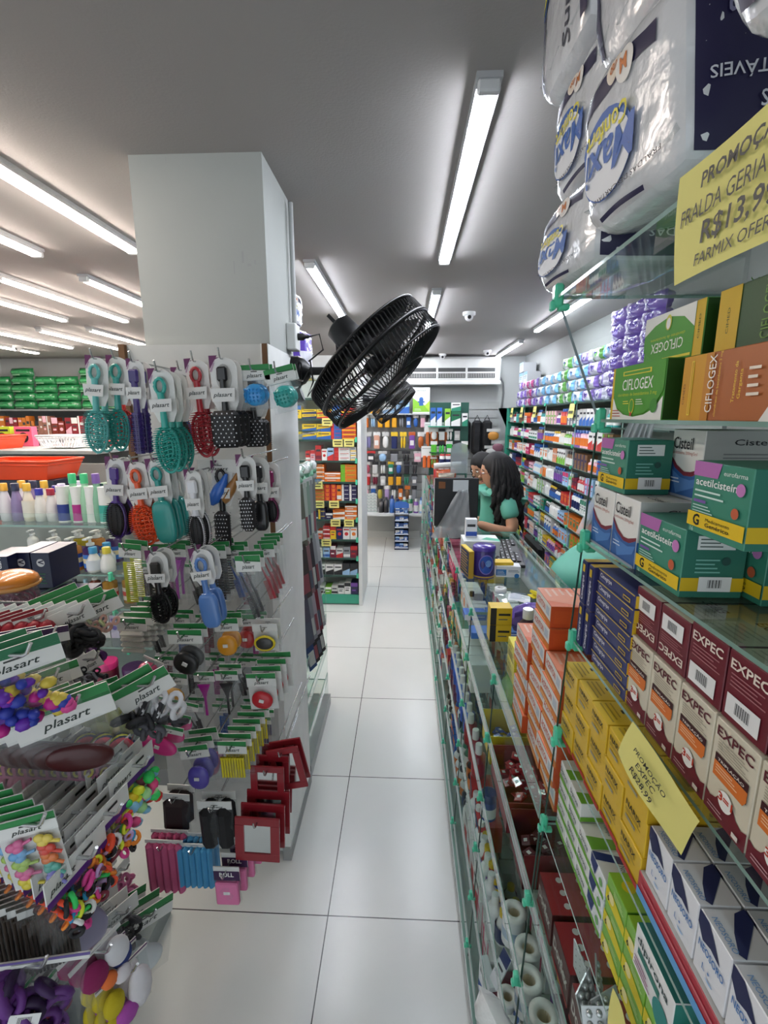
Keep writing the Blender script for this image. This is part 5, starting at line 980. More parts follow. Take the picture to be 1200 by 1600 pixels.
def hair(parent,M,L=.5,drop=None,seed=1,curl=.012):
    b=MB(); r_=random.Random(seed); vs=[];n=22;q=14
    for j in range(q+1):
        ph=-PI/2+PI*j/q
        for i in range(n):
            th=2*PI*i/n; c=math.cos(th); z=.128*math.sin(ph); x=.108*math.cos(ph)*c-.012; y=.09*math.cos(ph)*math.sin(th)
            if c>.0 and z<.10: x=min(x,max(.015,.022+.55*(z+.05)))
            vs.append((x,y,z+.008))
    b.add(vs,[(j*n+i,j*n+(i+1)%n,(j+1)*n+(i+1)%n,(j+1)*n+i) for j in range(q) for i in range(n)],HAIR,True,M)
    for k in range(64):
        a=PI*.5+PI*(k/63)*1.0+r_.uniform(-.05,.05); a=math.radians(75+210*(k/63)); rr=1+.08*r_.random()
        p=[];l=L*r_.uniform(.75,1); ph=r_.uniform(0,6)
        for t in range(11):
            u=t/10; z=.09-(l)*u; sp=1+.35*min(1,u*2.2); x=.092*rr*math.cos(a)*sp*(.55+.45*min(1,u*5+.4)); y=.085*rr*math.sin(a)*sp*(.6+.4*min(1,u*5+.4))
            p.append((x-.012+curl*math.sin(ph+u*15)*u,y+curl*math.cos(ph+u*15)*u,z))
        b.tube(p,[.012+.008*math.sin(PI*t/10) for t in range(10)]+[.003],HAIR,6,False,M)
    return b.build('hair',parent)
# clerk 1: seated in profile facing the aisle
w1=empty('person',(.66,3.15,0)); tag(w1,'person with long black hair and glasses in a teal shirt, seated in profile','person')
def rel(o,p): return (p[0]-o[0],p[1]-o[1],p[2]-o[2])
O=(.66,3.15,0); hp=(0.590,3.120,1.211)
Mh=head(w1,rel(O,hp),172,6,True)
hair(w1,Mh,.5,seed=3,curl=.02)
sh=(.73,3.16,1.05); 
neck=rel(O,(hp[0]+.03,3.14,hp[2]-.10)); 
skin('upper_body',[(neck[0]-.01,neck[1],neck[2]+.04,.05),(neck[0]+.01,neck[1],neck[2]-.03,.052),(neck[0]+.02,-.07,neck[2]-.07,.05),(neck[0]+.02,.12,neck[2]-.07,.05)],[(0,1),(1,2),(1,3)],SK,w1,1,1)
zt=neck[2]-.09
skin('shirt',[(neck[0]+.03,0,zt+.03,.075,.08),(neck[0]+.02,0,zt-.09,.115,.14),(neck[0]-.0,0,zt-.22,.13,.15),(neck[0]+.04,0,zt-.36,.125,.16),
  (neck[0]+.03,-.15,zt+.0,.062),(neck[0]+.045,-.18,zt-.05,.058),(neck[0]+.055,-.19,zt-.09,.054),(neck[0]+.03,.15,zt,.065),(neck[0]+.02,.20,zt-.12,.058)],
  [(0,1),(1,2),(2,3),(0,4),(4,5),(5,6),(0,7),(7,8)],TEAL,w1,1,2)
skin('arm',[(neck[0]+.05,-.19,zt-.06,.042),(neck[0]+.06,-.205,zt-.13,.044),(neck[0]+.04,-.22,zt-.165,.040),(neck[0]-.05,-.225,zt-.150,.037),(neck[0]-.14,-.21,zt-.120,.028),(neck[0]-.165,-.205,zt-.115,.021)],[(i,i+1) for i in range(5)],SK,w1,0,2)
hand(w1,(neck[0]-.19,-.20,zt-.112),(0,10,165),SK)
skin('arm',[(neck[0]+.02,.20,zt-.10,.043),(neck[0]+.02,.21,zt-.20,.042),(neck[0]-.06,.16,zt-.18,.034),(neck[0]-.13,.1,zt-.15,.024)],[(0,1),(1,2),(2,3)],SK,w1,0,2)
hand(w1,(neck[0]-.155,.09,zt-.145),(0,10,-170),SK,-1)
skin('trousers',[(neck[0]+.05,0,zt-.40,.14,.17),(neck[0]+.03,-.10,zt-.50,.09),(neck[0]-.03,-.20,zt-.50,.07),(neck[0]+.02,-.24,.22,.055),(neck[0]+.02,-.24,.10,.045),(neck[0]+.03,.10,zt-.50,.09),(neck[0]-.03,.20,zt-.50,.07),(neck[0]+.02,.24,.22,.055),(neck[0]+.02,.24,.10,.045)],
 [(0,1),(1,2),(2,3),(3,4),(0,5),(5,6),(6,7),(7,8)],'#121214',w1,0,2)
for sd in(-.24,.24): MB().blob((neck[0]-.01,sd,.045),(.11,.045,.045),BLACK,14,.8).build('shoe',w1)
ch=empty('office_chair',(.70,3.13,0)); tag(ch,'black office chair with armrest under the seated clerk behind the counter','chair')
gz=mat('#2a2b2d',.5)
zs=zt-.62+0
MB().box(-.15,.19,-.23,.23,zs-.04,zs+.03,BLACK,bev=.03).build('seat',ch); MB().box(.15,.19,-.2,.2,zs+.1,zs+.36,BLACK,bev=.03).box(.16,.185,-.04,.04,zs-.05,zs+.15,gz).build('backrest',ch)
for sd in(-1,1): MB().tube([(.1,sd*.25,zs),(.1,sd*.27,zs+.1),(.08,sd*.27,zs+.2),(-.12,sd*.27,zs+.205),(-.15,sd*.27,zs+.18),(-.15,sd*.26,zs)],.018,mat('#4a4c4f',.4),8).build('armrest',ch)
MB().lathe([(.03,.08),(.03,zs-.04)],STEEL,12).build('gas_lift',ch)
lg=MB()
for k in range(5): a=2*PI*k/5; lg.tube([(0,0,.09),(.22*math.cos(a),.22*math.sin(a),.06)],[.025,.015],BLACK,6); lg.blob((.22*math.cos(a),.22*math.sin(a),.028),(.028,.028,.028),BLACK,10)
lg.build('star_base',ch)
# clerk 2: behind, looking down
w2=empty('person',(.62,4.0,0)); tag(w2,'person with long dark hair in a teal shirt looking down, behind the seated clerk','person'); O=(.62,4.0,0)
hp=rel(O,(0.643,4.000,1.146)); M2=head(w2,hp,-150,22,False); hair(w2,M2,.36,seed=8)
n2=(hp[0]+.02,hp[1]+.02,hp[2]-.12); zt=n2[2]-.06
skin('neck',[(n2[0],n2[1],n2[2]+.05,.048),(n2[0],n2[1],n2[2]-.05,.055)],[(0,1)],SK,w2,0,1)
skin('shirt',[(n2[0],0,zt,.08),(n2[0],0,zt-.12,.11,.14),(n2[0],0,zt-.38,.10,.13),(n2[0]-.15,-.02,zt-.03,.06),(n2[0]-.19,-.04,zt-.18,.055),(n2[0]+.15,.0,zt-.03,.06),(n2[0]+.19,-.02,zt-.18,.055)],[(0,1),(1,2),(0,3),(3,4),(0,5),(5,6)],TEAL,w2,1,2)
for sd in(-1,1):
    skin('arm',[(n2[0]+sd*.19,-.03,zt-.14,.042),(n2[0]+sd*.2,-.06,zt-.26,.04),(n2[0]+sd*.1,-.2,zt-.30,.032),(n2[0]+sd*.03,-.28,zt-.29,.024)],[(0,1),(1,2),(2,3)],SK,w2,0,2); hand(w2,(n2[0]+sd*.02,-.31,zt-.285),(0,10,-90-sd*10),SK,sd)
skin('trousers',[(n2[0],0,zt-.40,.12,.15),(n2[0]-.09,0,zt-.5,.09),(n2[0]-.09,0,.45,.065),(n2[0]-.09,0,.08,.045),(n2[0]+.09,0,zt-.5,.09),(n2[0]+.09,0,.45,.065),(n2[0]+.09,0,.08,.045)],[(0,1),(1,2),(2,3),(0,4),(4,5),(5,6)],'#15161a',w2,0,2)
for sd in(-.09,.09): MB().blob((n2[0]+sd,-.05,.04),(.045,.12,.04),BLACK,14,.8).build('shoe',w2)
# person 3: bending over behind the near shelving, only the teal back shows
w3=empty('person',(.92,2.1,0)); tag(w3,'person in a teal shirt bending over behind the near shelving, only back and shoulder showing','person')
M3=head(w3,(.13,.06,.95),20,50,False); hair(w3,M3,.16,seed=12)
skin('neck',[(.10,.05,.93,.055),(.13,.06,.93,.05)],[(0,1)],SK,w3,0,1)
skin('shirt',[(.06,.03,.93,.10),(-.04,.0,.92,.145,.13),(-.14,.02,.82,.135,.13),(-.20,.08,.62,.13,.13),(.0,-.17,.90,.075),(.04,-.22,.78,.065),(.02,.2,.90,.075),(.06,.24,.78,.065)],[(0,1),(1,2),(2,3),(1,4),(4,5),(1,6),(6,7)],TEAL,w3,1,2)
for sd in(-1,1): skin('arm',[(.04,sd*.22,.80,.045),(.08,sd*.22,.66,.04),(.13,sd*.16,.52,.034),(.15,sd*.12,.47,.024)],[(0,1),(1,2),(2,3)],SK,w3,0,2); hand(w3,(.16,sd*.11,.455),(0,50,0),SK,sd)
skin('trousers',[(-.20,.08,.60,.13,.14),(-.16,-.02,.50,.10),(-.06,-.03,.34,.08),(-.12,-.03,.08,.05),(-.16,.16,.50,.10),(-.06,.17,.34,.08),(-.12,.17,.08,.05)],[(0,1),(1,2),(2,3),(0,4),(4,5),(5,6)],'#16171b',w3,0,2)
for sd in(-.03,.17): MB().blob((-.07,sd,.04),(.12,.045,.04),BLACK,14,.8).build('shoe',w3)
# ================================================================ COLUMN DISPLAY BOARD
bd=empty('hook_board',(-.615,1.45,0)); tag(bd,'white board with rows of metal hooks fixed to the front of the column','display board')
def bput_(b,n): o=b.build(n,bd); o.location=(.615,-1.45,0); return o
bput_(MB().box(-.83,-.40,1.44,1.46,0.02,1.775,mat('#c6c9c6',.6)),'board')
wd=mat('#6a4a2c',.7); bput_(MB().box(-.84,-.822,1.425,1.44,.9,1.775,wd),'wooden_edge'); bput_(MB().box(-.415,-.40,1.425,1.44,1.0,1.775,wd),'wooden_edge')
bput_(MB().box(-.42,-.398,1.428,1.79,0.05,1.775,mat('#e9ebe8',.6)),'side_panel'); bput_(MB().box(-.425,-.395,1.42,1.80,0,.05,mat('#9a9d9c',.6)),'skirting')
def hook(x,y,z,L=.22,par=bd,org=(-.615,1.45,0),d=(0,1,0)):
    b=MB(); d=Vector(d); up=Vector((0,0,1)); p=Vector((0,0,0))
    b.tube([p-d*.012+up*.022,p-d*.006+up*.006,p,p+d*L],.0022,CHROME,6); o=b.build('hook',par); o.location=(x-org[0],y-org[1],z-org[2]); return o
PUR='#6a2a5c'
def cardloop(w,h,k=0):
    # white die-cut card with a rounded top, oval window and a lettered strap
    b=MB(); n=14; wm=mat('#e4e3df',.5); F=FY(0,0,0)
    top=[(w*.5*math.cos(math.radians(a)),-w*.45+w*.45*math.sin(math.radians(a))) for a in range(0,181,15)]; out=top+[(-w*.48,-h*.8),(-w*.3,-h),(w*.3,-h),(w*.48,-h*.8)]
    b.slab([(x,y) for x,y in out],.002,wm,F); b.add([(-w*.5,-w*.42,.0015),(-w*.5,.004,.0015),(-w*.18,.004,.0015)],[(0,2,1)],PUR,False,F)
    b.add([(-w*.5,-w*.50,.0016),(-w*.36,-w*.2,.0016),(-w*.30,-w*.2,.0016),(-w*.44,-w*.52,.0016)],[(0,3,2,1)],'#b59ab0',False,F)
    b.disc(F,0,-h*.36,w*.3,h*.24,mat('#bdbcb8',.6),.0006,20)
    return b,F
def brush(style,c,c2='#1a1a1c',hw=.052,hh=.10,L=.225,cw=.055,chh=.115,seed=1,loop=True,strap=True):
    """children meshes: card, brush handle, head, bristles (origin at the hanging point)"""
    cb,F=cardloop(cw,chh); cm=mat(c,.3,coat=.4); z0=-L+hh/2
    h=MB()
    if loop: h.tube([(.011*math.cos(t),-.010,-.036+.016*math.sin(t)) for t in [2*PI*i/14 for i in range(14)]],.0042,cm,6,True)
    else: h.box(-.012,.012,-.016,-.006,-.055,-.022,cm,bev=.004)
    h.tube([(0,-.010,-.05),(0,-.010,-.085),(0,-.009,z0+hh*.42)],[.008,.0065,.0085],cm,8)
    hd=MB(); br=MB(); N=FY(0,-.012,z0)
    ell=lambda s,y:[(hw*.5*s*math.cos(2*PI*i/28),y,z0+hh*.5*s*math.sin(2*PI*i/28)*(1-.12*math.sin(2*PI*i/28))) for i in range(28)]
    if style=='vent':
        hd.tube(ell(.95,-.010),.0036,cm,6,True)
        for k in range(10):
            t=(k-4.5)/5.2; w_=hw*.46*math.sqrt(max(0,1-t*t)); hd.tube([(w_*(i/6*2-1),-.012-.002*math.cos(i*1.9),z0+hh*.48*t+.002*math.sin(i*2.1)) for i in range(7)],.0025,cm,5)
        hd.tube([(0,-.011,z0+hh*.48),(0,-.011,z0-hh*.48)],.0022,cm,5)
        for s_ in(.45,.7): hd.tube(ell(s_,-.011),.0022,cm,5,True)
    elif style=='paddle':
        hd.blob((0,-.012,z0),(hw*.5,.006,hh*.5),cm,20,.85); hd.blob((0,-.017,z0),(hw*.41,.006,hh*.42),mat(c2,.5),18,.9)
    elif style=='solid':
        hd.blob((0,-.012,z0),(hw*.48,.011,hh*.5),cm,20,.6)
    elif style=='round':
        hd.lathe([(hw*.22,-hh*.5),(hw*.24,hh*.5)],cm,14,T(0,-.012,z0)); 
        for k in range(9): hd.lathe([(hw*.27,-.002),(hw*.27,.002)],cm,14,T(0,-.012,z0-hh*.44+hh*.11*k),True,True)
    elif style=='dots':
        hd.box(-hw*.5,hw*.5,-.03,-.004,z0-hh*.5,z0+hh*.5,mat('#18181a',.55),bev=.010)
        for i in range(5):
            for j in range(9): hd.disc(FY(0,-.0302,z0),-hw*.36+hw*.18*i+(hw*.09 if j%2 else 0)-.002,-hh*.42+hh*.105*j,.0018,.0018,'#d9d9dc',.0004,6)
    m2=mat(c2 if style in('paddle',) else c,.5)
    if style in('vent','round','paddle'):
        for k in range(19):
            t=(k-9)/10; w_=hw*.5*(math.sqrt(max(0,1-t*t)) if style!='round' else .5)
            for s_ in(-1,1): 
                x0=w_*s_*.9; z=z0+hh*.47*t; br.tube([(x0,-.014,z),(x0+s_*.0075,-.022,z-.001)],[.0015,.0007],m2,3)
            for i in(-.5,-.2,.2,.5): br.tube([(w_*i*1.4,-.015,z0+hh*.47*t),(w_*i*1.5,-.028,z0+hh*.47*t)],[.0013,.0008],m2,3)
    elif style=='dots':
        for k in range(14):
            for s_ in(-1,1): br.tube([(s_*hw*.5,-.015,z0-hh*.45+hh*.07*k),(s_*(hw*.5+.004),-.018,z0-hh*.45+hh*.07*k)],[.001,.0005],BLACK,3)
    parts=[('card',cb.mesh('card')),('handle',h.mesh('handle')),('brush_head',hd.mesh('brush_head'))]
    if br.v: parts.append(('bristles',br.mesh('bristles')))
    if strap:
        s_=MB(); s_.slab([(-cw*.42,-chh*.80),(cw*.42,-chh*.80),(cw*.47,-chh*.56),(-cw*.47,-chh*.56)],.001,mat('#e4e3df',.5),FY(0,-.0175,0)); s_.text(FY(0,-.0175,0),'plaſart' if False else 'plasart',0,-chh*.71,.009,'#26302c',cw*.72,.0006,.01,.3,0,'c'); parts.append(('card_strap',s_.mesh('card_strap')))
    return parts
def hang(parts,name,label,cat,p,rot=(0,0,0),group=None,n=1,step=(0,.035,0),labs=None):
    o=empty(name,p,rot=[math.radians(a) for a in rot]); tag(o,label,cat,group)
    last={}
    for pn,me in parts: last[pn]=put(me,pn,last.get({'bristles':'brush_head','card_strap':'card','mirror_glass':'frame'}.get(pn),o))
    for k in range(1,n):
        c=copy_tree(o,(p[0]+step[0]*k,p[1]+step[1]*k,p[2]+step[2]*k)); c['label']=f'{labs}, {ordn(k)} behind the front one'; c['group']=labs+' row'
        if c['label'] in USED: print('DUPLABEL',c['label'])
        if len(c['label'].split())>16: print('LABELLEN',len(c['label'].split()),c['label'])
        USED.add(c['label'])
    if n>1: o['group']=labs+' row'
    return o
YH=1.20
def H(x,y): return 0
hooks=[]
def BR(st,c,p,sc,lab,n=1,labs=None,rot=0,c2='#1a1a1c',hk=True,**k):
    pr=brush(st,c,c2,**k); 
    o=hang(pr,'hairbrush',lab,'hairbrush',p,(0,rot,0),None,n,labs=labs)
    if hk: hook(p[0],p[1]-.01,p[2]-.004,1.44-p[1]+.01)
    return o
# row 1
BR('vent','#5fb8b2',(-0.746,1.170,1.709),1,'light teal vented hairbrush on a white card, first from the left in the top row',2,'light teal vented hairbrush, left end of top row',4,hw=.056,hh=.105)
BR('vent','#2f9a90',(-0.713,1.200,1.713),1,'teal wavy hairbrush with a red loop brush behind it in the top row',1,None,2,hw=.052,hh=.105)
BR('vent','#d8433a',(-0.730,1.240,1.711),1,'red looped hairbrush mostly hidden behind the teal one in the top row',1,None,0,hk=False,L=.19,hh=.07)
BR('round','#3b2a70',(-0.658,1.180,1.703),1,'purple round hairbrush on a white card in the top row',2,'purple round hairbrush in the top row',0,hw=.05,hh=.10,loop=False,cw=.042)
BR('vent','#2aa79a',(-0.547,1.080,1.671),1,'large teal mesh hairbrush hanging nearest in the top row',3,'teal mesh hairbrush in the top row',-3,hw=.054,hh=.105,cw=.056)
BR('paddle','#1f5a86',(-0.581,1.260,1.690),1,'dark blue oval hairbrush on a blue card in the top row',1,None,0,hw=.05,hh=.10)
BR('vent','#a81f2c',(-0.499,1.160,1.701),1,'dark red hairbrush on a white card in the top row',2,'dark red hairbrush in the top row',-4,c2='#7a1420',hw=.055,hh=.11)
BR('dots','#18181a',(-0.419,1.120,1.702),1,'black cushion brush with white dots on a white card in the top row',4,'black dotted cushion brush in the top row',-2,hw=.066,hh=.085,loop=False,cw=.062,chh=.125,L=.205)
BR('dots','#18181a',(-0.385,1.220,1.683),1,'black dotted cushion brush at the right end of the top row',2,'black dotted cushion brush at the right of the top row',-2,hw=.06,hh=.07,loop=False,L=.19,hk=False)
# row 2
BR('paddle','#4a2a86',(-0.726,1.170,1.466),1,'purple paddle brush with black cushion in the second row',2,'purple paddle brush in the second row',2,hw=.052,hh=.10,loop=False,L=.205)
BR('vent','#ee5a24',(-0.665,1.150,1.459),1,'bright orange vented hairbrush on a blue and purple card',2,'red vented hairbrush in the second row',-6,hw=.060,hh=.105,L=.205,c2='#8a2a10')
BR('solid','#2a9a92',(-0.613,1.150,1.465),1,'teal paddle brush seen from the back in the second row',3,'teal paddle brush in the second row',-6,hw=.058,hh=.11,L=.21)
BR('dots','#18181a',(-0.469,1.200,1.455),1,'black brush behind the white-handled one in the second row',1,None,0,hk=False,hw=.04)
BR('paddle','#e6e6ea',(-0.501,1.100,1.444),1,'slim white brush with long black bristles in the second row',2,'white slim brush in the second row',-3,hw=.038,hh=.095,loop=False,cw=.04,L=.195)
BR('dots','#18181a',(-0.389,1.150,1.475),1,'narrow black dotted brush on a white card, right end of the second row',1,None,-2,hw=.036,hh=.085,loop=False,cw=.048,chh=.105,L=.185)
BR('solid','#17171a',(-0.374,1.200,1.468),1,'black oval brush behind the narrow dotted one in the second row',1,None,-2,hw=.04,hh=.08,loop=False,L=.19,hk=False)
BR('paddle','#8a1f5c',(-0.357,1.240,1.451),1,'magenta edged brush at the far right of the second row',1,None,-3,hw=.036,hh=.065,loop=False,L=.16)
# row 3 brushes
BR('vent','#141416',(-0.564,1.020,1.268),1,'black oval vented brush with black oval handle in the third row',2,'black oval vented brush in the third row',-3,hw=.044,hh=.075,loop=False,L=.165,cw=.05,chh=.085)
BR('solid','#5a86c8',(-0.462,1.020,1.275),1,'cornflower blue square brush hanging in the third row',2,'cornflower blue square brush in the third row',-8,hw=.046,hh=.085,L=.185,cw=.052,chh=.085)
# header-card bags
GR='#2b8a48'
def pack(w,h,content,hh=.035,band=GR,band2=None,txt=True,cardback=None,seed=1,bag=True,inner='#dfe0dc'):
    c=MB(); F=FY(0,0,0); c.box(-w/2,w/2,-.0012,.0012,-hh,0,mat('#e2e3df',.5))
    if band: c.rect(F,-w/2,-hh*.3,w/2,0,band,.0016); c.add([(-w/2,-hh*.3,.0017),(w/2,-hh*.42,.0017),(w/2,-hh*.3,.0017)],[(0,1,2)],'#1f6f38' if band==GR else band,False,F)
    if txt: c.text(F,'plasart',0,-hh*.8,hh*.24,'#22302a',w*.5,.0018,.01,.3,0,'c')
    c.rect(F,-w*.1,-hh*.47,w*.1,-hh*.41,'#3a3d3b',.002)
    out=[('header_card',c.mesh('header_card'))]
    if cardback: b=MB().box(-w*.48,w*.48,.001,.002,-h,-hh,mat(cardback,.5)); out.append(('backing_card',b.mesh('backing_card')))
    if content:
        b=MB(); content(b,w,h,hh); out.append(('contents',b.mesh('contents')))
    if bag:
        r_=random.Random(seed); b=MB(); n=7; ph=r_.uniform(0,6)
        for sd in(-1,1):
            vs=[]
            for j in range(n+1):
                for i in range(n+1):
                    u,v=i/n,j/n; e=math.sin(PI*u)**.6*math.sin(PI*min(1,v*1.05+.0))**.6 if 0<v<1 else 0
                    vs.append(((u-.5)*w*(1+.03*math.sin(v*7+ph)),sd*(.012*e+.002*math.sin(u*9+v*11+ph))+ (0 if sd<0 else .003),-hh*.9-(h-hh*.9)*v))
            if sd<0 or not cardback: b.add(vs,[(j*(n+1)+i,j*(n+1)+i+1,(j+1)*(n+1)+i+1,(j+1)*(n+1)+i) for j in range(n) for i in range(n)],BAGC,True)
        out.append(('clear_bag',b.mesh('clear_bag')))
    return out
def c_comb(col,n=16,wide=False,ang=0):
    def f(b,w,h,hh):
        M=T(0,-.006,-(h+hh)/2)@R(ang,'Y'); L=(h-hh)*.86; m=mat(col,.35,coat=.4); x=w*.22 if wide else w*.12
        b.box(-x,-x*.2,-.002,.002,-L/2,L/2,m,M,bev=.0015)
        for i in range(n): z=-L/2+L*(i+.5)/n; b.box(-x*.3,x*1.4,-.0014,.0014,z-L/n*.27,z+L/n*.27,m,M)
    return f
def c_tail(col):
    def f(b,w,h,hh):
        M=T(0,-.006,-(h+hh)/2)@R(-14,'Y'); L=(h-hh)*.9; m=mat(col,.35,coat=.4)
        b.tube([(-.004,0,L/2),(0,0,L*.1),(.004,0,-L*.02)],[.0012,.003,.005],m,6,False,M); b.box(.0,.006,-.002,.002,-L/2,0,m,M)
        for i in range(15): z=-L/2+L*.5*(i+.5)/15; b.box(-.011,.002,-.001,.001,z-.001,z+.001,m,M)
    return f
def c_oval(col,rx=.4,rz=.36,ang=0,ring=None,tagw=True):
    def f(b,w,h,hh):
        M=T(0,-.010,-(h+hh)/2)@R(ang,'Y'); b.blob((0,0,0),(w*rx,.010,(h-hh)*rz),mat(col,.4,coat=.3),20,.9,M)
        if ring: b.tube([(w*rx*math.cos(2*PI*i/24),-.003,(h-hh)*rz*math.sin(2*PI*i/24)) for i in range(24)],.0035,mat(ring,.35,coat=.3),6,True,M)
        if tagw: b.box(-.006,.006,-.0125,-.0105,.0,.008,'#e6e6e3',M)
    return f
def c_brushtint(col):
    def f(b,w,h,hh):
        L=(h-hh); m=mat(col,.35,coat=.4); F=FY(0,-.008,-(h+hh)/2); b.slab([(-w*.3,L*.45),(w*.3,L*.45),(w*.12,L*.2),(.003,L*.05),(.003,-L*.47),(-.003,-L*.47),(-.003,L*.05),(-w*.12,L*.2)],.004,m,F)
    return f
def c_sticks(col,n=8,frac=.8):
    def f(b,w,h,hh):
        m=mat(col,.4)
        for i in range(n): x=-w*.42+w*.84*(i+.5)/n; b.tube([(x,-.008,-hh-.004),(x,-.008,-hh-(h-hh)*frac)],w*.36/n,m,6); b.tube([(x,-.008,-hh-.004),(x,-.008,-hh-.010)],w*.46/n,m,6)
    return f
def c_block(col,n=4,bev=.006):
    def f(b,w,h,hh):
        for i in range(n): x=-w*.48+w*.96*i/n; b.box(x,x+w*.93/n,-.014,.012,-h,-hh*.8,mat(col,.6,bump=.3),bev=bev)
    return f
def c_ties(cols,n=26,r0=.007,seed=1,ring=True):
    def f(b,w,h,hh):
        r_=random.Random(seed)
        for i in range(n):
            M=T(r_.uniform(-w*.38,w*.38),-.006-r_.uniform(0,.012),-hh-(h-hh)*r_.uniform(.12,.93))@R(r_.uniform(0,180),'Z')@R(r_.uniform(40,140),'X'); c=r_.choice(cols); R_=r0*r_.uniform(.8,1.25)
            if ring: b.tube([(R_*math.cos(t),R_*math.sin(t),0) for t in [2*PI*k/12 for k in range(12)]],R_*.42,mat(c,.6),6,True,M)
            else: b.blob((0,0,0),(R_*1.3,R_,R_),mat(c,.5),8,1,M)
    return f
def c_pads(col):
    def f(b,w,h,hh):
        for i in range(4): b.box(-w*.42,w*.42,-.010,.004,-h+(h-hh)*i/4+.002,-h+(h-hh)*(i+1)/4-.001,mat(col,.7),bev=.005)
    return f
def c_flower(col):
    def f(b,w,h,hh):
        for k in range(6): M=T(0,-.012,-(h+hh)/2)@R(k*60,'Y'); b.blob((0,0,w*.24),(w*.12,.006,w*.24),mat(col,.45,coat=.3),12,1,M)
        b.blob((0,-.016,-(h+hh)/2),(w*.08,.008,w*.08),mat('#e6e0b0',.5),10)
    return f
def PK(pr,lab,cat,p,rot=(0,0,0),n=1,labs=None,step=(0,.03,.002),hk=True,name='hanging_pack',L=None):
    o=hang(pr,name,lab,cat,p,rot,None,n,step,labs)
    if hk: hook(p[0],p[1]-.02,p[2]-.012,1.44-p[1]+.02)
    return o
PK(pack(.075,.105,lambda b,w,h,hh:[b.blob((0,-.012,-.07),(w*.36,.014,.026),mat('#3f9fe0',.35,coat=.4),16)]+[b.blob((-.018+.009*i,-.026,-.085+.009*j),(.003,.006,.003),mat('#3f9fe0',.35),6) for i in range(5) for j in range(4)],.036),'clear pack with a blue scalp massager at the right of the top row','hanging pack',(-0.360,1.160,1.689),(0,-3,0),2,'blue scalp massager pack in the top row')
PK(pack(.072,.105,lambda b,w,h,hh:[b.blob((0,-.012,-.07),(w*.36,.014,.026),mat('#3fb0a8',.35,coat=.4),16)]+[b.blob((-.018+.009*i,-.026,-.085+.009*j),(.003,.006,.003),mat('#3fb0a8',.35),6) for i in range(5) for j in range(4)],.036),'clear pack with a teal scalp massager at the right end of the top row','hanging pack',(-0.302,1.160,1.683),(0,-14,0),2,'teal scalp massager pack in the top row')
def c_detang(b,w,h,hh):
    m=mat('#2f6fd0',.3,coat=.5); pts=[(.024,.0,-.035),(.016,0,-.055),(.004,0,-.075),(-.012,0,-.10),(-.02,0,-.115)]; b.tube([(x,-.01,z) for x,_,z in pts],[.004,.010,.017,.017,.006],m,12); b.tube([(x+.026,-.004,z) for x,_,z in pts],[.004,.009,.014,.014,.006],mat('#a8743a',.35,coat=.3),12)
PK(pack(.105,.19,c_detang,.034,PUR if False else None),'wide clear pack with a blue curved detangling comb in the second row','hanging pack',(-0.477,1.200,1.461),(0,0,0),1)
# row 3 bags
for a in((PK,pack(.055,.155,c_comb('#c4cc2a',20,True,-4)),'clear pack with a yellow-green comb, left end of the third row',(-0.658,1.080,1.269),4,2,'yellow-green comb pack in the third row'),
 (PK,pack(.05,.14,c_comb('#1a1a1c',12,True)),'clear pack with a wide black comb beside the oval vented brush',(-0.652,1.160,1.237),0,2,'black wide comb pack in the third row'),
 (PK,pack(.055,.15,c_brushtint('#b04fb8')),'clear pack with an orchid pink brush in the third row',(-0.588,1.160,1.248),0,2,'orchid brush pack in the third row'),
 (PK,pack(.055,.15,c_comb('#17171a',14,True)),'clear pack with a black wide-tooth comb in the third row',(-0.477,1.140,1.251),-3,3,'black wide-tooth comb pack in the third row'),
 (PK,pack(.06,.16,c_tail('#151517'),.04),'clear pack with a black tail comb hanging in front, third row',(-0.367,1.060,1.250),-3,2,'black tail comb pack in the third row'),
 (PK,pack(.055,.15,c_tail('#2a4f9a')),'clear pack with a blue tail comb in the third row',(-0.450,1.200,1.235),-3,2,'blue tail comb pack in the third row'),
 (PK,pack(.05,.15,c_tail('#b02a34')),'clear pack with a red comb at the right end of the third row',(-0.351,1.140,1.256),-4,4,'red comb pack at the right of the third row')):
    a[0](a[1],a[2],'hanging pack',a[3],(0,a[4],0),a[5],a[6])
# row 4
PK(pack(.075,.095,c_pads('#cfcec6'),.035),'thick pack of pale hair pads with green headers in the fourth row','hanging pack',(-0.688,1.100,1.069),(0,0,0),5,'pale hair pads pack in the fourth row',step=(.006,.022,.006))
PK(pack(.078,.12,c_oval('#17181a',.38,.30,30),.034),'clear bag with a black oval sponge hanging near in the fourth row','hanging pack',(-0.493,0.980,1.098),(0,-2,0),2,'black oval sponge pack in the fourth row')
PK(pack(.06,.09,c_oval('#e0a01a',.44,.42),.03,inner='x'),'flat pack with an amber sponge below the black sponge','hanging pack',(-0.566,1.060,0.943),(0,3,0),1)
PK(pack(.06,.10,c_oval('#e0981a',.42,.4),.034),'clear bag with a yellow-orange sponge in the fourth row','hanging pack',(-0.438,1.080,1.082),(0,-4,0),2,'yellow-orange sponge pack in the fourth row')
PK(pack(.06,.10,c_oval('#b02a2a',.4,.38),.034),'clear bag with a dark red sponge in the fourth row','hanging pack',(-0.425,1.180,1.049),(0,-4,0),2,'dark red sponge pack in the fourth row')
PK(pack(.066,.075,c_oval('#3a3a38',.38,.34,0,'#e0c81a',False),.02,None,txt=False,cardback='#dfe0dc'),'white card with a yellow-ringed black oval, right end of the fourth row','hanging pack',(-0.360,1.140,1.041),(0,-3,0),2,'yellow-ringed oval card in the fourth row')
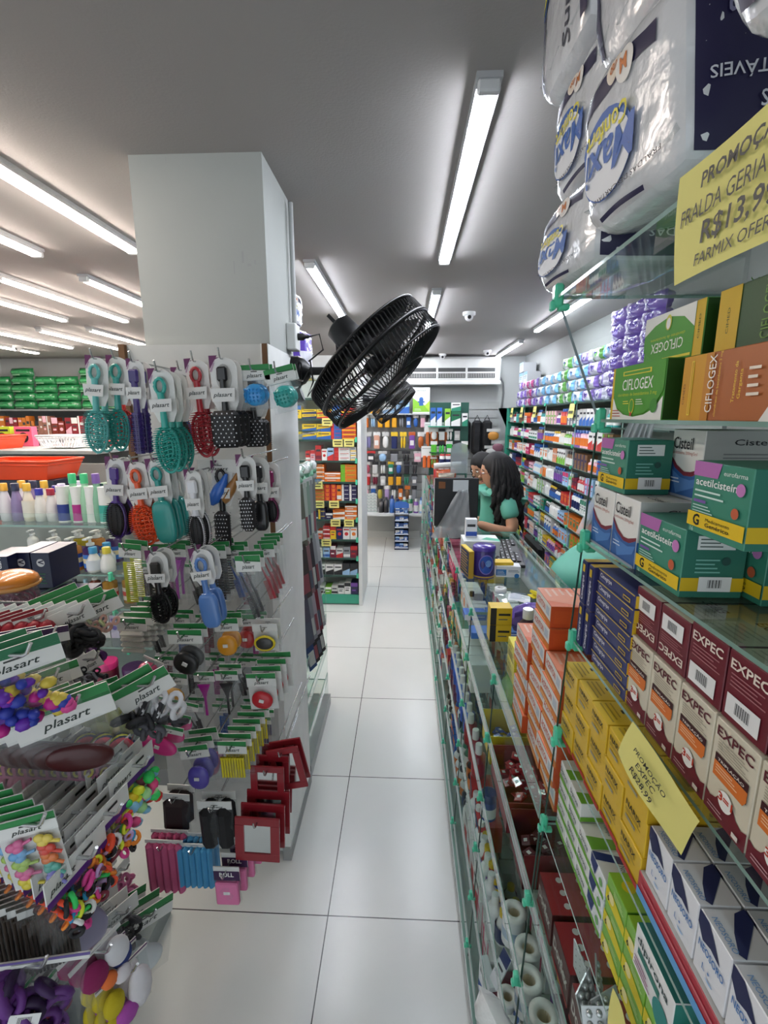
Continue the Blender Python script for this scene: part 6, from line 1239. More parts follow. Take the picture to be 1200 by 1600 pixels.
# row 5
PK(pack(.055,.125,c_brushtint('#b01f9a'),.028),'clear pack with a magenta tint brush in the fifth row','hanging pack',(-0.522,1.120,0.913),(0,-2,0),1)
PK(pack(.06,.125,c_brushtint('#151517'),.028),'clear pack with a black tint brush in the fifth row','hanging pack',(-0.462,1.120,0.918),(0,-2,0),2,'black tint brush pack in the fifth row')
PK(pack(.075,.10,c_oval('#c4202c',.36,.36,20,None),.036,cardback='#dfe0dc'),'white card with a round red compact, right end of the fifth row','hanging pack',(-0.358,1.080,0.936),(0,-4,0),4,'red compact card in the fifth row',step=(.008,.022,.008))
PK(pack(.07,.085,c_sticks('#27356e',9),.022),'pack of navy blue rollers under the red compact card','hanging pack',(-0.391,1.140,0.772),(0,0,0),2,'navy rollers pack in the fifth row')
PK(pack(.05,.10,lambda b,w,h,hh:[b.blob((0,-.012,-.02-.012*i),(.022,.02,.011),mat('#c43a6a',.4,coat=.5),12,.9) for i in range(5)],.004,None,txt=False,bag=True),'rolled pink netting sponge hanging on a hook in the fifth row','hanging pack',(-0.582,1.000,1.013),(0,25,0),1)
# row 6
PK(pack(.10,.08,c_oval('#e0328a',.45,.36,8),.02),'clear pack with a hot pink sponge in the sixth row','hanging pack',(-0.564,0.980,0.857),(0,12,0),3,'hot pink sponge pack in the sixth row',step=(.006,.03,.012))
PK(pack(.075,.13,c_oval('#5a4fb0',.36,.34,10),.035),'clear bag with a violet item hanging in the sixth row','hanging pack',(-0.519,1.020,0.771),(0,-10,0),3,'violet item bag in the sixth row')
PK(pack(.07,.115,c_sticks('#d8c822',9,.72),.034),'clear pack of yellow hair sticks with green header in the sixth row','hanging pack',(-0.411,1.000,0.802),(0,-2,0),6,'yellow hair sticks pack in the sixth row',step=(.005,.022,.005))
PK(pack(.07,.11,c_oval('#d88aa8',.3,.3,10),.03),'clear bag with a pale pink item in the sixth row','hanging pack',(-0.507,1.100,0.724),(0,0,0),2,'pale pink item bag in the sixth row')
# red framed mirrors
def mirror(w,h):
    b=MB(); m=mat('#8f1a26',.35,coat=.3); t=w*.2; b.box(-w/2,w/2,-.006,0,-t,0,m,bev=.001).box(-w/2,w/2,-.006,0,-h,-h+t,m,bev=.001).box(-w/2,-w/2+t,-.006,0,-h+t,-t,m).box(w/2-t,w/2,-.006,0,-h+t,-t,m)
    g=MB().box(-w/2+t,w/2-t,-.003,-.001,-h+t,-t,mat('#dfe3e2',.08,1)); return [('frame',b.mesh('frame')),('mirror_glass',g.mesh('mirror_glass'))]
PK(mirror(.085,.095),'small red framed mirror, left of the upper red mirrors','mirror',(-0.340,1.040,0.705),(0,1,0),3,'small red framed mirror, upper hook',step=(.006,.03,.008),name='framed_mirror')
PK(mirror(.085,.12),'red framed mirror tilted to the right beside the upper one','mirror',(-0.310,1.070,0.734),(0,-12,0),2,'tilted red framed mirror',name='framed_mirror')
PK(mirror(.11,.125),'large red framed mirror hanging lowest, nearest to the aisle','mirror',(-0.352,0.980,0.611),(0,2,0),3,'large red framed mirror, lowest hook',step=(.006,.03,.012),name='framed_mirror')
PK(mirror(.10,.12),'red framed mirror between the small and the large ones','mirror',(-0.356,1.120,0.587),(0,3,0),2,'red framed mirror in the middle',name='framed_mirror')
# row 7
PK(pack(.085,.135,c_block('#151517',2,.02),.022,None),'black mesh pouch pack with white header in the bottom rows','hanging pack',(-0.457,0.980,0.650),(0,-2,0),2,'black mesh pouch in the bottom rows')
PK(pack(.075,.12,c_block('#2a1f20',1,.02),.02,None),'dark brown pouch left of the black mesh pouch','hanging pack',(-0.607,1.080,0.576),(0,2,0),2,'dark brown pouch in the bottom rows')
PK(pack(.10,.16,c_block('#c85a86',5,.008),.01,None,txt=False,bag=False),'row of raspberry pink foam rollers at the bottom left','hanging pack',(-0.617,1.020,0.491),(0,0,0),2,'raspberry pink foam rollers at the bottom')
PK(pack(.10,.13,c_block('#4a9ac8',6,.006),.01,None,txt=False,bag=False),'row of sky blue foam rollers beside the pink ones','hanging pack',(-0.536,1.020,0.483),(0,0,0),2,'sky blue foam rollers at the bottom')
def c_roll(b,w,h,hh): b.box(-w*.44,w*.44,-.010,.004,-h,-hh,mat('#e07aa8',.6),bev=.003); b.box(-.008,.008,-.0105,-.0100,-(h+hh)/2,-(h+hh)/2+.008,'#e6e6e3')
pr=pack(.065,.105,c_roll,.04,None,txt=False); 
c=MB().box(-.0325,.0325,-.0012,.0012,-.04,0,mat('#e2e3df',.5)).rect(FY(0,0,0),-.0325,-.04,.0325,-.012,'#3a1f4a',.0015).text(FY(0,0,0),'ROLL',0,-.028,.012,'#e6e6e3',.036,.002,.03,0,0,'c'); pr[0]=('header_card',c.mesh('header_card'))
PK(pr,'pink foam roller pack with purple header, hanging lowest above the floor','hanging pack',(-0.431,0.960,0.483),(0,-1,0),4,'pink foam roller pack, lowest hook',step=(.010,.03,.008))
# extra hooks and fill in gaps with generic combs behind
fl=[('#1a1a1c',c_comb),('#9a3a86',c_comb),('#17171a',c_tail),('#2f5fa8',c_comb),('#7a1f3a',c_comb)]
for r_i,(zz,xs) in enumerate(((1.14,(-.78,-.70,-.62,-.55,-.47)),(.98,(-.76,-.68,-.60,-.52,-.45)),(.84,(-.74,-.66,-.58,-.50,-.44)),(.68,(-.75,-.66,-.57,-.48)))):
    for j,x in enumerate(xs):
        c_,f_=fl[(r_i*2+j)%5]; PK(pack(.06,.13,f_(c_),.03),f'clear comb pack close to the board, {ordn(r_i)} inner row, {ordn(j)} from the left','hanging pack',(x,1.33,zz),(0,0,0),2,f'comb pack close to the board, {ordn(r_i)} inner row, {ordn(j)} column')
# ================================================================ LEFT FOREGROUND GONDOLA (hooks point to the aisle)
ag=empty('accessory_gondola',(-.95,.75,0)); tag(ag,'low display stand of hooks in the left foreground full of hair accessories','display stand')
def aput(b,n): o=b.build(n,ag); o.location=(.95,-.75,0); return o
aput(MB().box(-1.0,-.97,.15,.96,0.02,1.30,mat('#8f8a84',.7)).box(-1.0,-.97,.96,1.25,.02,1.09,mat('#8f8a84',.7)),'hook_panel'); aput(MB().box(-1.02,-.74,.15,1.22,0,.06,mat('#8b9592',.5)),'base')
b=MB(); gsheet(b,-1.35,-.97,.3,1.27,1.10,1.106); aput(b,'glass_top')
def hookX(p,L=.22):
    b=MB(); b.tube([(.014,0,.02),(.006,0,.004),(0,0,0),(-L,0,0)],.003,mat('#d4d6d6',.25,.8),6); o=b.build('hook',ag); o.location=(p[0]+.95,p[1]-.75,p[2]); return o
def LP(pr,lab,cat,p,rz=50,n=1,labs=None,step=(-.03,0,.002),name='hanging_pack',tilt=0,hk=True):
    o=hang(pr,name,lab,cat,p,(0,tilt,rz),None,n,step,labs)
    if hk: hookX((p[0]+.02,p[1],p[2]-.012),min(.5,p[0]+.02+.96))
    return o
LP(pack(.135,.16,c_oval('#4a1518',.36,.22,25,None,False),.055,seed=4),'large clear bag with a dark red brush and green header in the left foreground','hanging pack',(-0.545,0.660,1.130),32,5,'dark red brush bag in the left foreground',step=(-.028,.008,-.006),tilt=-10)
LP(pack(.10,.13,c_ties(['#2a2a2e','#5a5a60','#d9d9dc'],10,.012,3),.05,seed=5),'clear bag of dark grey clips with green header, left foreground','hanging pack',(-0.501,0.800,1.081),28,2,'dark grey clips bag',step=(-.03,0,.004),tilt=-22)
LP(pack(.10,.13,c_flower('#c9d08a'),.04,seed=6),'clear bag with a cream flower hair clip, centre of the left foreground','hanging pack',(-0.601,0.840,1.033),20,2,'cream flower clip bag',step=(-.03,.01,.004),tilt=-14)
LP(pack(.11,.12,c_flower('#b9b48c'),.035,seed=7),'clear bag with a beige flower clip at the left edge','hanging pack',(-0.621,0.720,1.140),35,2,'beige flower clip bag',step=(-.03,.01,.004),tilt=-10)
LP(pack(.12,.13,c_ties(['#c2268a','#6a2fb0','#e0509a','#d8c04a','#2f3fa8'],34,.009,8,False),.045,'#1f6f48',seed=8),'clear bag of pink and purple flower ties at the left edge','hanging pack',(-0.576,0.620,1.238),38,3,'pink and purple tie bag',step=(-.03,.006,.0),tilt=-8)
LP(pack(.075,.10,c_ties(['#121214','#1c1c20'],16,.012,9),.038,None,cardback=None,seed=9),'white header pack of black hair ties above the left foreground hooks','hanging pack',(-0.664,0.860,1.197),30,8,'white header pack of black hair ties',step=(-.022,-.004,.0),tilt=-18)
LP(pack(.10,.09,c_ties(['#d88a9a','#e0b0a0','#b8c08a'],8,.008,10),.045,seed=11),'white and green header pack tilted at the top of the left display','hanging pack',(-0.660,0.920,1.194),20,4,'green header pack at the top of the left display',step=(-.028,.0,.004),tilt=-20)
LP(pack(.06,.08,c_ties(['#8f1624','#a81f30'],7,.012,12,False),.02,'#8f1624',txt=False,seed=12),'dark red card pack by the top left hook','hanging pack',(-0.728,0.840,1.194),30,5,'dark red card pack by the top left hook',step=(-.022,-.004,.0),tilt=-12)
LP(pack(.09,.10,c_ties(['#17171a'],16,.012,13),.03,'#3a1f4a',txt=False,seed=13),'black hair tie pack under the top left hook','hanging pack',(-0.663,0.780,1.188),34,3,'black hair tie pack under the top left hook',step=(-.028,-.004,.0))
LP(pack(.045,.075,c_ties(['#2a2a30','#7a7a84'],8,.007,14),.04,None,seed=14),'slim white header pack beside the pink lidded jar','hanging pack',(-0.710,0.950,1.049),15,3,'slim white header pack beside the pink jar',tilt=-25)
# pink bag tags / hexagons row
def hexa(c,c2):
    b=MB(); pts=[(.018*math.cos(math.radians(60*i+30)),.022*math.sin(math.radians(60*i+30))-.03) for i in range(6)]; b.slab(pts,.002,mat(c,.4),FY(0,0,0)); b.slab([(x*.7,(y+.03)*.7-.03) for x,y in pts],.001,mat(c2,.5),FY(0,-.002,0)); t=MB(); t.tube([(.006*math.cos(a),-.004,-.03+.008*math.sin(a)) for a in [2*PI*k/12 for k in range(12)]],.0022,mat('#d8c83a',.5),5,True); return [('card',b.mesh('card')),('hair_tie',t.mesh('hair_tie'))]
LP(hexa('#c86a94','#7a3a5a'),'small pink hexagonal card with a yellow tie, front of its row','tie card',(-0.560,0.720,0.978),40,14,'pink hexagonal tie card in the left display',step=(-.020,.0,.0),name='hair_tie_card')
LP(hexa('#c86a94','#7a3a5a'),'small pink hexagonal card next to the black scrunchies','tie card',(-0.545,0.740,0.962),40,12,'second row pink hexagonal tie card in the left display',step=(-.020,.0,.0),name='hair_tie_card')
def loops(c,n,R_,r_,seed=1,cs=None):
    b=MB(); q=random.Random(seed)
    for i in range(n): M=T(q.uniform(-.004,.004),-.006*i,-R_)@R(q.uniform(-12,12),'Y'); b.tube([(R_*.8*math.cos(t),0,R_*math.sin(t)) for t in [2*PI*k/18 for k in range(18)]],r_,mat((cs[i%len(cs)] if cs else c),.8),6,True,M)
    return [('loops',b.mesh('loops'))]
LP(loops('#d87a9a',3,.024,.006,1),'pink fabric hair loop, front of its row in the left display','scrunchie',(-0.680,0.840,0.808),55,9,'pink fabric hair loop in the left display',step=(-.03,0,.0),name='scrunchie')
LP(loops('#d87a9a',3,.022,.006,2),'upper pink fabric hair loop behind the clip card','scrunchie',(-0.692,0.820,0.860),60,9,'upper pink fabric hair loop',step=(-.03,0,.0),name='scrunchie')
LP(loops('#121218',4,.026,.006,3,['#14141a','#e0d83a','#1a2a5a','#e8566a']),'navy, yellow and coral hair ties bunched above the tie packs','scrunchie',(-0.564,0.820,0.945),40,3,'navy and coral bunch of hair ties',step=(-.035,0,.0),name='scrunchie')
LP(loops('#121218',4,.03,.007,4),'black velvet scrunchies bunched above the white header packs','scrunchie',(-0.592,0.800,0.894),45,4,'black velvet scrunchie bunch',step=(-.035,0,.0),name='scrunchie')
# long white header packs of neon ties: three hooks running down
NEON=['#e8f03a','#f0502a','#e8489a','#3ad86a','#2a9ad0','#f08a2a','#1a1a1e','#e6e6e3','#c9a8d8','#7a2a3a']
NT=pack(.115,.115,c_ties(NEON,46,.0075,21),.040,None,seed=21); NT[0]=(NT[0][0],NT[0][1])
nb_=MB().box(-.0575,.0575,-.0012,.0012,-.036,0,mat('#e2e3df',.5)).rect(FY(0,0,0),-.0575,-.040,.0575,-.034,'#5a2a86',.0016).rect(FY(0,0,0),-.0575,-.046,.0575,-.036,'#5a2a86',.0017).text(FY(0,0,0),'plasart',-.028,-.026,.010,'#22302a',.046,.0018,.01,.3,0,'c').rect(FY(0,0,0),.008,-.016,.03,-.011,'#2a2d2b',.002); nb2=nb_.mesh('header_card')
def NTp(sd,big=False):
    p=pack(.115,.12,c_ties(NEON if not big else ['#e8f03a','#f0508a','#b0e8a0','#d8302a','#8ac8e8','#f0d02a','#3ad86a'],44 if not big else 30,.0078 if not big else .009,sd,not big),.044,None,txt=False,seed=sd); p[0]=('header_card',nb2); return p
LP(NTp(21),'neon hair tie pack with long white header, lowest of the three','hanging pack',(-0.500,0.594,0.915),82,9,'neon hair tie pack on the lowest of three hooks',step=(-.026,.010,.0),tilt=0)
LP(NTp(22),'neon hair tie pack with long white header, middle of the three','hanging pack',(-0.500,0.663,0.928),82,7,'neon hair tie pack on the middle of three hooks',step=(-.026,.010,.0))
LP(NTp(23,True),'pastel and neon bead tie pack, topmost of the three white header packs','hanging pack',(-0.500,0.752,0.947),82,9,'bead tie pack on the topmost of three hooks',step=(-.026,.008,.0))
# heart clip card
def c_clips(b,w,h,hh):
    cs=['#d86a9a','#e8d05a','#6aa8d8','#d8483a','#a8c85a','#e07a3a','#d86a9a','#5ab0a0','#d8c83a','#8a86d0']
    for j in range(5):
        for i in range(2): x=(-.016 if i==0 else .018); z=-hh-(h-hh)*(.12+.18*j); M=T(x,-.006,z)@R(20*(i*2-1)+j*9,'Y'); m=mat(cs[j*2+i],.35,coat=.4); b.blob((-.005,0,.003),(.008,.004,.007),m,10,1,M); b.blob((.005,0,.003),(.008,.004,.007),m,10,1,M); b.blob((0,0,-.004),(.008,.004,.007),m,10,1,M); b.tube([(.004,0,0),(.022,0,0)],.0025,m,6,False,M)
LP(pack(.078,.118,c_clips,.03,cardback='#dcdcd8',seed=31),'white card of pastel heart hair clips at the left edge','hanging pack',(-0.542,0.560,1.006),18,6,'heart hair clip card at the left edge',step=(-.020,.006,.003),tilt=-6)
# lower left: dark strips, silver pouch, purple bag, scrunchie pack, shower cap pack
for k,(px,py_) in enumerate(((10,1400),)): LP(pack(.075,.13,c_sticks('#4a4038',12,.95),.02,'#3a3a30',txt=False,cardback='#5a5048'),'dark brown hair pin card, front of the row at the lower left','hanging pack',(-0.568,0.600,0.814),30,14,'dark brown hair pin card at the lower left',step=(-.016,.0,.002))
LP(pack(.10,.15,c_oval('#8a84a0',.40,.40,0,None,False),.03,'#3a2050',txt=False,seed=33),'silver grey pouch bag hanging below the white header packs','hanging pack',(-0.603,0.660,0.746),40,4,'silver grey pouch bag',step=(-.03,.006,.0),tilt=-18)
LP(pack(.04,.05,None,.04,'#1f4f38',bag=False),'small oval green and white tag hanging over the purple bag','tag',(-0.606,0.600,0.761),20,1,None,tilt=-12,name='shelf_tag')
LP(pack(.17,.17,c_ties(['#3a1a50','#52206a','#2c123e','#6a3488'],60,.016,35),.012,'#6a5a9a',txt=False,seed=35),'big purple mesh bag of hair scrunchies at the bottom left corner','hanging pack',(-0.557,0.540,0.777),22,1,None,tilt=14)
bc=MB(); draw(bc,FY(-.02,-.001,-.03),.04,.025,[('b',0,0,1,1)]); o=bc.build('price_sticker'); o.location=(-0.543,0.515,0.721); o.rotation_euler=(0,math.radians(20),math.radians(22)); tag(o,'white barcode sticker on the big purple mesh bag','sticker')
LP(pack(.10,.12,lambda b,w,h,hh:[b.blob((-.02,-.014,-.045),(.026,.014,.032),mat('#8f1f5a',.8,bump=.5),14),b.blob((.026,-.014,-.04),(.024,.013,.034),mat('#e0dfe2',.8,bump=.5),14),b.blob((.03,-.008,-.065),(.022,.012,.03),mat('#2a3a7a',.8,bump=.5),14),b.blob((-.004,-.018,-.08),(.016,.012,.018),mat('#f07a3a',.8),12),b.blob((.018,-.02,-.095),(.018,.012,.018),mat('#e6e0e4',.8),12)],.01,None,txt=False,seed=36),'clear pack of maroon, white and orange scrunchies near the bottom','hanging pack',(-0.597,0.720,0.553),60,3,'maroon and white scrunchie pack',step=(-.03,.01,0),tilt=-10)
LP(pack(.11,.14,lambda b,w,h,hh:[b.blob((-.03,-.014,-.05),(.022,.014,.03),mat('#c8b41a',.8,bump=.5),14),b.blob((-.01,-.016,-.10),(.026,.014,.024),mat('#b04fae',.8,bump=.5),14),b.blob((.024,-.014,-.07),(.026,.015,.05),mat('#e0dce0',.8,bump=.5),14),b.blob((-.034,-.01,-.11),(.018,.012,.03),mat('#c8b41a',.8),12)],.01,'#5a2a6a',txt=False,seed=37),'clear pack of yellow, orchid and white scrunchies at the bottom','hanging pack',(-0.578,0.760,0.450),62,3,'yellow and white scrunchie pack',step=(-.03,.01,0))
LP(pack(.15,.19,c_oval('#cfd6da',.36,.26,30,None,False),.05,seed=38),'large clear bag with a pale shower cap, lowest and nearest the aisle floor','hanging pack',(-0.616,0.900,0.413),52,3,'pale shower cap bag',step=(-.04,.01,0),tilt=8)
LP(pack(.10,.12,c_ties(['#17171a','#3a3a3e'],20,.010,40),.04,None,seed=40),'white header pack of black ties behind the shower cap bag','hanging pack',(-0.636,0.840,0.494),60,4,'black ties pack by the shower cap bag',step=(-.03,.01,0))
# fill the deeper region with dark tie rows so nothing reads empty
q=random.Random(4)
for r_i in range(5):
    for j in range(6):
        z=1.02-.19*r_i; y=.42+.145*j; c_=q.choice(['#1a1a1e','#7a1f3a','#c86a94','#5a2a6a','#2a2a2e','#8a84a0'])
        LP(pack(.085,.13,c_ties([c_,'#3a3a3e',c_],18,.011,50+r_i*6+j),.03,GR if (r_i+j)%3 else None,seed=r_i*7+j,txt=False),f'hair tie pack deep in left display, {ordn(r_i)} row down, {ordn(j)} from near end','hanging pack',(-.84,y,z),80,2,f'deep hair tie pack, {ordn(r_i)} row, {ordn(j)} column',step=(-.04,0,0))
# boxes on the glass top of the gondola
NB=carton(.050,.12,.10,'#141c44',[('d',.5,.72,.22,.22,'#e6e8ec'),('t','<',.36,.66,.14,'#141c44',{'w':.3,'b':.03}),('l',.35,.1,.7,.45,4,'#2f6a4a')],[],[],sidecol='#141c44')
NBl=carton(.08,.16,.11,'#141c44',[('d',.5,.72,.22,.22,'#e6e8ec')],[])
for k,x in enumerate((-.985,-1.040)): item(NB,'ointment_display_box',f'navy display box with a white bird roundel, {"right" if k==0 else "left"} one on the left glass top','medicine box',x,1.20,1.107,3)
b=carton(.055,.10,.10,'#141c44',[('t','NEBACETIN',.42,.97,.16,'#eef0f4',{'w':1.65,'r':-90,'b':.02})],[]); item(b,'ointment_display_box','navy box with large white vertical lettering at the left edge','medicine box',-1.072,1.16,1.107,6)
def roundels():
    b=MB().box(-.08,.08,0,.05,-.13,0,mat('#141c44',.4)); F=FY(-.08,0,-.13)
    for i in range(2):
        for j in range(4): b.disc(F,.05+.065*i,.018+.031*j,.012,.012,'#cfd3da',.0006); b.disc(F,.05+.065*i,.018+.031*j,.008,.008,'#141c44',.001); b.rect(F,.02+.065*i,.006+.031*j,.034+.065*i,.014+.031*j,'#3a4a7a',.0006)
    return b.mesh('ointment_display_box')
item(roundels(),'ointment_display_box','navy display box with two columns of small white roundels behind glass','medicine box',-.945,1.215,1.098,6)
j_=MB().lathe([(.04,0),(.05,.01),(.052,.05),(.045,.075)],mat('#dcc0cc',.15,0,'b',milk=.1),24); o=empty('candy_jar',(-.915,1.02,1.107)); tag(o,'clear jar of pink ties with a bulging orange lid at the left edge','jar'); j_.build('jar_body',o)
b=MB().blob((0,0,.085),(.056,.056,.026),mat('#e08a2a',.3,coat=.6),20); b.blob((0,0,.078),(.06,.06,.012),mat('#e8a85a',.3,coat=.6),20); b.build('lid',o)
b=MB(); q=random.Random(2)
for i in range(22): M=T(q.uniform(-.02,.02),q.uniform(-.02,.02),q.uniform(.012,.06))@R(q.uniform(0,180),'X')@R(q.uniform(0,180),'Z'); b.tube([(.02*math.cos(t),.02*math.sin(t),0) for t in [2*PI*k/12 for k in range(12)]],.0022,mat('#b884a8',.6),5,True,M)
b.build('hair_ties',o)
# ================================================================ LEFT MIDDLE SHELVES (face the camera)
ls=empty('toiletry_shelving',(-1.5,1.9,0)); tag(ls,'glass toiletry shelving behind the left foreground display','shelving')
def lput(b,n): o=b.build(n,ls); o.location=(1.5,-1.9,0); return o
for z in(1.16,.965,.825,.66,.5): b=MB(); gsheet(b,-2.3,-1.0,1.72,2.02,z-.007,z); lput(b,'glass_shelf')
for z in(1.16,): b=MB(); gsheet(b,-2.3,-1.02,1.70,1.704,z-.004,z+.05); lput(b,'glass_lip')
lput(MB().box(-2.3,-1.0,2.02,2.04,0,1.16,mat('#8f9492',.7)),'back_panel'); lput(MB().box(-2.3,-1.0,1.75,2.02,0,.08,mat('#77797a',.6)),'plinth')
for x,z in((-1.13,.965),(-1.13,.825),(-1.09,.66)): c=clip(ls,x+1.5,1.71-1.9,z,90,1)
row=[('#d9d6dc','#e0a83a',.15),('#8a7aa8','#2a3050',.15),('#e6dcc8','#e0b03a',.15),('#dcdcd8','#2f2f9a',.13),('#dcd8d8','#a01f3a',.13),('#c9bcdc','#cfc4e0',.15),('#9fd8b0','#3fc080',.19),('#a8dcb8','#3fc080',.19),('#8fc8a8','#7a5aa8',.19)]
x=-1.585
for k,(c,cp,h) in enumerate(row):
    CN.update({c:'x'}); bm=bottle(h,.0235,c,cp,None if k!=2 else '#e8e4d8','slope',.6,.2,liq=k in(5,6,7,8))
    bput(bm,f'{["pale","violet","cream","white","white","lilac","clear green","clear green","sea green"][k]} toiletry bottle on the left glass shelf, {ordn(k)} from the photo edge','bottle',x,1.80,1.16); 
    if k<6: bput(bm,f'{["pale","violet","cream","white","white","lilac"][k]} toiletry bottle of the second row, {ordn(k)} from the photo edge','bottle',x+.01,1.88,1.16)
    x+=.0475
for k in range(4):
    c=('#2a3a8a','#b02a86','#dfe3e0','#3aa89a')[k]; b=MB().lathe([(.026,0),(.023,.12),(.024,.14)],mat('#e6e8e6',.35,coat=.3),16).lathe([(.0262,.005),(.0252,.07)],mat(c,.4),16,cap=False); o=tag(put(b.mesh('cream_jar'),'cream_tube',None,(-1.345+.058*k if k<3 else -1.17,1.80 if k<3 else 1.79,1.16)),f'white flared cream tube with {["navy","magenta","pale","teal"][k]} label on the left glass shelf','tube')
for k in range(3): bput(bottle(.13,.02,'#dfe0e4','#b02a2a',None,'round',.5,.15,liq=True),f'clear bottle with red cap behind the white tubes, {ordn(k)} from the left','bottle',-1.26+.05*k,1.97,1.16+.0)
for k in range(6): bput(bottle(.19,.02,'#dfe3e6','#b9bcc0','#9aa3b5' if k%2 else None,'round',.4,.15,liq=True),f'tall clear bottle in the rear group beside the column, {ordn(k)} from the left','bottle',-1.36+.035*k,2.45,1.30)
for k in range(6): item(small_carton(.10,.09,.055,'#16204a','#e6e6e3',4),'medicine_carton',f'navy carton in the rear row behind the toiletry bottles, {ordn(k)} from the left','medicine box',-2.05+.105*k,2.28,1.16,0)
for k in range(3): item(small_carton(.075,.09,.085,'#1f5a34','#16204a',4),'medicine_carton',f'dark green carton next to the navy ones, {ordn(k)} from the left','medicine box',-1.47+.08*k,2.26,1.16,0)
sh2=MB(); sh2.box(-3.2,-1.43,2.2,2.7,1.14,1.155,mat('#8f9896',.4)); sh2.box(-3.2,-1.43,2.68,2.70,0,1.3,mat('#8f9492',.7)); 
r2=empty('rear_shelving',(-2.0,2.5,0)); tag(r2,'grey shelving in the left middle distance carrying navy cartons','shelving'); o=sh2.build('shelf',r2); o.location=(2,-2.5,0)
item(carton(.055,.05,.06,'#4a86d0',[('r',.2,.2,.8,.6,'#e6e6e3')],[]),'small_box','light blue tub standing on the toiletry shelf row','box',-1.44,2.0,1.16,0)
# second shelf: pump bottles
pc_=[('#c8b41a','#e6e6e3','#2a3f9a'),('#c8863a','#e6e6e3','#2f4fa8'),('#4a2a6a','#e6e6e3','#3a7ad0')]
for k,(c,cp,lb) in enumerate(pc_):
    bm=bottle(.135,.030,c,cp,lb,'cyl',.35,.25,liq=True,lab2='#e6d8b0',pump=True); bput(bm,f'{["yellow","amber","violet"][k]} soap bottle with white pump on the second left shelf','bottle',-1.39+.072*k,1.78,.965)
    bput(bm,f'{["yellow","amber","violet"][k]} soap bottle with white pump in the row behind','bottle',-1.37+.072*k,1.9,.965)
for k in range(3): bput(bottle(.10,.028,'#e6e8e6','#3f9ad0' if k<2 else '#e0d040','#dfe8f0' if k<2 else None,'slope',.55,.25),f'white baby lotion bottle with {["blue","pale blue","yellow"][k]} cap on the second left shelf','bottle',-1.225+(.055 if k==2 else .012*k),1.76+(.07 if k==1 else 0),.965)
for k in range(4): bput(bottle(.12,.022,'#e6e6e3','#dfe0e0',None,'round',.5,.2,pump=True),f'white pump bottle at the back of the second left shelf, {ordn(k)} from the left','bottle',-1.62+.10*k,1.95,.965)
# third shelf
for k,(c,cp) in enumerate((('#1c1f38','#26283f'),('#2a4a5a','#9fc8d8'),('#7a2a1a','#e6e6e3'),('#b8862a','#e6e6e3'))):
    w=.028 if k==3 else .02; bm=bottle(.13 if k>1 else .10,w,c,cp,'#e6d8c8' if k>1 else None,'cyl',.4,.25,liq=k>1,lab2='#c83a2a' if k>1 else None,pump=k>1); bput(bm,f'{["black","slate blue","red","amber"][k]} bottle on the third left shelf under the soaps','bottle',(-1.33,-1.285,-1.245,-1.185)[k],1.78,.825)
bput(bottle(.13,.028,'#b8862a','#e6e6e3','#e6d8c8','cyl',.4,.25,liq=True,lab2='#c83a2a',pump=True),'amber soap bottle partly behind the yellow-green comb pack','bottle',-1.115,1.80,.825)
for k in range(6): item(small_carton(.035,.04,.10,('#c9c4d8','#e0d8c0','#e6e6e3')[k%3],('#6a5aa8','#e0a83a','#26262a')[k%3],3),'small_box',f'small pale cosmetic box on the fourth left shelf, {ordn(k)} from the left','box',-1.32+.04*k,1.80,.66,0)
jm=jar(.10,.042,'#8f1f3a','#e8328a','#7a1a3a'); o=put(jm[0],'jar',None,(-1.20,1.72,.50)); put(jm[1],'lid',o); tag(o,'wine coloured tub with hot pink lid behind the left display','jar')
jm=jar(.09,.042,'#3a1f4a','#4a2a5a','#2a1540'); o=put(jm[0],'jar',None,(-1.10,1.74,.48)); put(jm[1],'lid',o); tag(o,'dark purple tub right of the pink lidded one','jar')
# baskets
def basket(w,d,h,c,holes=False):
    b=MB(); m=mat(c,.35,coat=.3); t=.006; o_=[(-w/2,-d/2),(w/2,-d/2),(w/2,d/2),(-w/2,d/2)]; s=.84
    lo=[(x*s,y*s,0) for x,y in o_]; hi=[(x,y,h) for x,y in o_]; b.add(lo,[(0,1,2,3)],m)
    for i in range(4):
        j=(i+1)%4
        if not holes: b.add([lo[i],lo[j],hi[j],hi[i]],[(0,1,2,3)],m)
        else:
            L,Hh=[Vector(p) for p in(lo[i],lo[j])],[Vector(p) for p in(hi[i],hi[j])]; n=12
            for k in range(n):
                a=k/n; e=(k+1)/n; P=lambda u,v:tuple((L[0].lerp(L[1],u)).lerp(Hh[0].lerp(Hh[1],u),v)); b.tube([P(a,0),P(e,1)],.0025,m,4); b.tube([P(e,0),P(a,1)],.0025,m,4)
    b.tube(hi,.006,m,6,True); b.tube([(x*.97,y*.97,h*.8) for x,y in o_],.003,m,5,True)
    return b.mesh('basket')
tag(put(basket(.42,.26,.09,'#e8481a'),'plastic_basket',None,(-1.93,2.36,1.262)),'large bright orange plastic basket above the toiletry bottles','basket')
tag(put(basket(.42,.26,.09,'#e8481a'),'plastic_basket',None,(-2.66,2.9,1.36)),'orange plastic basket behind the first, cut by the left edge','basket')
tag(put(basket(.26,.2,.07,'#e6e6e8',True),'plastic_basket',None,(-2.15,2.98,1.378)),'white lattice plastic basket right of the orange ones','basket')
st=MB().box(-3.3,-1.8,2.72,3.2,1.35,1.37,mat('#9aa3a0',.4)).box(-3.3,-1.8,3.18,3.2,0,1.37,mat('#8f9492',.7)); tag(st.build('basket_shelf'),'grey shelf unit in the left distance holding the plastic baskets','shelving')
item(carton(.42,.25,.10,'#1c2338',[],[]),'medicine_carton','wide dark carton supporting the large orange basket','box',-1.93,2.25,1.16,0)
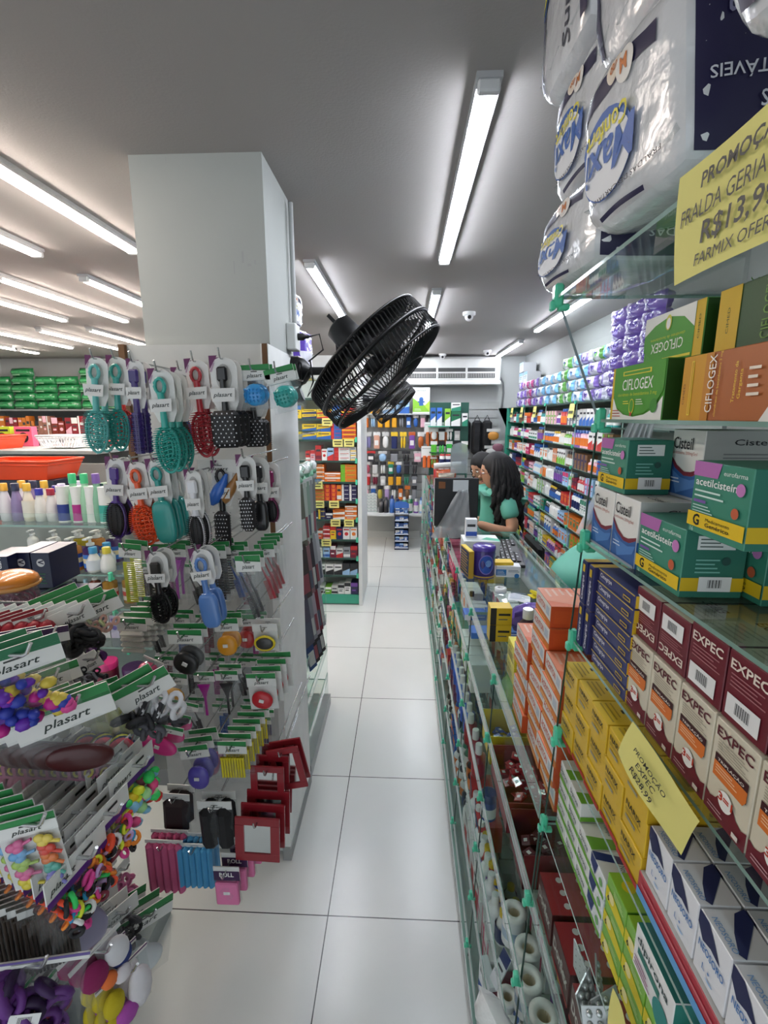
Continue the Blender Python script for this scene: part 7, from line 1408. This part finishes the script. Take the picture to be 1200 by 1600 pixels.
# left rear wall shelves: green packs and perfume boxes
lr=empty('perfume_shelving',(-4.4,5.95,0)); tag(lr,'grey wall shelving in the left rear holding coloured boxes and green packs','shelving')
def rput2(b,n): o=b.build(n,lr); o.location=(4.4,-5.95,0); return o
LZ=[1.65,1.33,1.02,.72]
for z in LZ: rput2(MB().box(-5.14,-3.35,5.7,6.06,z-.02,z,mat('#7f8483',.5)),'shelf')
rput2(MB().box(-5.14,-3.35,6.06,6.09,.3,1.65,mat('#8a8d8c',.7)),'back_panel'); rput2(MB().box(-3.37,-3.35,5.72,6.06,.3,1.65,mat('#8a8d8c',.6)),'end_panel')
GP=soft(.27,.10,.14,'#1f7a44',[('r',.05,.35,.95,.6,'#3fa060'),('r',.1,.1,.5,.2,'#9fd0a8')],9,7,.004,5,3)
k=0
for ly in range(5):
    for j in range(6):
        if ly==4 and j not in(1,4): continue
        softitem(GP,f'green nappy pack stacked on the left rear shelf, {ordn(ly)} layer, {ordn(j)} from the left','nappy pack',(-4.98+.285*j+.01*((j*7+ly)%3),5.86,1.652+ly*.098),(0,0,(j*5+ly*3)%7-3),'nappy_pack','green packs on the left rear shelf')
q=random.Random(8)
pal=[['#7a2a1a','#c8742a','#dfa8b0','#9a6a5a','#c23030','#8a1f2a'],['#26262a','#c23030','#e6e6e3','#7a1f3a','#d8603a','#6a3a86'],['#b8d83a','#e6e6e3','#e0528a','#f07a3a','#e6e6e3']]
for ri in range(3):
    x=-5.1;n=0
    while x<-3.42:
        c=q.choice(pal[ri]); w=q.choice((.05,.065,.08)); rep=q.choice((2,3,4))
        for _ in range(rep):
            if x+w>-3.4: break
            me=small_carton(w-.006,.09,q.choice((.17,.2,.23)) if ri else q.choice((.18,.22,.24)),c,q.choice(['#e6e6e3','#26262a','#e8b6c4']),q.randrange(5)); CN.setdefault(c,'coloured')
            item(me,'perfume_box',f'{CN[c] if CN[c]!="x" else "pale"} box on the {ordn(ri)} shelf of the left rear wall, {ordn(n)} from the left','box',x+w/2,5.74,LZ[ri+1],0,f'boxes on the {ordn(ri)} shelf of the left rear wall'); n+=1; x+=w
        x+=.01
for k,(x,c) in enumerate(((-3.3,'#b8d83a'),(-3.15,'#d86aa8'),(-3.0,'#f07a3a'),(-2.85,'#f0823a'),(-2.7,'#b8d83a'),(-3.4,'#e6e6e3'),(-2.55,'#f06a8a'))): item(small_carton(.12,.05,.13,c,'#26262a',3),'toy_box',f'bright display box above the baskets in the left distance, {ordn(k)} in the row','box',x,3.12,1.37,0)
for k in range(16): 
    c=('#e6e6e3','#d86aa8','#e6e6e3','#9fc4e6','#3aa6a6','#c23030','#e6e6e3','#f07a3a')[k%8]; item(small_carton(.085,.06,.14+.02*(k%3),c,acc[k%8],k%5),'cosmetic_box',f'cosmetic box on the mid-distance shelf left of the column, {ordn(k)} from the left','box',-2.55+.092*k,3.3,1.22-.0*(k%2),0,'cosmetic boxes left of the column')
sf=MB().box(-2.7,-1.0,3.25,3.6,1.20,1.218,mat('#9aa3a0',.4)).box(-2.7,-1.0,3.58,3.6,0,1.22,mat('#8f9492',.7)); tag(sf.build('cosmetic_shelf'),'pale shelf left of the column holding cosmetic boxes','shelving')
for k,(x,c) in enumerate(((-1.32,'#e0605a'),(-1.18,'#f08a6a'),(-1.25,'#e08a6a'),(-1.05,'#e6a88a'))): softitem(soft(.16,.12,.05,c,[],8,8,.006,k+3,3),f'{["red","coral","salmon","peach"][k]} plastic pack behind the brushes left of the column','pack',(x,2.5-.05*k,1.30),(0,0,0),'plastic_pack')
st=MB().box(-1.4,-.98,2.3,2.6,1.285,1.30,mat('#9aa3a0',.4)).box(-1.4,-.98,2.58,2.6,0,1.30,mat('#8f9492',.7)); tag(st.build('end_shelf'),'short grey shelf behind the brushes, left of the column','shelving')
# ================================================================ BEHIND THE COLUMN, AISLE SIDE
gu=empty('glass_side_shelving',(-.60,2.2,0)); tag(gu,'glass shelving beyond the column on the left of the aisle, with hanging sheets','shelving')
def guput(b,n): o=b.build(n,gu); o.location=(.60,-2.2,0); return o
for z in(.16,.33,.50,.68,1.26,1.50,1.74): b=MB(); gsheet(b,-.80,-.415,1.82,2.36,z-.006,z); guput(b,'glass_shelf')
guput(MB().box(-.80,-.40,1.82,2.38,0,.06,mat('#9a9d9c',.4,.3)),'plinth'); b=MB(); gsheet(b,-.80,-.41,2.36,2.364,.06,1.75); guput(b,'glass_end_panel'); guput(MB().box(-.82,-.80,1.8,2.38,0,1.75,mat('#a9b3ae',.6)),'back_panel')
for z in(.2,.37,.54): b=MB(); gsheet(b,-.413,-.409,1.82,2.36,z-.045,z); guput(b,'glass_lip')
softitem(diaper(44,.20,.16,.13),'white diaper pack stacked highest beside the column top','diaper pack',(-.48,2.06,2.085),(0,0,82))
softitem(diaper(46,.20,.14,.13),'white diaper pack lower in the pile beside the column top','diaper pack',(-.46,2.10,1.938),(0,0,80))
softitem(diaper(47,.20,.14,.14),'diaper pack at the bottom of the pile beside the column','diaper pack',(-.66,2.15,1.745),(0,0,84))
softitem(soft(.16,.185,.10,'#6a4fc0',[('r',.1,.1,.9,.5,'#e6e6f0')],10,10,.004,3,3),'violet and white pack standing under the pile beside the column','diaper pack',(-.46,2.12,1.745),(0,0,80))
for k in range(5): softitem(soft(.12,.10,.05,('#b8d0c0','#9fbfae','#cfd8d2','#a8c0b4','#c4ccc8')[k],[('r',.1,.4,.9,.6,'#6fae8a')],8,8,.005,k,3),f'pale green clear pack on the glass shelving beyond the column, {ordn(k)} from the near end','pack',(-.45,1.88+.09*k,1.265+.0),(0,0,84),'clear_pack')
def sheet(c,w,h,k):
    w*=.8
    b=MB().box(-w/2,w/2,-.002,.002,-h,0,mat(c,.4)); b.box(-w*.2,w*.2,-.003,.003,-.02,.012,'#d9dcda'); b.rect(FY(0,-.002,0),-w*.4,-h*.9,w*.4,-h*.55,mat(('#c9d0cc','#94505a','#5a6474')[k%3],.5),.0006); return b.mesh('hanging_sheet')
cs=['#6a6f62','#b9c4bc','#8fa898','#9a9fa0','#7a7f80']
for k in range(5): tag(put(sheet(cs[k],.07,.26,k),'hanging_sheet',None,(-.425+.004*k,1.86+.045*k,1.30),rot=(0,math.radians(-5+k),math.radians(60))),f'grey green folder sheet hanging beyond the column, upper row, {ordn(k)} from near','hanging sheet','upper hanging sheets beyond the column')
for k in range(5): tag(put(sheet(('#4a4244','#8f6f74','#3a3d44','#9aa0a6','#b9bfc4')[k],.085,.24,k+1),'hanging_sheet',None,(-.425+.005*k,1.86+.045*k,1.05),rot=(0,math.radians(-8),math.radians(60))),f'dark and red sleeve hanging beyond the column, middle row, {ordn(k)} from near','hanging sheet','middle hanging sheets beyond the column')
for k in range(5): tag(put(sheet(('#5a5a6a','#8f949c','#b0a8b4','#7a2a3a','#a8aeb4')[k],.08,.24,k+2),'hanging_sheet',None,(-.425+.005*k,1.86+.045*k,.83),rot=(0,math.radians(-10),math.radians(60))),f'pale clear sleeve hanging beyond the column, lower row, {ordn(k)} from near','hanging sheet','lower hanging sheets beyond the column')
for k in range(4): tag(put(sheet(('#23457a','#1a1a1e','#1c1c22','#2a2a2e')[k],.06,.20,k),'hanging_sheet',None,(-.42+.005*k,1.90+.05*k,.66),rot=(0,math.radians(-12),math.radians(60))),f'black or blue narrow sleeve hanging lowest beyond the column, {ordn(k)} from near','hanging sheet','lowest hanging sheets beyond the column')
for k in range(6): item(small_carton(.08,.10,.12,('#c9d0b0','#b8c8b8','#cfd4d2')[k%3],('#9fb08a','#8fae9a','#a8b4b0')[k%3],k%4),'pale_box',f'pale box low in the glass shelving beyond the column, {ordn(k)} from the near bottom','box',-.52,1.92+.14*(k%3),.335+.175*(k//3),90,'pale boxes in the side shelving')
